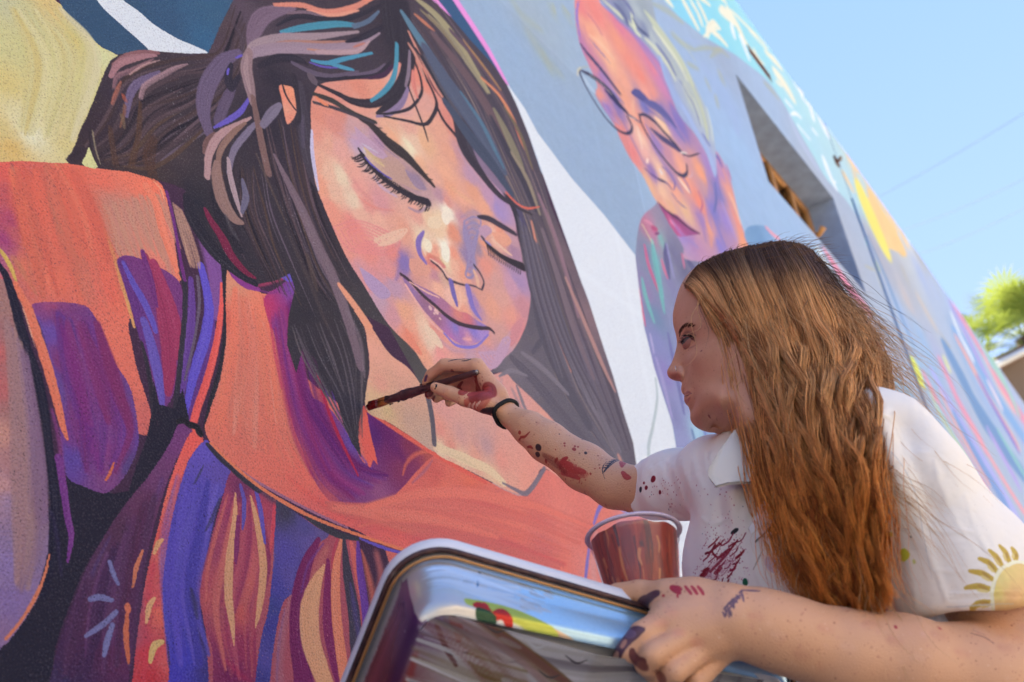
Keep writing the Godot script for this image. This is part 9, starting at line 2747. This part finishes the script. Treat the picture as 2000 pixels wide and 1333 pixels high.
	k("cac6c2", 350, 35, 30, 6, 0.6, 2.0)
	k("6a3a3a", 350, 35, 30, 5, 0.6, 2.0)
	k("3a3438", 350, 90, 30, 9, 0.6, 2.2)
	k("cac6c2", 350, 90, 30, 6, 0.6, 2.0)
	k("6a3a3a", 350, 90, 30, 5, 0.6, 2.0)
	k("3a3438", 350, 145, 30, 9, 0.6, 2.2)
	k("cac6c2", 350, 145, 30, 6, 0.6, 2.0)
	k("6a3a3a", 350, 145, 30, 5, 0.6, 2.0)
	s("3a3438",[28,14,38,18,50,12],0.8,1.4,0.6,1,0.90)
	s("e0dcd8",[81,43,91,47,103,41],0.8,5.0,0.6,2,0.90)
	s("54484a",[134,72,144,76,156,70],0.8,2.0,0.6,1,0.90)
	s("8a5048",[187,101,197,105,209,99],0.8,3.0,0.6,2,0.90)
	s("c8c2bc",[240,20,250,24,262,18],0.8,6.0,0.6,2,0.90)
	s("3a3438",[43,49,53,53,65,47],0.8,1.4,0.6,1,0.90)
	s("e0dcd8",[96,78,106,82,118,76],0.8,5.0,0.6,2,0.90)
	s("54484a",[149,107,159,111,171,105],0.8,2.0,0.6,1,0.90)
	s("8a5048",[202,26,212,30,224,24],0.8,3.0,0.6,2,0.90)
	s("c8c2bc",[255,55,265,59,277,53],0.8,6.0,0.6,2,0.90)
	s("3a3438",[58,84,68,88,80,82],0.8,1.4,0.6,1,0.90)
	s("e0dcd8",[111,113,121,117,133,111],0.8,5.0,0.6,2,0.90)
	s("54484a",[164,32,174,36,186,30],0.8,2.0,0.6,1,0.90)
	s("8a5048",[217,61,227,65,239,59],0.8,3.0,0.6,2,0.90)
	s("c8c2bc",[270,90,280,94,292,88],0.8,6.0,0.6,2,0.90)
	s("3a3438",[73,119,83,123,95,117],0.8,1.4,0.6,1,0.90)
	s("e0dcd8",[126,38,136,42,148,36],0.8,5.0,0.6,2,0.90)
	s("54484a",[179,67,189,71,201,65],0.8,2.0,0.6,1,0.90)
	s("8a5048",[232,96,242,100,254,94],0.8,3.0,0.6,2,0.90)
	s("c8c2bc",[35,15,45,19,57,13],0.8,6.0,0.6,2,0.90)
	s("3a3438",[88,44,98,48,110,42],0.8,1.4,0.6,1,0.90)
	s("e0dcd8",[141,73,151,77,163,71],0.8,5.0,0.6,2,0.90)
	s("54484a",[194,102,204,106,216,100],0.8,2.0,0.6,1,0.90)
	s("8a5048",[247,21,257,25,269,19],0.8,3.0,0.6,2,0.90)
	s("c8c2bc",[50,50,60,54,72,48],0.8,6.0,0.6,2,0.90)
	s("3a3438",[103,79,113,83,125,77],0.8,1.4,0.6,1,0.90)
	s("e0dcd8",[156,108,166,112,178,106],0.8,5.0,0.6,2,0.90)
	s("54484a",[209,27,219,31,231,25],0.8,2.0,0.6,1,0.90)
	s("8a5048",[262,56,272,60,284,54],0.8,3.0,0.6,2,0.90)
	s("c8c2bc",[65,85,75,89,87,83],0.8,6.0,0.6,2,0.90)
	strands([20,20,120,25,240,15,380,20],[30,150,140,160,260,150,390,160],50,"b8b0aa c8c2bc dcd6d0 9a8a6a 9a8690 ccc6c0 8a7f80 e8e2de e0dad6",4,14,.45)
	strands([16,30,70,60,110,100,160,150],[60,14,140,40,220,80,150,160],14,"94584a 8a4a42 7d5a34 a4786a 8a5c54 b08478",6,18,.3)
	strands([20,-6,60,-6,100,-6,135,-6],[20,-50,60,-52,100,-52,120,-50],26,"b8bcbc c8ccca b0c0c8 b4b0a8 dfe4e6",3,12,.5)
	s("a8a4a0",[30,20,50,24],4.0,6.0,3.0,2,0.50)
	s("c8c4c0",[101,63,121,67],4.0,11.0,3.0,2,0.50)
	s("8c8884",[172,106,192,110],4.0,6.0,3.0,2,0.50)
	s("9a7470",[243,149,263,153],4.0,11.0,3.0,2,0.50)
	s("a8a4a0",[314,22,334,26],4.0,6.0,3.0,2,0.50)
	s("c8c4c0",[385,65,405,69],4.0,11.0,3.0,2,0.50)
	s("8c8884",[96,108,116,112],4.0,6.0,3.0,2,0.50)
	s("9a7470",[167,151,187,155],4.0,11.0,3.0,2,0.50)
	s("a8a4a0",[238,24,258,28],4.0,6.0,3.0,2,0.50)
	s("c8c4c0",[309,67,329,71],4.0,11.0,3.0,2,0.50)
	s("8c8884",[380,110,400,114],4.0,6.0,3.0,2,0.50)
	s("9a7470",[91,153,111,157],4.0,11.0,3.0,2,0.50)
	s("a8a4a0",[162,26,182,30],4.0,6.0,3.0,2,0.50)
	s("c8c4c0",[233,69,253,73],4.0,11.0,3.0,2,0.50)
	s("8c8884",[304,112,324,116],4.0,6.0,3.0,2,0.50)
	s("9a7470",[375,155,395,159],4.0,11.0,3.0,2,0.50)
	s("a8a4a0",[86,28,106,32],4.0,6.0,3.0,2,0.50)
	s("c8c4c0",[157,71,177,75],4.0,11.0,3.0,2,0.50)
	s("8c8884",[228,114,248,118],4.0,6.0,3.0,2,0.50)
	s("9a7470",[299,157,319,161],4.0,11.0,3.0,2,0.50)
	s("a8a4a0",[370,30,390,34],4.0,6.0,3.0,2,0.50)
	s("c8c4c0",[81,73,101,77],4.0,11.0,3.0,2,0.50)
	s("8c8884",[152,116,172,120],4.0,6.0,3.0,2,0.50)
	s("9a7470",[223,159,243,163],4.0,11.0,3.0,2,0.50)
	s("a8a4a0",[294,32,314,36],4.0,6.0,3.0,2,0.50)
	s("c8c4c0",[365,75,385,79],4.0,11.0,3.0,2,0.50)
	s("4a4044",[30,16,42,20,50,15],0.6,1.6,0.5,1)
	s("5a5450",[127,47,139,51,147,46],0.6,1.6,0.5,1)
	s("d4d0cc",[224,78,236,82,244,77],0.6,1.6,0.5,1)
	s("4a4044",[321,109,333,113,341,108],0.6,1.6,0.5,1)
	s("5a5450",[68,20,80,24,88,19],0.6,1.6,0.5,1)
	s("d4d0cc",[165,51,177,55,185,50],0.6,1.6,0.5,1)
	s("4a4044",[262,82,274,86,282,81],0.6,1.6,0.5,1)
	s("5a5450",[359,113,371,117,379,112],0.6,1.6,0.5,1)
	s("d4d0cc",[106,24,118,28,126,23],0.6,1.6,0.5,1)
	s("4a4044",[203,55,215,59,223,54],0.6,1.6,0.5,1)
	s("5a5450",[300,86,312,90,320,85],0.6,1.6,0.5,1)
	s("d4d0cc",[47,117,59,121,67,116],0.6,1.6,0.5,1)
	s("4a4044",[144,28,156,32,164,27],0.6,1.6,0.5,1)
	s("5a5450",[241,59,253,63,261,58],0.6,1.6,0.5,1)
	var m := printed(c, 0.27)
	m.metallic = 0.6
	var steps := 10
	var well := func(x: float) -> float:
		# depth of the floor: a deep well, then the ramp up to the shallow end
		return 0.068 if x < -0.03 else lerpf(0.068, 0.026, clampf((x + 0.03) / 0.2, 0.0, 1.0))
	# walls: rings from under the rim to the floor edge
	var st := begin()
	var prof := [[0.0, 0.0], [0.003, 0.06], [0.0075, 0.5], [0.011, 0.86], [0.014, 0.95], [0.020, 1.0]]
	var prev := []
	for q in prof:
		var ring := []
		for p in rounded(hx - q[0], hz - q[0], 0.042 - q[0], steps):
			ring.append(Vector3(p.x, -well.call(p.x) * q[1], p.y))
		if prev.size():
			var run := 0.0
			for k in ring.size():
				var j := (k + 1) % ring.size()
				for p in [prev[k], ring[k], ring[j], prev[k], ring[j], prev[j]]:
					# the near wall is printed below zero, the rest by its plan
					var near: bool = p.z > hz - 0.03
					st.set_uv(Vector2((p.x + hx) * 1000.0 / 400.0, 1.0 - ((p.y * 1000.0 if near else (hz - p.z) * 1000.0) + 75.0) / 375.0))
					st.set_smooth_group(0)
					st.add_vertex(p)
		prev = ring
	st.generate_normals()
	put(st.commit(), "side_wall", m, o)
	# floor with pressed ribs on the ramp
	st = begin()
	var nx := 100
	var nz := 40
	var fx := hx - 0.020
	var fz := hz - 0.020
	var fl := func(i: int, j: int) -> Vector3:
		var x := lerpf(-fx, fx, float(i) / nx)
		var z := lerpf(-fz, fz, float(j) / nz)
		var r := 0.022
		# keep the corners inside the rounded outline
		var ex := maxf(absf(x) - (fx - r), 0.0)
		var lim := fz - r + sqrt(maxf(r * r - ex * ex, 0.0))
		z *= lim / fz
		var y: float = -well.call(x)
		if x > 0.0 and absf(z) < fz - 0.025:
			y -= 0.0028 * exp(-pow((fposmod(x, 0.022) - 0.011) / 0.0032, 2.0))
		return Vector3(x, y, z)
	for i in nx:
		for j in nz:
			for p in [fl.call(i, j), fl.call(i, j + 1), fl.call(i + 1, j + 1), fl.call(i, j), fl.call(i + 1, j + 1), fl.call(i + 1, j)]:
				st.set_uv(Vector2((p.x + hx) * 1000.0 / 400.0, 1.0 - ((hz - p.z) * 1000.0 + 75.0) / 375.0))
				st.set_smooth_group(0)
				st.add_vertex(p)
	st.generate_normals()
	put(st.commit(), "floor_pan", m, o)
	# rolled rim, bent in one place
	var ring := []
	for p in rounded(hx + 0.004, hz + 0.004, 0.046, steps):
		var dip := -0.004 * exp(-pow((p.x + 0.115) / 0.016, 2.0)) if p.y > 0.0 else 0.0
		ring.append(Vector3(p.x, -0.001 + dip, p.y))
	ring.append(ring[0])
	var grime := mat(Color.WHITE, 0.4, 0.3)
	grime.albedo_texture = noise_tex(256, 0.02, [Color(0.14, 0.10, 0.11), Color(0.24, 0.15, 0.16), Color(0.34, 0.22, 0.20), Color(0.5, 0.46, 0.42)], 8)
	grime.uv1_triplanar = true
	grime.uv1_scale = Vector3(9, 9, 9)
	st = begin()
	tube(st, ring, [0.0027], 10, false)
	put(done(st), "rim", grime, o)
	st = begin()
	var lip := []
	for p in ring: lip.append(p * Vector3(0.988, 1, 0.984) + Vector3(0, -0.007, 0))
	tube(st, lip, [0.0015], 8, false)
	put(done(st), "rim_bead", mat(Color(0.70, 0.50, 0.30), 0.3, 0.5), o)
	# white plastic liner dropped into the tray, its lip standing above the rim
	var ln := base("tray_liner", o.position, "white plastic liner sitting inside the paint tray", "tray liner")
	ln.basis = tr.basis
	st = begin()
	prev = []
	for q in [[0.004, 0.004, 0.0], [0.0055, 0.006, 0.0], [0.0075, 0.0155, 0.0], [0.005, 0.0195, 0.0], [0.0, 0.0185, 0.0], [-0.008, 0.014, 0.0], [-0.010, -0.004, 0.0], [-0.016, -0.03, 0.0]]:
		var rg := []
		for p in rounded(hx + q[0], hz + q[0], 0.044 + q[0], steps): rg.append(Vector3(p.x, q[1], p.y))
		if prev.size():
			for k in rg.size():
				var j := (k + 1) % rg.size()
				quad(st, prev[k], rg[k], rg[j], prev[j])
		prev = rg
	for k in prev.size():
		var j := (k + 1) % prev.size()
		for p in [Vector3(0, -0.03, 0), prev[j], prev[k]]: st.add_vertex(p)
	st.generate_normals()
	put(st.commit(), "liner_shell", mat(Color(0.86, 0.85, 0.85), 0.35), ln)
	cvs = keep

func build_cup() -> void:
	var top := Vector3(0.87286, 1.30784, 0.53260)
	var bot := Vector3(0.86281, 1.22858, 0.53648)
	var ax := (top - bot).normalized()
	var h := top.distance_to(bot)
	var o := base("paint_cup", bot, "clear plastic cup part filled with brick red paint standing in the tray", "cup")
	var s := ax.cross(Vector3.UP)
	s = s.normalized() if s.length() > 0.01 else Vector3.RIGHT
	o.basis = Basis(s, ax, s.cross(ax)).orthonormalized()
	var r0 := 0.0335
	var r1 := 0.0452
	var lathe := func(st: SurfaceTool, prof: Array, seg: int) -> void:
		for i in prof.size() - 1:
			for k in seg:
				var a := TAU * k / seg
				var b := TAU * (k + 1) / seg
				var q := []
				for e in [[i, a], [i + 1, a], [i + 1, b], [i, b]]:
					var pr: Array = prof[e[0]]
					q.append(Vector3(cos(e[1]) * pr[0], pr[1], sin(e[1]) * pr[0]))
				quad(st, q[0], q[1], q[2], q[3])
	var st := begin()
	lathe.call(st, [[0.0, 0.0], [r0, 0.0], [lerpf(r0, r1, 0.84), h * 0.84], [lerpf(r0, r1, 0.85) + 0.0012, h * 0.85], [lerpf(r0, r1, 0.9) + 0.0012, h * 0.9], [r1, h * 0.975]], 48)
	var clear := mat(Color(0.95, 0.88, 0.88, 0.05), 0.06)
	clear.transparency = BaseMaterial3D.TRANSPARENCY_ALPHA
	put(done(st), "cup_wall", clear, o)
	st = begin()
	lathe.call(st, [[r1 - 0.001, h * 0.965], [r1 + 0.003, h * 0.965], [r1 + 0.0042, h * 0.98], [r1 + 0.003, h * 0.998], [r1 - 0.001, h], [r1 - 0.0015, h * 0.98], [r1 - 0.001, h * 0.965]], 48)
	put(done(st), "cup_rim", mat(Color(0.80, 0.74, 0.82), 0.2), o)
	# paint: filled low, the rest a dried film with runs on the inside of the wall
	cvs = []
	var c := sheet(0, 300, 0, 120, 0.5, Color.html("94301e"))
	for i in 260:
		var x := rng.randf() * 300.0
		var y := rng.randf_range(30, 125)
		if i % 2 == 0: s(["a8442a", "7a241a", "b85030", "6a2220"][i / 2 % 4], [x, y, x + 2, y - 30, x - 1, y - 70], 4, rng.randf_range(6, 16), 4, 0, 0.5)
		else: s_run(["a83c24", "6e1f18", "bc5630", "82241a", "5a1c1c", "c07444", "94301f", "4a2024"][rng.randi() % 8], x, y, rng.randf_range(10, 60), rng.randf_range(1.0, 6.0))
	var pm := printed(c, 0.3)
	st = begin()
	var seg := 48
	var a0 := 0.0
	for band in [[0.02, 0.45], [0.45, 0.92]]:
		for k in seg:
			for e in [[0, 0], [0, 1], [1, 1], [0, 0], [1, 1], [1, 0]]:
				var a: float = TAU * (k + e[0]) / seg
				var t: float = band[e[1]]
				if e[1] == 1 and t > 0.8: t += 0.012 * sin(a * 5.0) + 0.008 * sin(a * 11.0 + 1.0)
				var r := lerpf(r0, r1, t) - 0.0012
				st.set_uv(Vector2(float(k + e[0]) / seg, 1.0 - t))
				st.add_vertex(Vector3(cos(a) * r, h * t, sin(a) * r))
	st.generate_normals()
	put(st.commit(), "paint_film", pm, o)
	st = begin()
	for k in seg:
		var r := lerpf(r0, r1, 0.55) - 0.0015
		for p in [Vector3(0, h * 0.55, 0), Vector3(cos(TAU * (k + 1) / seg) * r, h * 0.55, sin(TAU * (k + 1) / seg) * r), Vector3(cos(TAU * k / seg) * r, h * 0.55, sin(TAU * k / seg) * r)]: st.add_vertex(p)
	put(done(st), "paint", mat(Color(0.50, 0.16, 0.12), 0.25), o)

func s_run(hex: String, x: float, y: float, l: float, w: float) -> void:
	s(hex, [x, y, x + rng.randf_range(-2, 2), y - l * 0.5, x + rng.randf_range(-2, 2), y - l], w, w * 0.8, w * 0.3, 1, 0.9)

# ------------------------------------------------------------------ beyond the wall
func build_palm() -> void:
	var at := Vector3(25.93, 11.81, -0.37)
	var o := base("palm_tree", Vector3(at.x, 0, at.z), "sunlit fan palm with brown dead fronds beyond the end of the wall", "palm tree")
	var g := RandomNumberGenerator.new()
	g.seed = 31
	var bark := mat(Color(0.30, 0.22, 0.15), 0.9)
	var st := begin()
	var path := []
	var rad := []
	for i in 12:
		path.append(Vector3(sin(i * 0.7) * 0.05, at.y * i / 11.0, cos(i * 0.9) * 0.04))
		rad.append(0.26 - 0.007 * i + (0.02 if i % 2 else 0.0))
	tube(st, path, rad, 12)
	put(done(st), "trunk", bark, o)
	var greens := [mat(Color(0.44, 0.50, 0.20), 0.55), mat(Color(0.54, 0.58, 0.27), 0.55), mat(Color(0.34, 0.42, 0.17), 0.55), mat(Color(0.45, 0.28, 0.13), 0.8)]
	for i in 4:
		greens[i].backlight_enabled = true
		greens[i].backlight = Color(0.5, 0.55, 0.2) if i < 3 else Color(0.4, 0.25, 0.1)
	for i in 52:
		var dead := i > 40
		var el := g.randf_range(-0.5, 1.35) if not dead else g.randf_range(-1.35, -0.85)
		var az := g.randf() * TAU
		var d := Vector3(cos(az) * cos(el), sin(el), sin(az) * cos(el))
		var stem := g.randf_range(0.8, 1.5) * (0.75 if dead else 1.0)
		var sag := Vector3(0, -0.22, 0) * cos(el)
		var tip := d * stem + sag
		st = begin()
		tube(st, [Vector3.ZERO, d * stem * 0.55 + sag * 0.2, tip], [0.02, 0.014, 0.009], 5)
		var s := d.cross(Vector3.UP).normalized()
		var u := s.cross(d)
		var fan := g.randf_range(0.75, 1.1)
		for k in 17:
			var a := lerpf(-1.75, 1.75, k / 16.0)
			var e := (d * cos(a) + s * sin(a)).normalized()
			var l := fan * (0.65 + 0.35 * cos(a * 0.6))
			var wv := (s * cos(a) - d * sin(a)).normalized() * 0.036
			var m1 := tip + e * l * 0.55 + u * 0.02 * (k % 2)
			var m2 := tip + e * l + Vector3(0, -0.2, 0) * l * g.randf_range(0.7, 1.5)
			quad(st, tip - wv * 0.3, m1 - wv, m1 + u * 0.012, tip)
			quad(st, tip, m1 + u * 0.012, m1 + wv, tip + wv * 0.3)
			for p in [m1 - wv, m2, m1 + u * 0.012]: st.add_vertex(p)
			for p in [m1 + u * 0.012, m2, m1 + wv]: st.add_vertex(p)
		var fr := put(done(st), "dead_frond" if dead else "frond", greens[3] if dead else greens[g.randi() % 3], o)
		fr.position = Vector3(0, at.y - (g.randf_range(0.1, 0.7) if dead else g.randf_range(-0.05, 0.3)), 0)

func build_far() -> void:
	build_palm()
	# the neighbouring house whose white eave shows in front of the palm
	var q := Vector3(18.02, 8.22, -0.53)
	var q2 := Vector3(21.34396, 9.79562, 0.99737)
	var o := base("neighbour_house", Vector3(q.x, 0, q.z), "low house with a white eave board in front of the palm", "house")
	var st := begin()
	var wq := q2 - q
	quad(st, Vector3(0.3, 0, 0), Vector3(0.3, q.y, 0), Vector3(0.3, q.y, 0) + wq, Vector3(0.3 + wq.x, 0, wq.z))
	quad(st, Vector3(0.3, 0, 0), Vector3(6.3, 0, 0), Vector3(6.3, q.y, 0), Vector3(0.3, q.y, 0))
	put(done(st), "wall", mat(Color(0.55, 0.46, 0.38), 0.9), o)
	st = begin()
	tube(st, [Vector3.ZERO + Vector3(0, q.y, 0), q2 - q + Vector3(0, q.y, 0)], [0.13], 4, true, 0.5)
	put(done(st), "eave_board", mat(Color(0.86, 0.85, 0.82), 0.6), o)
	st = begin()
	for e in [0.12, 0.0]:
		var a0 := Vector3(0, q.y + e, 0)
		var a1 := q2 - q + Vector3(0, q.y + e, 0)
		quad(st, a0, a1, a1 + Vector3(7, 0.5, 0), a0 + Vector3(7, 0.5, 0))
	put(done(st), "roof", mat(Color(0.48, 0.38, 0.31), 0.9), o)
	# overhead wires
	for w in [[Vector3(52.13826, 33.86971, -10.87997), Vector3(39.19138, 26.96238, 4.27512), "highest thin wire crossing the sky above the wall"], [Vector3(56.60373, 34.17278, -7.81529), Vector3(42.17338, 25.64607, 3.31400), "middle thin wire crossing the sky"], [Vector3(59.70308, 33.80988, -7.59499), Vector3(44.60243, 25.74369, 2.96191), "lowest thin wire crossing the sky above the palm"]]:
		var a: Vector3 = w[0]
		var b: Vector3 = w[1]
		var k := base("overhead_wire", a, w[2], "wire", "overhead wires crossing the sky")
		var wp := []
		for i in 13:
			var t := i / 12.0
			wp.append((b - a) * t + Vector3(0, -0.35, 0) * sin(t * PI))
		st = begin()
		tube(st, wp, [0.011], 5)
		put(done(st), "cable", mat(Color(0.22, 0.25, 0.3), 0.7), k)
	# small things on the wall
	var vent := base("roof_vent", Vector3(5.80, 5.62, -0.1), "white sunlit vent cap on top of the wall", "vent")
	st = begin()
	tube(st, [Vector3(0, 0, 0), Vector3(0, 0.1, 0)], [0.045], 14)
	put(done(st), "pipe", mat(Color(0.8, 0.8, 0.8), 0.5), vent)
	st = begin()
	tube(st, [Vector3(0, 0.09, 0), Vector3(0, 0.11, 0), Vector3(0, 0.16, 0), Vector3(0, 0.19, 0)], [0.06, 0.085, 0.075, 0.03], 16)
	put(done(st), "cap", mat(Color(0.88, 0.88, 0.86), 0.4), vent)
	var br := base("wall_bracket", Vector3(6.03, 5.23, 0.0), "small rusty bracket screwed to the painted wall", "bracket")
	st = begin()
	box(st, Vector3(-0.03, -0.035, 0), Vector3(0.03, 0.035, 0.012))
	put(done(st), "plate", mat(Color(0.42, 0.26, 0.14), 0.8), br)
	st = begin()
	tube(st, [Vector3(0, 0, 0.01), Vector3(0, 0.0, 0.035), Vector3(0, 0.02, 0.04)], [0.012, 0.011, 0.011], 8)
	put(done(st), "hook", mat(Color(0.50, 0.33, 0.18), 0.7), br)
